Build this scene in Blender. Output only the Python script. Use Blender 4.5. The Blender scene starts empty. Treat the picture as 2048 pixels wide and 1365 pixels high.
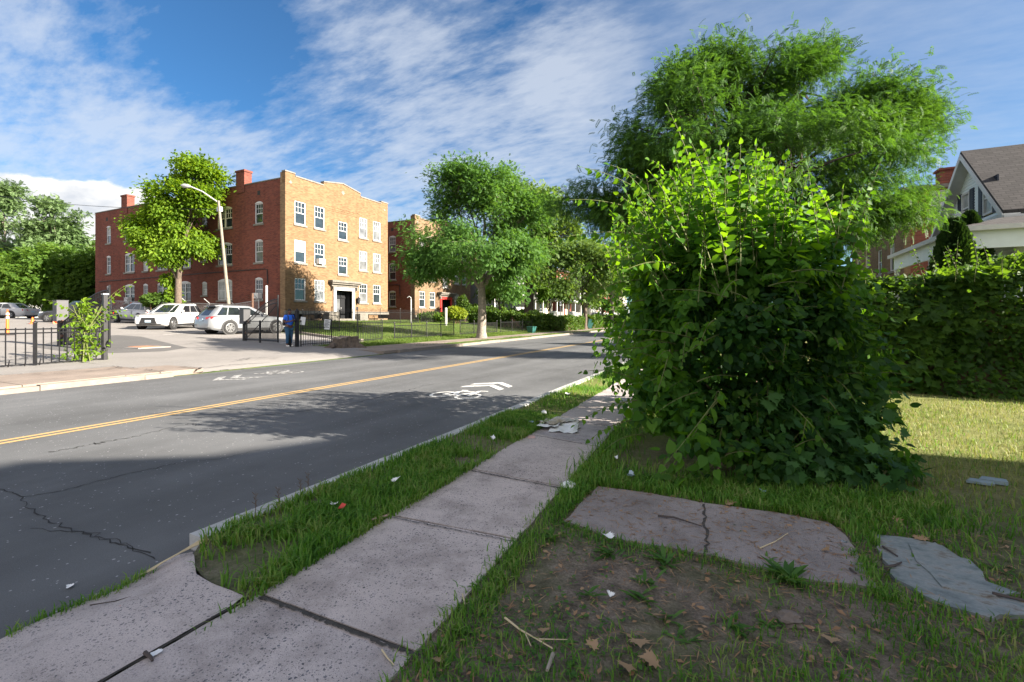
import bpy, math, random
import numpy as np
from mathutils import Vector, Matrix
R = math.radians
random.seed(7); rng = np.random.default_rng(7)
S = bpy.context.scene
C = S.collection
# ------------------------------------------------------------------ layout
# World: road runs along +Y, X grows away from the road to the right, road surface z = 0.
CAMZ, F, HZ = 1.45, 937.0, 634.0
cy_, sy_ = math.cos(R(26)), math.sin(R(26))
def ray(px):
    r = (px - 1024) / F
    return (r * cy_ - sy_, r * sy_ + cy_)
def PD(px, d):
    a = ray(px); return (a[0] * d, a[1] * d)
def ZD(py, d): return CAMZ + (HZ - py) / F * d
def G(px, py, z=0.08):
    d = (CAMZ - z) * F / (py - HZ); a = ray(px)
    return (a[0] * d, a[1] * d)
def atX(px, X):
    a = ray(px); d = X / a[0]; return d, a[1] * d
RX0, RX1 = -12.5, -2.95            # road edges
NZ = 0.08                          # near ground level
def sm(a, b, t):
    t = np.clip((t - a) / (b - a), 0, 1); return t * t * (3 - 2 * t)
def H(x, y):
    x = np.asarray(x, float); y = np.asarray(y, float)
    lot = 0.10 + 0.03 * np.clip(-15.3 - x, 0, 40)
    lawn = 0.12 + 0.078 * np.clip(-16.0 - x, 0, 13.2)
    yb = 18.2 + .36 * np.clip(-18.6 - x, 0, 7.2); far = lot + (lawn - lot) * sm(0, 1.3, y - yb) * np.maximum(sm(-33, -29.9, x), sm(30, 37, y))
    near = NZ + 0.08 * np.clip(x - 6, 0, 6)
    return np.where(x < RX0, far, np.where(x > RX1, near, 0.0))
def h(x, y): return float(H(x, y))

# ------------------------------------------------------------------ mesh helpers
ORG = {}
def setp(o, label=None, cat=None, group=None, kind=None):
    if label: o['label'] = label
    if cat: o['category'] = cat
    if group: o['group'] = group
    if kind: o['kind'] = kind
    return o
def thing(name, loc, label, cat, group=None, kind=None):
    o = bpy.data.objects.new(name, None); C.objects.link(o); o.location = loc
    o.empty_display_size = .2
    ORG[o.name] = Vector(loc)
    return setp(o, label, cat, group, kind)
def link(name, me, mats, parent, org):
    for m in (mats if isinstance(mats, (list, tuple)) else [mats]): me.materials.append(m)
    o = bpy.data.objects.new(name, me); C.objects.link(o)
    if parent is not None: o.parent = parent
    else: o.location = org
    ORG[o.name] = org
    return o
def orgof(parent, V):
    if parent is not None: return ORG[parent.name]
    lo = V.min(0); hi = V.max(0)
    return Vector(((lo[0] + hi[0]) / 2, (lo[1] + hi[1]) / 2, lo[2]))
class Fr:                           # a vertical wall plane: u along it, o outwards, z up
    def __init__(s, O, U, N): s.O = Vector(O); s.U = Vector(U); s.N = Vector(N)
    def p(s, u, o, z): return s.O + s.U * u + s.N * o + Vector((0, 0, z))
class MB:
    def __init__(s): s.v = []; s.f = []; s.m = []
    def add(s, vs, fs, mi=0):
        n = len(s.v); s.v += [tuple(a) for a in vs]
        for f in fs: s.f.append(tuple(i + n for i in f)); s.m.append(mi)
        return s
    def hexa(s, p, mi=0):
        return s.add(p, [(0, 3, 2, 1), (4, 5, 6, 7), (0, 1, 5, 4), (1, 2, 6, 5), (2, 3, 7, 6), (3, 0, 4, 7)], mi)
    def box(s, x0, x1, y0, y1, z0, z1, mi=0, T=None):
        p = [(x0, y0, z0), (x1, y0, z0), (x1, y1, z0), (x0, y1, z0), (x0, y0, z1), (x1, y0, z1), (x1, y1, z1), (x0, y1, z1)]
        if T: p = [T @ Vector(a) for a in p]
        return s.hexa(p, mi)
    def fbox(s, fr, u0, u1, o0, o1, z0, z1, mi=0):
        p = [fr.p(u, o, z) for z in (z0, z1) for (u, o) in ((u0, o0), (u1, o0), (u1, o1), (u0, o1))]
        return s.hexa(p, mi)
    def fquad(s, fr, pts, mi=0):    # pts (u,o,z)
        return s.add([fr.p(*a) for a in pts], [tuple(range(len(pts)))], mi)
    def fprism(s, fr, poly, o0, o1, mi=0):
        n = len(poly)
        vs = [fr.p(u, o0, z) for u, z in poly] + [fr.p(u, o1, z) for u, z in poly]
        fs = [tuple(range(n))[::-1], tuple(range(n, 2 * n))] + [(i, (i + 1) % n, n + (i + 1) % n, n + i) for i in range(n)]
        return s.add(vs, fs, mi)
    def prism(s, poly, z0, z1, mi=0):
        n = len(poly)
        vs = [(x, y, z0) for x, y in poly] + [(x, y, z1) for x, y in poly]
        fs = [tuple(range(n))[::-1], tuple(range(n, 2 * n))] + [(i, (i + 1) % n, n + (i + 1) % n, n + i) for i in range(n)]
        return s.add(vs, fs, mi)
    def tube(s, pts, rad, n=6, mi=0, cap=True):
        pts = [Vector(p) for p in pts]
        if not isinstance(rad, (list, tuple)): rad = [rad] * len(pts)
        vs = []; last = None
        for i, p in enumerate(pts):
            d = (pts[min(i + 1, len(pts) - 1)] - pts[max(i - 1, 0)])
            d = d.normalized() if d.length > 1e-9 else Vector((0, 0, 1))
            a = last if last is not None else (Vector((1, 0, 0)) if abs(d.x) < .9 else Vector((0, 1, 0)))
            a = (a - d * a.dot(d)).normalized(); last = a; b = d.cross(a)
            for k in range(n):
                t = 2 * math.pi * k / n
                vs.append(p + (a * math.cos(t) + b * math.sin(t)) * rad[i])
        fs = []
        for i in range(len(pts) - 1):
            for k in range(n):
                fs.append((i * n + k, i * n + (k + 1) % n, (i + 1) * n + (k + 1) % n, (i + 1) * n + k))
        if cap: fs.append(tuple(range(n))[::-1]); fs.append(tuple(range((len(pts) - 1) * n, len(pts) * n)))
        return s.add(vs, fs, mi)
    def lathe(s, prof, c=(0, 0, 0), n=20, axis='Z', mi=0, cap=True):
        vs = []
        for r, z in prof:
            for k in range(n):
                t = 2 * math.pi * k / n; a, b = r * math.cos(t), r * math.sin(t)
                vs.append((c[0] + a, c[1] + b, c[2] + z) if axis == 'Z' else ((c[0] + a, c[1] + z, c[2] + b) if axis == 'Y' else (c[0] + z, c[1] + a, c[2] + b)))
        fs = [(i * n + k, i * n + (k + 1) % n, (i + 1) * n + (k + 1) % n, (i + 1) * n + k) for i in range(len(prof) - 1) for k in range(n)]
        if cap and prof[0][0] > 1e-6: fs.append(tuple(range(n))[::-1])
        if cap and prof[-1][0] > 1e-6: fs.append(tuple(range((len(prof) - 1) * n, len(prof) * n)))
        return s.add(vs, fs, mi)
    def grid(s, xs, ys, zf, mi=0, skip=None):
        vs = [(x, y, zf(x, y)) for y in ys for x in xs]; nx = len(xs)
        fs = [(j * nx + i, j * nx + i + 1, (j + 1) * nx + i + 1, (j + 1) * nx + i) for j in range(len(ys) - 1) for i in range(nx - 1)
              if not (skip and skip((xs[i] + xs[i + 1]) / 2, (ys[j] + ys[j + 1]) / 2))]
        return s.add(vs, fs, mi)
    def build(s, name, mats, parent=None, smooth=False, fix=True):
        V = np.array(s.v, float); org = orgof(parent, V); V = V - np.array(org)
        me = bpy.data.meshes.new(name); me.from_pydata(V.tolist(), [], s.f)
        if isinstance(mats, (list, tuple)): me.polygons.foreach_set('material_index', s.m)
        if smooth:
            me.polygons.foreach_set('use_smooth', [True] * len(s.f))
            me.set_sharp_from_angle(angle=R(40 if smooth is True else smooth))
        me.update()
        return link(name, me, mats, parent, org)
def npmesh(name, V, Fq, mats, parent=None, smooth=False):
    """V (n,3) array, Fq (m,k) faces all with k corners"""
    org = orgof(parent, V); V = (V - np.array(org)).astype(np.float32)
    me = bpy.data.meshes.new(name); k = Fq.shape[1]
    me.vertices.add(len(V)); me.vertices.foreach_set('co', V.ravel())
    me.loops.add(Fq.size); me.loops.foreach_set('vertex_index', Fq.ravel().astype(np.int32))
    me.polygons.add(len(Fq)); me.polygons.foreach_set('loop_start', np.arange(0, Fq.size, k, dtype=np.int32))
    if smooth: me.polygons.foreach_set('use_smooth', np.ones(len(Fq), bool))
    me.update(calc_edges=True); me.validate()
    return link(name, me, mats, parent, org)
def copy_tree(o, parent=None):
    c = o.copy(); C.objects.link(c); c.parent = parent
    for ch in list(o.children): copy_tree(ch, c)
    return c
def struct(o): o['kind'] = 'structure'; return o

# ------------------------------------------------------------------ materials
M = {}
def nodes(name):
    m = bpy.data.materials.new(name); m.use_nodes = True; nt = m.node_tree
    M[name] = m
    return m, nt, nt.nodes['Principled BSDF']
def nd(nt, typ, **kw):
    n = nt.nodes.new('ShaderNode' + typ)
    for k, v in kw.items():
        if hasattr(n, k) and k[0].islower(): setattr(n, k, v)
        else: n.inputs[k].default_value = v
    return n
def lk(nt, a, b): nt.links.new(a, b)
def c4(c): return (c[0], c[1], c[2], 1)
def pos(nt): return nd(nt, 'NewGeometry').outputs['Position']
def objc(nt): return nd(nt, 'TexCoord').outputs['Object']
def noise(nt, vec, scale, detail=4, rough=.55):
    n = nd(nt, 'TexNoise', Scale=scale, Detail=detail, Roughness=rough); lk(nt, vec, n.inputs['Vector']); return n.outputs['Fac']
def ramp(nt, fac, stops):
    r = nd(nt, 'ValToRGB'); e = r.color_ramp.elements
    while len(e) < len(stops): e.new(.5)
    for i, (p, c) in enumerate(stops): e[i].position = p; e[i].color = c4(c) if len(c) == 3 else c
    lk(nt, fac, r.inputs['Fac']); return r.outputs['Color']
def mix(nt, fac, a, b, mode='MIX'):
    n = nd(nt, 'Mix', data_type='RGBA', blend_type=mode)
    for sock, v in ((n.inputs[0], fac), (n.inputs[6], a), (n.inputs[7], b)):
        if hasattr(v, 'links'): lk(nt, v, sock)
        else: sock.default_value = v if isinstance(v, (int, float)) else c4(v)
    return n.outputs[2]
def math_(nt, op, a, b=0.0, cl=False):
    n = nd(nt, 'Math', operation=op, use_clamp=cl)
    for sock, v in ((n.inputs[0], a), (n.inputs[1], b)):
        if hasattr(v, 'links'): lk(nt, v, sock)
        else: sock.default_value = v
    return n.outputs[0]
def bump(nt, bs, hgt, strength=.3, dist=.02):
    b = nd(nt, 'Bump', Strength=strength, Distance=dist); lk(nt, hgt, b.inputs['Height']); lk(nt, b.outputs[0], bs.inputs['Normal'])
def pm(name, col, rough=.6, var=.12, scale=6, bmp=0, bscale=80, metal=0, coat=0, spec=.5, world=False, dirt=0):
    m, nt, bs = nodes(name)
    bs.inputs['Roughness'].default_value = rough; bs.inputs['Metallic'].default_value = metal
    bs.inputs['Coat Weight'].default_value = coat; bs.inputs['Coat Roughness'].default_value = .04
    bs.inputs['Specular IOR Level'].default_value = spec
    v = pos(nt) if world else objc(nt)
    n = noise(nt, v, scale, 5)
    a = tuple(min(1, x * (1 - var)) for x in col); b = tuple(min(1, x * (1 + var)) for x in col)
    c = ramp(nt, n, [(.3, a), (.7, b)])
    if dirt:
        d = ramp(nt, noise(nt, v, scale * .35, 6, .7), [(.48, (0, 0, 0)), (.68, (1, 1, 1))])
        f = math_(nt, 'MULTIPLY', d, dirt); c = mix(nt, f, c, tuple(x * .35 for x in col))
    lk(nt, c, bs.inputs['Base Color'])
    if bmp: bump(nt, bs, noise(nt, v, bscale, 4), bmp, .01)
    return m
def brickmat(name, c1, c2, mortar, bw=.23, bh=.078, stain=(.3, .28, .26), st=.35):
    m, nt, bs = nodes(name); bs.inputs['Roughness'].default_value = .88; bs.inputs['Specular IOR Level'].default_value = .2
    g = pos(nt); sp = nd(nt, 'SeparateXYZ'); lk(nt, g, sp.inputs[0])
    u = math_(nt, 'ADD', sp.outputs[0], sp.outputs[1]); cb = nd(nt, 'CombineXYZ'); lk(nt, u, cb.inputs[0]); lk(nt, sp.outputs[2], cb.inputs[1])
    b = nd(nt, 'TexBrick', Scale=1.0); b.offset = .5
    b.inputs['Color1'].default_value = c4(c1); b.inputs['Color2'].default_value = c4(c2); b.inputs['Mortar'].default_value = c4(mortar)
    b.inputs['Mortar Size'].default_value = .009; b.inputs['Mortar Smooth'].default_value = .3; b.inputs['Bias'].default_value = -.2
    b.inputs['Brick Width'].default_value = bw; b.inputs['Row Height'].default_value = bh
    lk(nt, cb.outputs[0], b.inputs['Vector'])
    # odd dark bricks
    mp = nd(nt, 'Mapping'); mp.inputs['Scale'].default_value = (1 / bw * .5, 1 / bh * .5, 1); lk(nt, cb.outputs[0], mp.inputs[0])
    wn = nd(nt, 'TexWhiteNoise'); wn.noise_dimensions = '2D'
    sn = nd(nt, 'VectorMath', operation='SNAP'); sn.inputs[1].default_value = (.5, .5, 1); lk(nt, mp.outputs[0], sn.inputs[0]); lk(nt, sn.outputs[0], wn.inputs['Vector'])
    dk = ramp(nt, wn.outputs['Value'], [(.0, (.72, .70, .70)), (.25, (.95, .94, .94)), (.8, (1.05, 1.03, 1.0)), (1, (1.15, 1.1, 1.05))])
    c = mix(nt, .8, b.outputs['Color'], dk, 'MULTIPLY')
    s1 = ramp(nt, noise(nt, g, .35, 6, .65), [(.42, (1, 1, 1)), (.72, stain)])
    c = mix(nt, st, c, s1, 'MULTIPLY')
    mp2 = nd(nt, 'Mapping'); mp2.inputs['Scale'].default_value = (1.6, 1.6, .16); lk(nt, g, mp2.inputs[0])
    s2 = ramp(nt, noise(nt, mp2.outputs[0], 1.2, 5, .6), [(.5, (1, 1, 1)), (.75, stain)])
    c = mix(nt, st * .8, c, s2, 'MULTIPLY')
    lk(nt, c, bs.inputs['Base Color']); bump(nt, bs, b.outputs['Fac'], -.35, .008)
    return m
def leafmat(name, cols, trans=.45, tcol=None, rough=.55, clump=.5):
    m, nt, bs = nodes(name); bs.inputs['Roughness'].default_value = rough; bs.inputs['Specular IOR Level'].default_value = .22
    g = nd(nt, 'NewGeometry'); rnd = g.outputs['Random Per Island']
    n = noise(nt, g.outputs['Position'], clump, 2)
    f = math_(nt, 'ADD', math_(nt, 'MULTIPLY', rnd, .6), math_(nt, 'MULTIPLY', math_(nt, 'SUBTRACT', n, .3), .9), True)
    k = len(cols); col = ramp(nt, f, [(i / (k - 1), c) for i, c in enumerate(cols)])
    lk(nt, col, bs.inputs['Base Color'])
    t = nd(nt, 'BsdfTranslucent'); tc = mix(nt, 1.0, col, tcol or (1.9, 1.75, .7), 'MULTIPLY'); lk(nt, tc, t.inputs['Color'])
    ms = nd(nt, 'MixShader', Fac=trans); lk(nt, bs.outputs[0], ms.inputs[1]); lk(nt, t.outputs[0], ms.inputs[2])
    lk(nt, ms.outputs[0], nt.nodes['Material Output'].inputs['Surface'])
    return m
# --- paving
def asphalt(name, base, speck=.25, warm=1.0, patch=.25, stain=.5):
    m, nt, bs = nodes(name); bs.inputs['Roughness'].default_value = .85; bs.inputs['Specular IOR Level'].default_value = .3
    g = pos(nt)
    a = (base * warm, base, base * (2 - warm)); 
    big = ramp(nt, noise(nt, g, .45, 6, .65), [(.3, tuple(x * (1 - patch) for x in a)), (.7, tuple(x * (1 + patch) for x in a))])
    mp = nd(nt, 'Mapping'); mp.inputs['Scale'].default_value = (1.4, .12, 1); lk(nt, g, mp.inputs[0])
    lanes = ramp(nt, noise(nt, mp.outputs[0], 1.0, 4), [(.35, (.82, .82, .82)), (.65, (1.12, 1.12, 1.12))])
    c = mix(nt, stain, big, lanes, 'MULTIPLY')
    fine = ramp(nt, noise(nt, g, 160, 3, .7), [(.25, (.55, .55, .55)), (.75, (1.4, 1.4, 1.4))]); c = mix(nt, .6, c, fine, 'MULTIPLY')
    v = nd(nt, 'TexVoronoi', Scale=38.0); lk(nt, g, v.inputs['Vector'])
    sc = nd(nt, 'SeparateColor'); lk(nt, v.outputs['Color'], sc.inputs[0])
    thr = math_(nt, 'MULTIPLY', math_(nt, 'POWER', sc.outputs[0], 9.0), .34)
    msk = math_(nt, 'LESS_THAN', v.outputs['Distance'], thr)
    c = mix(nt, math_(nt, 'MULTIPLY', msk, .55), c, (speck * 1.3, speck * 1.3, speck * 1.35))
    lk(nt, c, bs.inputs['Base Color']); bump(nt, bs, noise(nt, g, 220, 3, .7), .5, .006)
    return m
asphalt('asphalt', .113, .38, .965, .25, .9)
asphalt('asphalt_old', .215, .45, 1.06, .12, .25)
asphalt('asphalt_patch', .11, .35, 1.03, .12, .2)
def aggregate(name, base, peb, scale=62, dirt=.45):
    m, nt, bs = nodes(name); bs.inputs['Roughness'].default_value = .82; bs.inputs['Specular IOR Level'].default_value = .3
    g = pos(nt)
    c = ramp(nt, noise(nt, g, 1.3, 6, .65), [(.3, tuple(x * .8 for x in base)), (.7, tuple(x * 1.18 for x in base))])
    fine = ramp(nt, noise(nt, g, 210, 3, .7), [(.3, (.7, .7, .7)), (.7, (1.28, 1.26, 1.24))]); c = mix(nt, .7, c, fine, 'MULTIPLY')
    for sc_, mx in ((scale, .42), (scale * 2.1, .42)):
        wob = nd(nt, 'VectorMath', operation='ADD'); nz = nd(nt, 'TexNoise', Scale=sc_ * 1.1, Detail=1.0); lk(nt, g, nz.inputs['Vector'])
        vs = nd(nt, 'VectorMath', operation='SCALE'); vs.inputs['Scale'].default_value = .5 / sc_; lk(nt, nz.outputs['Color'], vs.inputs[0])
        lk(nt, g, wob.inputs[0]); lk(nt, vs.outputs[0], wob.inputs[1])
        v = nd(nt, 'TexVoronoi', Scale=float(sc_)); lk(nt, wob.outputs[0], v.inputs['Vector'])
        sc = nd(nt, 'SeparateColor'); lk(nt, v.outputs['Color'], sc.inputs[0])
        thr = math_(nt, 'MULTIPLY', math_(nt, 'POWER', sc.outputs[0], 1.3), mx)
        msk = math_(nt, 'LESS_THAN', v.outputs['Distance'], thr)
        pc = ramp(nt, sc.outputs[1], [(.0, tuple(x * .55 for x in peb)), (.55, peb), (.9, tuple(x * 1.5 for x in peb)), (1, (.42, .38, .36))])
        wear = ramp(nt, noise(nt, g, 1.7, 5, .7), [(.34, (.25, .25, .25)), (.6, (.95, .95, .95))]); c = mix(nt, math_(nt, 'MULTIPLY', msk, wear), c, pc)
    oi = nd(nt, 'ObjectInfo'); c = mix(nt, 1.0, c, ramp(nt, oi.outputs['Random'], [(0, (.86, .87, .89)), (1, (1.1, 1.07, 1.03))]), 'MULTIPLY')
    d = ramp(nt, noise(nt, g, 2.3, 7, .7), [(.47, (1, 1, 1)), (.70, (.42, .41, .40))]); c = mix(nt, dirt, c, d, 'MULTIPLY')
    lk(nt, c, bs.inputs['Base Color']); bump(nt, bs, noise(nt, g, 150, 4, .7), .45, .006)
    return m
aggregate('concrete_aggregate', (.465, .415, .405), (.10, .105, .125), 62, .75)
aggregate('concrete_path', (.31, .27, .255), (.15, .15, .16), 90, .6)
aggregate('concrete_far', (.27, .222, .185), (.22, .185, .16), 60, .25)
pm('kerb', (.42, .42, .41), .85, .15, 9, .4, 60, world=True, dirt=.4)
pm('kerb_white', (.22, .19, .16), .85, .15, 9, .4, 60, world=True, dirt=.4)
def wornpaint(name, col, under, lo=.38, hi=.52, sc=14):
    m, nt, bs = nodes(name); bs.inputs['Roughness'].default_value = .75
    g = pos(nt); f = ramp(nt, noise(nt, g, sc, 6, .75), [(lo, (0, 0, 0)), (hi, (1, 1, 1))])
    lk(nt, mix(nt, f, under, col), bs.inputs['Base Color']); bump(nt, bs, noise(nt, g, 220, 3, .7), .4, .005); return m
wornpaint('paint_white', (.62, .62, .60), (.16, .16, .16), .34, .46)
wornpaint('paint_white_worn', (.5, .5, .49), (.12, .12, .12), .44, .58)
wornpaint('paint_yellow', (.47, .31, .12), (.19, .15, .11), .30, .44)
wornpaint('paint_bay', (.7, .69, .67), (.42, .38, .36), .40, .55, 6)
pm('crack', (.025, .025, .026), .95, .2, world=True)
pm('joint', (.05, .045, .04), .95, .3, 20, world=True)
# soil and lawn sheet
def soilmat():
    m, nt, bs = nodes('ground'); bs.inputs['Roughness'].default_value = .95; bs.inputs['Specular IOR Level'].default_value = .1
    g = pos(nt)
    dirt = ramp(nt, noise(nt, g, 9, 7, .72), [(.28, (.075, .062, .052)), (.5, (.20, .168, .138)), (.72, (.36, .305, .255))])
    fine = ramp(nt, noise(nt, g, 85, 4, .75), [(.3, (.5, .5, .5)), (.7, (1.5, 1.45, 1.4))]); dirt = mix(nt, .8, dirt, fine, 'MULTIPLY')
    gr = ramp(nt, noise(nt, g, 30, 5, .7), [(.3, (.045, .075, .018)), (.6, (.10, .15, .035)), (.8, (.17, .18, .06))])
    dry = ramp(nt, noise(nt, g, 26, 5, .7), [(.3, (.13, .15, .05)), (.7, (.30, .28, .11))])
    sp = nd(nt, 'SeparateXYZ'); lk(nt, g, sp.inputs[0])
    # near plot (x > -3): mostly soil and dry turf, far side: green lawn
    near = math_(nt, 'GREATER_THAN', sp.outputs[0], -5.0)
    nmask = ramp(nt, noise(nt, g, .9, 5, .65), [(.42, (0, 0, 0)), (.6, (1, 1, 1))])
    yy = nd(nt, 'MapRange'); yy.inputs[1].default_value = 3.8; yy.inputs[2].default_value = 5.6; lk(nt, sp.outputs[1], yy.inputs[0])
    nearc = mix(nt, math_(nt, 'MULTIPLY', nmask, .55), dirt, gr)
    drym = mix(nt, math_(nt, 'MULTIPLY', nmask, .45), dry, gr)
    nearc = mix(nt, yy.outputs[0], nearc, drym)
    farc = mix(nt, ramp(nt, noise(nt, g, .5, 5), [(.5, (0, 0, 0)), (.75, (.6, .6, .6))]), gr, dry)
    lk(nt, mix(nt, near, farc, nearc), bs.inputs['Base Color'])
    bump(nt, bs, noise(nt, g, 40, 6, .75), .9, .03)
    return m
soilmat()
# buildings
brickmat('red_brick', (.215, .060, .040), (.13, .037, .028), (.15, .095, .078))
brickmat('red_brick_clean', (.23, .065, .042), (.15, .042, .03), (.18, .115, .095))
brickmat('yellow_brick', (.235, .15, .08), (.155, .092, .046), (.17, .12, .078), st=.3, stain=(.45, .40, .34))
brickmat('yellow_brick_dark', (.30, .20, .11), (.18, .115, .065), (.2, .155, .11), st=.3, stain=(.45, .40, .34))
brickmat('tan_brick', (.225, .15, .088), (.16, .105, .062), (.16, .12, .085), st=.6, stain=(.40, .36, .32))
brickmat('basement_brick', (.30, .22, .14), (.22, .15, .095), (.2, .16, .12), st=.5)
pm('stone', (.20, .185, .16), .85, .2, 7, .3, 50, dirt=.5)
pm('stone_dark', (.16, .145, .125), .85, .25, 7, .3, 50, dirt=.5)
pm('stone_white', (.45, .44, .41), .8, .1, 7, .2, 50, dirt=.3)
pm('white_paint', (.56, .56, .555), .5, .05, 5, dirt=.12)
pm('cream_paint', (.72, .66, .50), .55, .08, 5)
pm('roof_tar', (.05, .05, .05), .9, .2)
pm('dark_door', (.018, .019, .021), .35, .1)
pm('red_door', (.45, .03, .025), .5, .1)
pm('black_iron', (.012, .012, .014), .45, .3, 12, .15, 60)
pm('rusty_iron', (.10, .05, .03), .7, .5, 14, .2, 60)
pm('grey_metal', (.33, .34, .35), .45, .1, 8, metal=.3)
pm('galvanised', (.48, .49, .49), .5, .15, 10, metal=.4)
pm('dark_grey_metal', (.065, .065, .07), .5, .15)
pm('pole_wood', (.21, .19, .15), .85, .15, 6, .2, 30)
pm('black_rubber', (.02, .02, .02), .8, .2)
pm('ac_white', (.66, .66, .64), .5, .08)
pm('wire', (.02, .02, .022), .6, .1)
def glass(name, base, rough=.06, spec=.9):
    m, nt, bs = nodes(name); n = noise(nt, objc(nt), 1.5, 2)
    lk(nt, ramp(nt, n, [(.35, tuple(x * .7 for x in base)), (.65, tuple(x * 1.3 for x in base))]), bs.inputs['Base Color'])
    bs.inputs['Roughness'].default_value = rough; bs.inputs['Specular IOR Level'].default_value = spec
    return m
glass('pane_dark', (.022, .03, .035)); glass('pane_blind', (.33, .34, .33), .25, .5); glass('pane_grey', (.13, .135, .14), .12, .7)
glass('car_glass', (.012, .015, .018), .03, 1.0)
def shingles(name, c1, c2, axis=0):
    m, nt, bs = nodes(name); bs.inputs['Roughness'].default_value = .92
    g = pos(nt); sp = nd(nt, 'SeparateXYZ'); lk(nt, g, sp.inputs[0])
    cb = nd(nt, 'CombineXYZ'); lk(nt, sp.outputs[axis], cb.inputs[0]); lk(nt, math_(nt, 'MULTIPLY', sp.outputs[2], 1.5), cb.inputs[1])
    b = nd(nt, 'TexBrick', Scale=1.0); b.inputs['Color1'].default_value = c4(c1); b.inputs['Color2'].default_value = c4(c2); b.inputs['Mortar'].default_value = c4(tuple(x * .45 for x in c2))
    b.inputs['Brick Width'].default_value = .32; b.inputs['Row Height'].default_value = .15; b.inputs['Mortar Size'].default_value = .012
    lk(nt, cb.outputs[0], b.inputs['Vector'])
    c = mix(nt, .6, b.outputs['Color'], ramp(nt, noise(nt, g, 3, 6, .7), [(.3, (.7, .7, .7)), (.7, (1.25, 1.25, 1.25))]), 'MULTIPLY')
    lk(nt, c, bs.inputs['Base Color']); bump(nt, bs, b.outputs['Fac'], -.5, .01); return m
shingles('shingle_grey', (.05, .046, .047), (.03, .028, .029)); shingles('shingle_red', (.28, .09, .07), (.2, .06, .05), 1)
pm('siding_blue', (.70, .77, .79), .6, .05, 3); pm('siding_grey', (.25, .27, .30), .6, .06, 3); pm('siding_white', (.36, .36, .355), .6, .05, 3); pm('siding_cream', (.40, .37, .30), .6, .05, 3)
pm('shutter', (.018, .025, .045), .5, .1)
# foliage
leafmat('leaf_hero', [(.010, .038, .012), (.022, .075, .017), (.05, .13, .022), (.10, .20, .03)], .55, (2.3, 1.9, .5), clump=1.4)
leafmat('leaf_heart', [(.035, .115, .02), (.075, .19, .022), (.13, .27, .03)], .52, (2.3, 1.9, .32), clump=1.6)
leafmat('leaf_maple_near', [(.02, .07, .022), (.05, .135, .035), (.085, .19, .05)], .4, clump=1.4)
leafmat('leaf_locust', [(.026, .075, .02), (.055, .135, .026), (.10, .20, .036)], .38, (1.7, 1.6, .6), clump=.5)
leafmat('leaf_locust_far', [(.038, .10, .024), (.078, .175, .036), (.14, .25, .06)], .42, (1.8, 1.7, .8), clump=.4)
leafmat('leaf_yellow', [(.065, .14, .014), (.135, .235, .02), (.22, .32, .03)], .5, (1.9, 1.7, .5), clump=.5)
leafmat('leaf_silver', [(.07, .13, .045), (.135, .21, .082), (.215, .29, .145)], .35, (1.4, 1.5, .9), clump=.4)
leafmat('leaf_mid', [(.04, .095, .016), (.085, .165, .024), (.145, .23, .036)], .45, clump=.4)
leafmat('leaf_pale', [(.06, .12, .03), (.115, .195, .05), (.18, .27, .08)], .4, clump=.4)
leafmat('leaf_hedge', [(.035, .075, .014), (.065, .125, .02), (.11, .17, .03)], .35, clump=2)
leafmat('leaf_vine', [(.02, .055, .012), (.05, .115, .018), (.10, .19, .026)], .5, (2.1, 1.8, .5), clump=1.2)
leafmat('leaf_conifer', [(.012, .035, .010), (.025, .06, .014), (.045, .085, .018)], .15, clump=2)
leafmat('leaf_golden', [(.12, .18, .02), (.22, .28, .03), (.3, .36, .05)], .4, clump=1)
leafmat('grass', [(.035, .10, .016), (.07, .19, .022), (.12, .26, .035), (.20, .29, .07), (.36, .31, .17)], .4, (1.6, 1.6, .6), clump=3)
leafmat('grass_lawn', [(.05, .10, .016), (.09, .155, .026), (.14, .20, .04), (.25, .25, .09)], .4, (1.5, 1.5, .7), clump=.7)
leafmat('grass_dry', [(.12, .19, .035), (.20, .26, .06), (.30, .28, .11), (.15, .24, .045)], .3, (1.3, 1.3, .8), clump=1.2)
leafmat('weed', [(.045, .12, .03), (.08, .18, .04), (.13, .24, .06)], .4, clump=6)
leafmat('dead_leaf', [(.22, .12, .06), (.36, .22, .12), (.45, .32, .2)], .2, (1.2, 1, .8), clump=3)
pm('bark', (.11, .085, .065), .95, .35, 10, .8, 25); pm('bark_grey', (.23, .20, .165), .95, .35, 12, .8, 25); pm('bark_dark', (.045, .034, .027), .95, .35, 10, .8, 25)
pm('twig', (.12, .075, .045), .9, .3); pm('straw', (.55, .45, .28), .8, .2)
pm('green_stem', (.12, .14, .04), .7, .3)
# ------------------------------------------------------------------ camera, light, sky
cam = bpy.data.cameras.new('camera'); co = bpy.data.objects.new('camera', cam); C.objects.link(co)
cam.sensor_width = 36; cam.lens = F / 2048 * 36; cam.clip_end = 3000; cam.clip_start = .05
cam.shift_y = -(682.5 - HZ) / 2048
co.location = (0, 0, CAMZ); co.rotation_euler = (R(90), 0, R(26)); S.camera = co
SUN_EL, SAZ = 24.5, 84.0               # azimuth measured from +Y towards +X
sd = Vector((math.cos(R(SUN_EL)) * math.sin(R(SAZ)), math.cos(R(SUN_EL)) * math.cos(R(SAZ)), math.sin(R(SUN_EL))))
sl = bpy.data.lights.new('sun', 'SUN'); sl.energy = 4.6; sl.angle = R(.5); sl.color = (1, .90, .77)
so = bpy.data.objects.new('sun', sl); C.objects.link(so); so.rotation_euler = sd.to_track_quat('Z', 'Y').to_euler(); so.location = (30, 0, 40)
W = bpy.data.worlds.new('World'); S.world = W; W.use_nodes = True; nt = W.node_tree
bg = nt.nodes['Background']; bg.inputs['Strength'].default_value = .062
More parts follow.
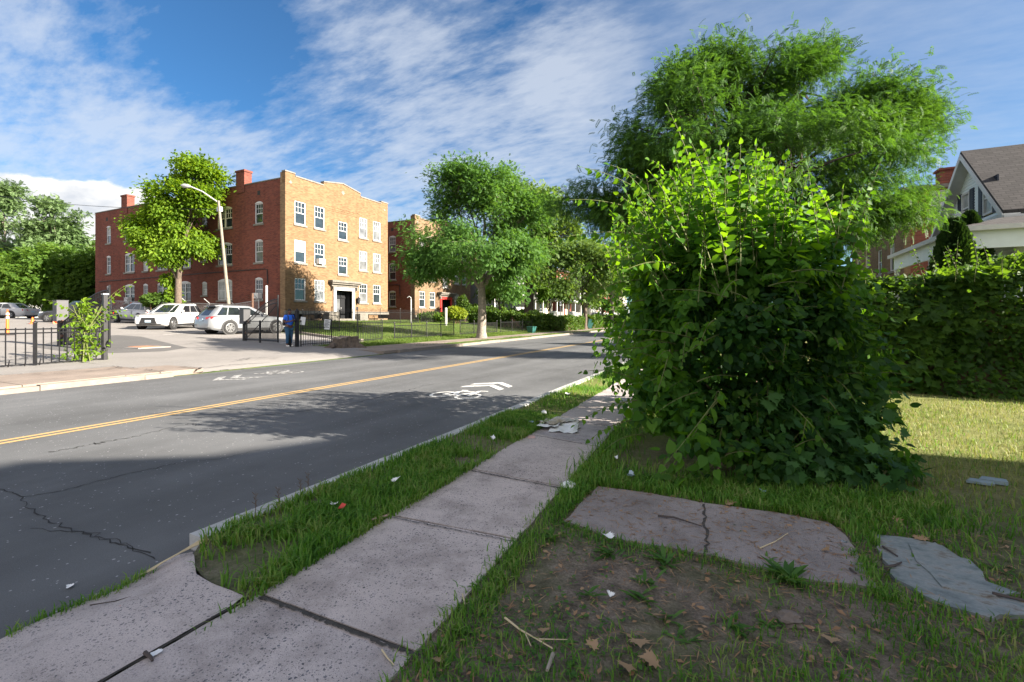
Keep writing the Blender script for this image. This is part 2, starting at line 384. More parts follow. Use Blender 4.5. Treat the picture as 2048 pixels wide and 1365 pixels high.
sky = nd(nt, 'TexSky'); sky.sky_type = 'NISHITA'; sky.sun_disc = False; sky.sun_elevation = R(SUN_EL); sky.sun_rotation = R(SAZ)
sky.air_density = 1.0; sky.dust_density = .4; sky.ozone_density = 2.2; sky.altitude = 50
tc = nd(nt, 'TexCoord').outputs['Generated']
sp = nd(nt, 'SeparateXYZ'); lk(nt, tc, sp.inputs[0]); dz = sp.outputs[2]
den = math_(nt, 'ADD', math_(nt, 'MAXIMUM', dz, 0.0), .16)
px_ = math_(nt, 'DIVIDE', sp.outputs[0], den); py_ = math_(nt, 'DIVIDE', sp.outputs[1], den)
cb = nd(nt, 'CombineXYZ'); lk(nt, px_, cb.inputs[0]); lk(nt, py_, cb.inputs[1])
# thin streaked cirrus sheet
mp = nd(nt, 'Mapping'); mp.inputs['Rotation'].default_value = (0, 0, R(SKY_ROT := -58)); mp.inputs['Scale'].default_value = (.42, 1.15, 1); mp.inputs['Location'].default_value = (1.7, .35, 0)
lk(nt, cb.outputs[0], mp.inputs[0])
wv = nd(nt, 'TexNoise', Scale=1.1, Detail=3.0); lk(nt, mp.outputs[0], wv.inputs['Vector'])
ws = nd(nt, 'VectorMath', operation='SCALE'); ws.inputs['Scale'].default_value = .55; lk(nt, wv.outputs['Color'], ws.inputs[0])
wa = nd(nt, 'VectorMath', operation='ADD'); lk(nt, mp.outputs[0], wa.inputs[0]); lk(nt, ws.outputs[0], wa.inputs[1])
big = noise(nt, wa.outputs[0], .95, 3, .5); fine = noise(nt, wa.outputs[0], 3.4, 9, .68)
# ripples
mp3 = nd(nt, 'Mapping'); mp3.inputs['Rotation'].default_value = (0, 0, R(20)); mp3.inputs['Scale'].default_value = (1.0, 2.2, 1); lk(nt, cb.outputs[0], mp3.inputs[0])
rip = noise(nt, mp3.outputs[0], 8.5, 6, .60)
cov = math_(nt, 'ADD', math_(nt, 'MULTIPLY', big, .80), math_(nt, 'ADD', math_(nt, 'MULTIPLY', fine, .98), math_(nt, 'MULTIPLY', rip, .85)))
# more cloud towards the left and low, clear blue right and overhead
lft = math_(nt, 'ADD', math_(nt, 'MULTIPLY', sp.outputs[0], -.20), math_(nt, 'MULTIPLY', dz, -.30))
cov = math_(nt, 'ADD', cov, lft)
def skydot(px, py):
    a = ray(px); v = Vector((a[0], a[1], (HZ - py) / F)).normalized(); n = nd(nt, 'VectorMath', operation='DOT_PRODUCT'); n.inputs[1].default_value = v; lk(nt, nrm.outputs[0], n.inputs[0]); return n.outputs['Value']
nrm = nd(nt, 'VectorMath', operation='NORMALIZE'); lk(nt, tc, nrm.inputs[0])
def smap(v, a, b, amt):
    m = nd(nt, 'MapRange', interpolation_type='SMOOTHSTEP'); m.inputs[1].default_value = a; m.inputs[2].default_value = b; m.inputs[4].default_value = amt; lk(nt, v, m.inputs[0]); return m.outputs[0]
for px, py, di, do, amt in ((320, 25, 3, 11, -.38), (480, 95, 3, 9, -.30), (20, 170, 1, 5, -.22), (650, 200, 3, 9, -.12), (90, 110, 4, 10, .06), (250, 270, 6, 20, .05), (720, 150, 3, 11, .12), (1160, 130, 2, 9, .3), (990, 30, 2, 7, -.12), (1000, 300, 5, 18, .15), (1900, 150, 8, 30, .12)):
    cov = math_(nt, 'ADD', cov, smap(skydot(px, py), math.cos(R(do)), math.cos(R(di)), amt))
rm = smap(skydot(1980, 170), math.cos(R(42)), math.cos(R(16)), .8); cov = math_(nt, 'ADD', math_(nt, 'MULTIPLY', cov, math_(nt, 'SUBTRACT', 1.0, rm)), math_(nt, 'MULTIPLY', rm, 1.25))
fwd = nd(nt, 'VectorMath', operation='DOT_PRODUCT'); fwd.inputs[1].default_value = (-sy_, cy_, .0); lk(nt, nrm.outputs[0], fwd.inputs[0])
backm = smap(fwd.outputs['Value'], .25, -.25, 1.0)         # unseen bright cloud bank overhead and behind the viewer, added to lift ambient light
cir = ramp(nt, math_(nt, 'MULTIPLY', cov, .5), [(.50, (.03, .03, .03)), (.60, (.30, .30, .30)), (.69, (.70, .70, .70)), (.80, (1, 1, 1))])
hz = nd(nt, 'MapRange'); hz.inputs[1].default_value = .0; hz.inputs[2].default_value = .12; lk(nt, dz, hz.inputs[0])
skyc = mix(nt, 1.0, sky.outputs[0], (.20, .42, .58), 'MULTIPLY')
CL = (2.9, 3.1, 3.4)
c = mix(nt, math_(nt, 'MULTIPLY', cir, .64), skyc, CL)
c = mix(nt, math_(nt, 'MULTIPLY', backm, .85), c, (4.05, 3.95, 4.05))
# heaped cumulus low on the left
cn = nd(nt, 'Mapping'); cn.inputs['Scale'].default_value = (1, 1, 1.5); lk(nt, tc, cn.inputs[0])
cu = noise(nt, cn.outputs[0], 5.5, 7, .56)
dirv = Vector((*ray(175), 0)).normalized()
vd = nd(nt, 'VectorMath', operation='DOT_PRODUCT'); lk(nt, tc, vd.inputs[0]); vd.inputs[1].default_value = (dirv.x, dirv.y, 0)
az = nd(nt, 'MapRange'); az.inputs[1].default_value = .955; az.inputs[2].default_value = .992; lk(nt, vd.outputs['Value'], az.inputs[0])
alt = nd(nt, 'MapRange'); alt.inputs[1].default_value = .275; alt.inputs[2].default_value = .19; lk(nt, dz, alt.inputs[0])
cm = math_(nt, 'ADD', cu, math_(nt, 'MULTIPLY', math_(nt, 'SUBTRACT', math_(nt, 'MULTIPLY', alt.outputs[0], az.outputs[0]), .5), .9))
cmask = ramp(nt, cm, [(.42, (0, 0, 0)), (.47, (1, 1, 1))])
shade = ramp(nt, noise(nt, cn.outputs[0], 9, 5, .6), [(.35, (2.7, 2.85, 3.1)), (.55, (4.2, 4.15, 4.05))])
c = mix(nt, cmask, c, shade)
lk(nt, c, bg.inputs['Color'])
S.view_settings.view_transform = 'Standard'; S.view_settings.look = 'None'; S.view_settings.exposure = EXPO if 'EXPO' in globals() else 2.2
S.view_settings.gamma = 1; S.view_settings.use_curve_mapping = False
S.cycles.max_bounces = 8; S.cycles.transparent_max_bounces = 8
try: S.cycles.use_denoising = True
except Exception: pass

# ------------------------------------------------------------------ ground, road, pavements
def lines(*segs):
    out = []
    for a, b, n in segs: out += list(np.linspace(a, b, n, endpoint=False))
    return out
e = .001
xs = lines((-600, -80, 8), (-80, -30, 26), (-30, -17.05, 14), (-17.05, -17, 1), (-17, -12.5 - e, 6)) + [RX0 - e, RX0, -9, -6, RX1, RX1 + e] + lines((-2.75, -2.1, 4), (-2.1, 6, 10), (6, 40, 12), (40, 600, 8)) + [600]
KY = G(410, 1082)[1]
ys = lines((-150, -10, 8), (-10, KY - .1, 12), (KY - .1, KY, 1), (KY, KY + .02, 1), (KY + .02, 6.55, 6), (6.55, 6.6, 1), (6.6, 15.0, 6), (15.0, 15.05, 1), (15.05, 18, 2), (18, 21, 8), (21, 60, 14), (60, 150, 10), (150, 1500, 10)) + [1500]
g = MB().grid(xs, ys, lambda x, y: h(x, y) - (.03 if RX0 <= x <= RX1 else (.11 if (RX1 < x < -2.2 and y <= KY - .09) or (-17.01 < x < RX0 and 6.59 < y < 15.01) else 0)))
struct(g.build('ground', M['ground']))
rd = MB(); rd.grid([RX1 - .14, RX1 + .3], [-60, -20, -5, KY - .01], lambda x, y: 0); rd.grid([RX0 + .14, -10, -7.7, -5, RX1 - .14], lines((-60, 60, 24), (60, 1200, 20)), lambda x, y: 0)
struct(rd.build('road', M['asphalt']))
# kerb stones: near side from y=2.05 on, far side with the drive opening
def kerb(name, x0, x1, ya, yb, ztop, mat, L=1.8, zb=-.02):
    k = MB(); y = ya
    while y < yb:
        y2 = min(yb, y + L - .012); j = random.uniform(-.008, .008); q = random.uniform(-.012, .012)
        k.box(x0 + j, x1 + j, y, y2, zb, ztop + q); y += L
    return struct(k.build(name, M[mat]))
kerb('kerb', RX1 - .15, RX1 - .01, KY, 95, NZ + .02, 'kerb')
kerb('kerb', RX0 + .01, RX0 + .17, -30, 6.6, .10, 'kerb_white'); kerb('kerb', RX0 + .01, RX0 + .17, 15.0, 120, .13, 'kerb_white', 2.2)
# yellow double line, drawn a hair above the road
for dx in (-.11, .05):
    y_ = MB(); y_.grid([-7.68 + dx, -7.60 + dx], lines((-30, 90, 40), (90, 400, 20)), lambda x, y: .004)
    struct(y_.build('road_line', M['paint_yellow']))
def poly_sheet(name, pts, z0, z1, mat, wob=.0, step=.12):
    """a slab from an outline; edges broken up a little so that they look worn"""
    P = []
    n = len(pts)
    for i in range(n):
        a = Vector(pts[i]); b = Vector(pts[(i + 1) % n]); k = max(1, int((b - a).length / step)) if wob else 1
        for q in range(k):
            p = a.lerp(b, q / k)
            if q and wob: p += Vector((random.uniform(-wob, wob), random.uniform(-wob, wob)))
            P.append((p.x, p.y))
    o = MB().prism(P, z0, z1).build(name, M[mat]); return struct(o)
sx0, sx1 = -2.13, -1.21                # near pavement edges
ap = [G(x, y, .012) for x, y in ((385, 1105), (355, 1108), (300, 1145), (240, 1180), (150, 1212), (60, 1250), (-60, 1310))]
def slab(pts, wob=.006, z1=NZ + .014, mat='concrete_aggregate', name='pavement'): return poly_sheet(name, pts, NZ - .06, z1, mat, wob)
# near pavement: one slab per bay with worn joints; the apron of the drive drops to the road
def swx(y):                             # pavement edges drift slightly
    return (-2.11 - .022 * (y - 1), -1.16 - .045 * (y - 1))
def bay(y0l, y0r, y1l, y1r, z=NZ + .014):
    g_ = .008
    a = (swx(y0l)[0], y0l + g_); b = (swx(y0r)[1], y0r + g_); c_ = (swx(y1r)[1], y1r - g_); d_ = (swx(y1l)[0], y1l - g_)
    slab([a, b, c_, d_], .005, z)
# joints read off the photo: (left px), (right px)
jl = [((522, 1193), (838, 1312)), ((782, 1034), (1048, 1086)), ((944, 941), (1148, 981)), ((1062, 869), (1222, 898)), ((1108, 838), (1240, 855))]
JY = []
for a, b in jl: JY.append((G(*a)[1], G(*b)[1]))
for k in range(14): JY.append((JY[-1][0] + 1.45, JY[-1][1] + 1.45))
for k in range(len(JY) - 1): bay(JY[k][0], JY[k][1], JY[k + 1][0], JY[k + 1][1], NZ + .014 + random.uniform(-.004, .004))
y0l, y0r = JY[0]
xl0, xr0 = swx(y0l)[0], swx(y0r)[1]
slab([(xl0, y0l - .012), (xl0 - .012, y0l - 3.0), (xr0 + .05, y0r - 3.2), (xr0, y0r - .012)], .004, NZ + .012)
# joint filler strip and soil in the open joints
jf = MB(); jyy = list(np.linspace(-2.6, 26, 16)); jf.add([p for y in jyy for p in ((swx(y)[0] + .02, y, NZ + .005), (swx(y)[1] - .02, y, NZ + .005))], [(2 * i, 2 * i + 1, 2 * i + 3, 2 * i + 2) for i in range(15)]); struct(jf.build('joint_fill', M['joint']))
# drive apron, ramping down to the road
apv = MB(); inner = [(xl0 - .022, y0l - .012 + 0.0)] ; top = G(388, 1150)
A = [(xl0 - .03, y0l - .05)]
def apz(p):
    t = np.clip((p[0] - (RX1 - .12)) / .75, 0, 1); return .012 + (NZ + .0) * (t * t * (3 - 2 * t))
edge = [Vector(p) for p in ap]
innr = [Vector(G(x, y)) for x, y in ((392, 1152), (420, 1170), (488, 1196))] 
innr += [Vector((xl0 - .03, y)) for y in np.linspace(y0l - .06, y0l - 2.9, 8)]
def resample(P, n):
    L = [0]
    for a, b in zip(P, P[1:]): L.append(L[-1] + (b - a).length)
    out = []
    for t in np.linspace(0, L[-1], n):
        i = max(k for k in range(len(P) - 1) if L[k] <= t + 1e-9); s_ = (t - L[i]) / max(1e-9, L[i + 1] - L[i]); out.append(P[i].lerp(P[i + 1], min(1, s_)))
    return out
edge.append(Vector((RX1 - .30, -2.2)))
E_ = resample(edge, 40); I_ = resample(innr, 40)
vs = []; K = 12
for a, b in zip(E_, I_):
    for k in range(K + 1):
        p = a.lerp(b, k / K); t = k / K; vs.append((p.x, p.y, .014 + (NZ - .002) * min(1, sm(0, .55, t))))
fs = [(i * (K + 1) + k, i * (K + 1) + k + 1, (i + 1) * (K + 1) + k + 1, (i + 1) * (K + 1) + k) for i in range(39) for k in range(K)]
apv.add(vs, fs); struct(apv.build('driveway_apron', M['concrete_aggregate'], smooth=60))
# private front path and bluestone step
fp = [G(x, y) for x, y in ((1196, 976), (1300, 990), (1400, 1008), (1560, 1030), (1660, 1050), (1692, 1075), (1757, 1182), (1600, 1160), (1412, 1112), (1250, 1085), (1128, 1046))]
poly_sheet('front_path', fp, NZ - .05, NZ + .012, 'concrete_path', .012, .1)
pj = MB(); a, b = Vector(G(1408, 1012)), Vector(G(1412, 1110)); 
def strip(mb, pts, w, z, jit=0):
    pts = [Vector(p) for p in pts]; L = []; 
    for i, p in enumerate(pts):
        d = (pts[min(i + 1, len(pts) - 1)] - pts[max(i - 1, 0)]).normalized(); n = Vector((-d.y, d.x)); ww = (w if not isinstance(w, (list, tuple)) else w[i]) * random.uniform(1 - jit, 1 + jit) / 2
        L += [(p.x + n.x * ww, p.y + n.y * ww, z), (p.x - n.x * ww, p.y - n.y * ww, z)]
    mb.add(L, [(2 * i, 2 * i + 1, 2 * i + 3, 2 * i + 2) for i in range(len(pts) - 1)])
def crackline(pts, n, jit):
    out = []
    P = resample([Vector(p) for p in pts], n)
    for i, p in enumerate(P): out.append(p + (Vector((random.gauss(0, jit), random.gauss(0, jit))) if 0 < i < n - 1 else Vector((0, 0))))
    return out
strip(pj, crackline([a, b], 20, .008), .014, NZ + .0155, .5); struct(pj.build('path_joint', M['joint']))
m, nt, bs = nodes('bluestone'); bs.inputs['Roughness'].default_value = .6; gpos = pos(nt)
mpb = nd(nt, 'Mapping'); mpb.inputs['Scale'].default_value = (1.2, 2.0, 1); mpb.inputs['Rotation'].default_value = (0, 0, R(35)); lk(nt, gpos, mpb.inputs[0])
cbs = ramp(nt, noise(nt, mpb.outputs[0], 4.5, 9, .72), [(.32, (.09, .105, .105)), (.46, (.185, .21, .21)), (.56, (.25, .262, .255)), (.62, (.17, .15, .125)), (.8, (.10, .082, .065))])
cbs = mix(nt, .7, cbs, ramp(nt, noise(nt, gpos, 60, 4, .7), [(.3, (.8, .8, .8)), (.7, (1.15, 1.15, 1.15))]), 'MULTIPLY')
lk(nt, cbs, bs.inputs['Base Color']); bump(nt, bs, noise(nt, mpb.outputs[0], 3, 8, .6), .5, .02)
bsn = [G(x, y) for x, y in ((1756, 1076), (1800, 1080), (1842, 1086), (1885, 1098), (1925, 1125), (1965, 1160), (1990, 1195), (2050, 1215), (2100, 1240), (1985, 1245), (1900, 1222), (1850, 1200), (1790, 1165), (1765, 1125))]
o = poly_sheet('bluestone_slab', bsn, NZ - .05, NZ + .02, 'bluestone', .02, .06); del o['kind']
setp(o, 'worn blue-grey stone slab with flaking edge beside the front path', 'stone slab')
fl = [Vector(p) for p in bsn]; fc = sum(fl, Vector((0, 0))) / len(fl)
fk = [fc + (p - fc) * random.uniform(.45, .86) + Vector((.06, .05)) for p in fl]; m_ = MB(); m_.prism([(p.x, p.y) for p in fk], NZ + .0205, NZ + .027); m_.build('stone_flake', M['bluestone'], o)
vs_ = [G(400, 1086), G(386, 1108), G(380, 1132), G(394, 1154), G(440, 1178), G(484, 1195), G(524, 1189), (swx(KY + .3)[0] + .03, KY + .3), (RX1 - .02, KY + .3)]
m_ = MB(); m_.prism(vs_, NZ - .09, NZ - .004); struct(m_.build('verge', M['ground']))
# far pavement, drive and car park
FX1, FX0 = RX0 + .01, -15.0
def sheet(name, xs, ys, mat, off=.02, skip=None):
    return struct(MB().grid(xs, ys, lambda x, y: h(x, y) + off, skip=skip).build(name, M[mat]))
fpv = MB(); y = -30.0
while y < 120:
    L = 1.7; drive = 6.6 < y < 13.2
    if not drive:
        q = random.uniform(-.005, .005)
        x1 = FX1 if y < 18 else FX1 - .95
        fpv.box(FX0, x1, y, y + L - .015, 0, .125 + q + (.0))
    y += L
struct(fpv.build('far_pavement', M['concrete_far']))
dv = MB()
dv.grid(list(np.linspace(-17.0, RX0 + .16, 9)), list(np.linspace(6.6, 15.0, 12)), lambda x, y: .016 + .11 * float(sm(RX0 + .16, RX0 - 1.6, x)) + (h(x, y) - .10) )
struct(dv.build('far_driveway', M['asphalt_old']))
cpk = MB(); nyy = 26; cxs = [-80, -65, -55, -48, -42, -37, -33, -31.5, -30.2, -28, -25.8, -24, -22, -20, -18.6, -17.0]
LBy = lambda x: 23.3 if x < -30 else 18.15 + .36 * min(7.2, max(0, -18.6 - x))
cv = [(x, -18 + (LBy(x) + 18) * j / nyy) for x in cxs for j in range(nyy + 1)]
cpk.add([(x, y, h(x, y) + .022) for x, y in cv], [(i * (nyy + 1) + j, (i + 1) * (nyy + 1) + j, (i + 1) * (nyy + 1) + j + 1, i * (nyy + 1) + j + 1) for i in range(len(cxs) - 1) for j in range(nyy)]); struct(cpk.build('car_park', M['asphalt_old']))
sheet('pavement_strip', [-17.0, -16.5, -15.0], list(np.linspace(-18, 6.6, 8)), 'asphalt_old', .02)
kk = MB(); LB = lambda x: 18.1 + .36 * min(7.2, max(0, -18.6 - x))
for i in range(9):
    xa, xb = -17.4 - i * 1.5, -17.4 - (i + 1) * 1.5 + .02
    P = [(xa, LB(xa)), (xb, LB(xb)), (xb, LB(xb) + .17), (xa, LB(xa) + .17)]
    kk.hexa([(x, y, h(x, y) - .1) for x, y in P] + [(x, y, h(x, y) + .15) for x, y in P])
struct(kk.build('kerb', M['kerb_white']))
# asphalt patch, drain, bay lines
def PZ(px, py, z): return G(px, py, z)
pt = [G(x, y, .36) for x, y in ((160, 680), (235, 677), (282, 678), (375, 690), (330, 695), (225, 699), (150, 700), (60, 694))]
pmb = MB(); pmb.add([(x, y, h(x, y) + .027) for x, y in pt], [tuple(range(len(pt)))]); struct(pmb.build('asphalt_patch', M['asphalt_patch']))
pm('rust_grate', (.24, .12, .07), .8, .3, 20, .3, 60); pm('concrete_pale', (.28, .25, .23), .85, .1)
dc = Vector(G(288, 690.5, .36)); dg = thing('drain_grate', (dc.x, dc.y, h(dc.x, dc.y)), 'rusty drain grate in a pale concrete frame on the car park', 'drain')
zz = h(dc.x, dc.y) + .03
m_ = MB(); m_.box(dc.x - .75, dc.x + .75, dc.y - .55, dc.y + .55, zz - .04, zz + .004); m_.build('frame', M['concrete_pale'], dg)
m_ = MB(); m_.box(dc.x - .5, dc.x + .5, dc.y - .36, dc.y + .36, zz - .03, zz + .008)
for k in range(9): m_.box(dc.x - .46 + k * .11, dc.x - .40 + k * .11, dc.y - .33, dc.y + .33, zz + .008, zz + .02)
m_.build('grate', M['rust_grate'], dg)
for i, (a, b) in enumerate((((220, 662), (330, 655.5)), ((272, 667), (400, 660)), ((325, 673), (440, 666)), ((560, 679), (690, 671)))):
    za = .4; p, q = Vector(G(*a, .42)), Vector(G(*b, .42)); l_ = MB(); n_ = (q - p).normalized(); n_ = Vector((-n_.y, n_.x)) * .05
    l_.add([(v.x, v.y, h(v.x, v.y) + .03) for v in (p - n_, q - n_, q + n_, p + n_)], [(0, 1, 2, 3)]); struct(l_.build('bay_line', M['paint_bay']))
# cracks in the road
cr = MB()
for pts, w, n in (([(-80, 965), (0, 978), (45, 992), (55, 1012), (95, 1040), (130, 1055), (210, 1080), (300, 1108)], .008, 60),
                  ([(45, 995), (110, 985), (190, 965), (270, 945), (350, 928)], .009, 40), ([(350, 928), (440, 918), (520, 900)], .005, 24),
                  ([(60, 1058), (190, 1068), (240, 1085), (310, 1120)], .006, 30)):
    strip(cr, crackline([G(x, y, 0) for x, y in pts], n, .011), w, .003, .6)
for pts, w in (([(700, 808), (760, 795), (850, 772), (1010, 748)], .014), ([(280, 870), (385, 846), (390, 852), (480, 835), (620, 822)], .014), ([(1010, 748), (1120, 740), (1260, 716)], .012), ([(100, 905), (280, 872)], .012)):
    strip(cr, crackline([G(x, y, 0) for x, y in pts], 50, .025), w, .003, .7)
struct(cr.build('road_crack', M['crack']))
cr = MB()
for pts, w in (([(360, 735), (410, 738), (470, 731), (540, 728)], .05), ([(470, 722), (500, 718), (560, 716)], .05), ([(60, 745), (150, 741), (220, 734), (330, 745)], .03), ([(0, 752), (150, 747), (235, 738)], .03)):
    strip(cr, [(p.x, p.y) for p in crackline([G(x, y, .13) for x, y in pts], 30, .04)], w, .155, .7)
struct(cr.build('pavement_crack', M['crack']))
# joint cracks along the near pavement
jc = MB()
for (a, b), w in zip(jl, (.016, .008, .012, .008, .008)):
    ww = [w * random.uniform(.5, 1.5) for _ in range(70)]
    strip(jc, crackline([G(*a, NZ + .02), G(*b, NZ + .02)], 70, .0045), ww, NZ + .0195)
strip(jc, crackline([G(490, 1198, NZ + .02), (xl0 - .015, y0l - 2.8)], 60, .004), .009, NZ + .0165, .3)
struct(jc.build('pavement_joint', M['joint']))
# cycle-lane symbols
def sharrow(cx, cyy, rot, mat, label):
    mb = MB(); Z = .006
    def T(u, v): c_, s_ = math.cos(rot), math.sin(rot); return (cx + u * c_ - v * s_, cyy + u * s_ + v * c_)
    def seg(a, b, w=.07): strip(mb, [T(*a), T(*b)], w, Z)
    for wx in (-.27, .27):
        for k in range(22):
            t0, t1 = 2 * math.pi * k / 22, 2 * math.pi * (k + 1) / 22
            mb.add([(*T(wx + math.cos(t) * r_ * .9, -.25 + math.sin(t) * r_ * 1.25), Z) for t, r_ in ((t0, .25), (t1, .25), (t1, .19), (t0, .19))], [(0, 1, 2, 3)])
    Z = .0075
    for a, b in (((-.27, -.25), (-.12, .20)), ((-.12, .2), (.2, .2)), ((-.16, .1), (0, -.25)), ((0, -.25), (.2, .2)), ((-.27, -.25), (0, -.25)), ((.27, -.25), (.18, .34)), ((.18, .34), (.34, .38)), ((-.2, .3), (-.06, .3)), ((-.12, .2), (-.13, .3))): seg(a, b); Z += .0003
    for o_ in (.62, 1.02):
        mb.add([(*T(u, v), .006) for u, v in ((-.46, o_), (0, o_ + .42), (0, o_ + .62), (-.46, o_ + .2))], [(0, 1, 2, 3)])
        mb.add([(*T(u, v), .006) for u, v in ((.46, o_), (.46, o_ + .2), (0, o_ + .62), (0, o_ + .42))], [(0, 1, 2, 3)])
    o = mb.build('bicycle_marking', M[mat]); setp(o, label, 'road marking', 'bicycle markings painted on the road')
sharrow(-4.72, 7.55, 0, 'paint_white', 'white bicycle and double chevron painted on the near lane, below the yellow line')
sharrow(-10.75, 8.2, math.pi, 'paint_white_worn', 'worn white bicycle and chevron painted on the far lane by the car park drive')
# ------------------------------------------------------------------ buildings
def fwall(mb, fr, u0, u1, z0, z1, holes=(), rev=.14, mi=0):
    us = sorted({u0, u1, *[x for q in holes for x in q[:2]]}); zs = sorted({z0, z1, *[x for q in holes for x in q[2:4]]})
    for a, b in zip(us, us[1:]):
        for c_, d_ in zip(zs, zs[1:]):
            um, zm = (a + b) / 2, (c_ + d_) / 2
            if any(q[0] < um < q[1] and q[2] < zm < q[3] for q in holes): continue
            mb.fquad(fr, [(a, 0, c_), (b, 0, c_), (b, 0, d_), (a, 0, d_)], mi)
    for a, b, c_, d_ in [q[:4] for q in holes]:
        for p, q in (((a, c_), (b, c_)), ((b, c_), (b, d_)), ((b, d_), (a, d_)), ((a, d_), (a, c_))):
            mb.fquad(fr, [(p[0], 0, p[1]), (q[0], 0, q[1]), (q[0], -rev, q[1]), (p[0], -rev, p[1])], mi)
def window(par, fr, uc, w, z0, z1, blind=None, arch=False, double=False, ac=False, lites=True, sill='stone', frame='white_paint', proud=0.0):
    u0, u1 = uc - w / 2, uc + w / 2; b = .075; f = MB(); O0, O1 = -.13 + proud, -.045 + proud
    f.fbox(fr, u0, u0 + b, O0, O1, z0, z1); f.fbox(fr, u1 - b, u1, O0, O1, z0, z1)
    f.fbox(fr, u0 + b, u1 - b, O0, O1, z1 - b, z1); f.fbox(fr, u0 + b, u1 - b, O0, O1, z0, z0 + b)
    cols = [(u0 + b, u1 - b)]
    if double:
        f.fbox(fr, uc - .07, uc + .07, O0, O1, z0 + b, z1 - b); cols = [(u0 + b, uc - .07), (uc + .07, u1 - b)]
    zm = (z0 + z1) / 2
    for a, c_ in cols:
        f.fbox(fr, a, c_, O0, O1 - .02, zm - .03, zm + .03)
        if lites:
            k = 3 if (c_ - a) > .5 else 2
            for i in range(1, k): x = a + (c_ - a) * i / k; f.fbox(fr, x - .012, x + .012, O0 + .01, O1 - .03, zm + .03, z1 - b)
            f.fbox(fr, a, c_, O0 + .01, O1 - .032, (zm + z1) / 2 - .012, (zm + z1) / 2 + .012)
    if arch:
        n = 8; ri = .13 * (1.3 if double else 1); poly = [(u0 + w * i / n, z1 + .002 + ri * (1 - (2 * i / n - 1) ** 2)) for i in range(n + 1)]
        f.fprism(fr, [(u0, z1 + .001)] + poly[1:-1] + [(u1, z1 + .001)], -.05, .004)
    fo = f.build('window', M[frame], par)
    if blind is None: blind = random.choice(['pane_dark', 'pane_dark', 'pane_grey', 'pane_blind'])
    for half in (0, 1):
        p = MB()
        for a, c_ in cols:
            za, zb = (z0 + b, zm - .03) if half == 0 else (zm + .03, z1 - b)
            p.fquad(fr, [(a, O0 + .03, za), (c_, O0 + .03, za), (c_, O0 + .03, zb), (a, O0 + .03, zb)])
        mat = blind if half == 1 or random.random() < .55 else random.choice(['pane_dark', 'pane_grey'])
        p.build('pane', M[mat], fo)
    if sill:
        s_ = MB(); s_.fbox(fr, u0 - .1, u1 + .1, -.1, .08, z0 - .14, z0 - .002); s_.build('sill', M[sill], fo)
    if ac:
        k = MB(); k.fbox(fr, uc - .3, uc + .3, -.05, .3, z0 + .08, z0 + .48)
        for i in range(5): k.fbox(fr, uc - .26, uc + .26, .3, .308, z0 + .13 + i * .065, z0 + .16 + i * .065)
        k.build('air_conditioner', M['ac_white'], fo)
    return fo
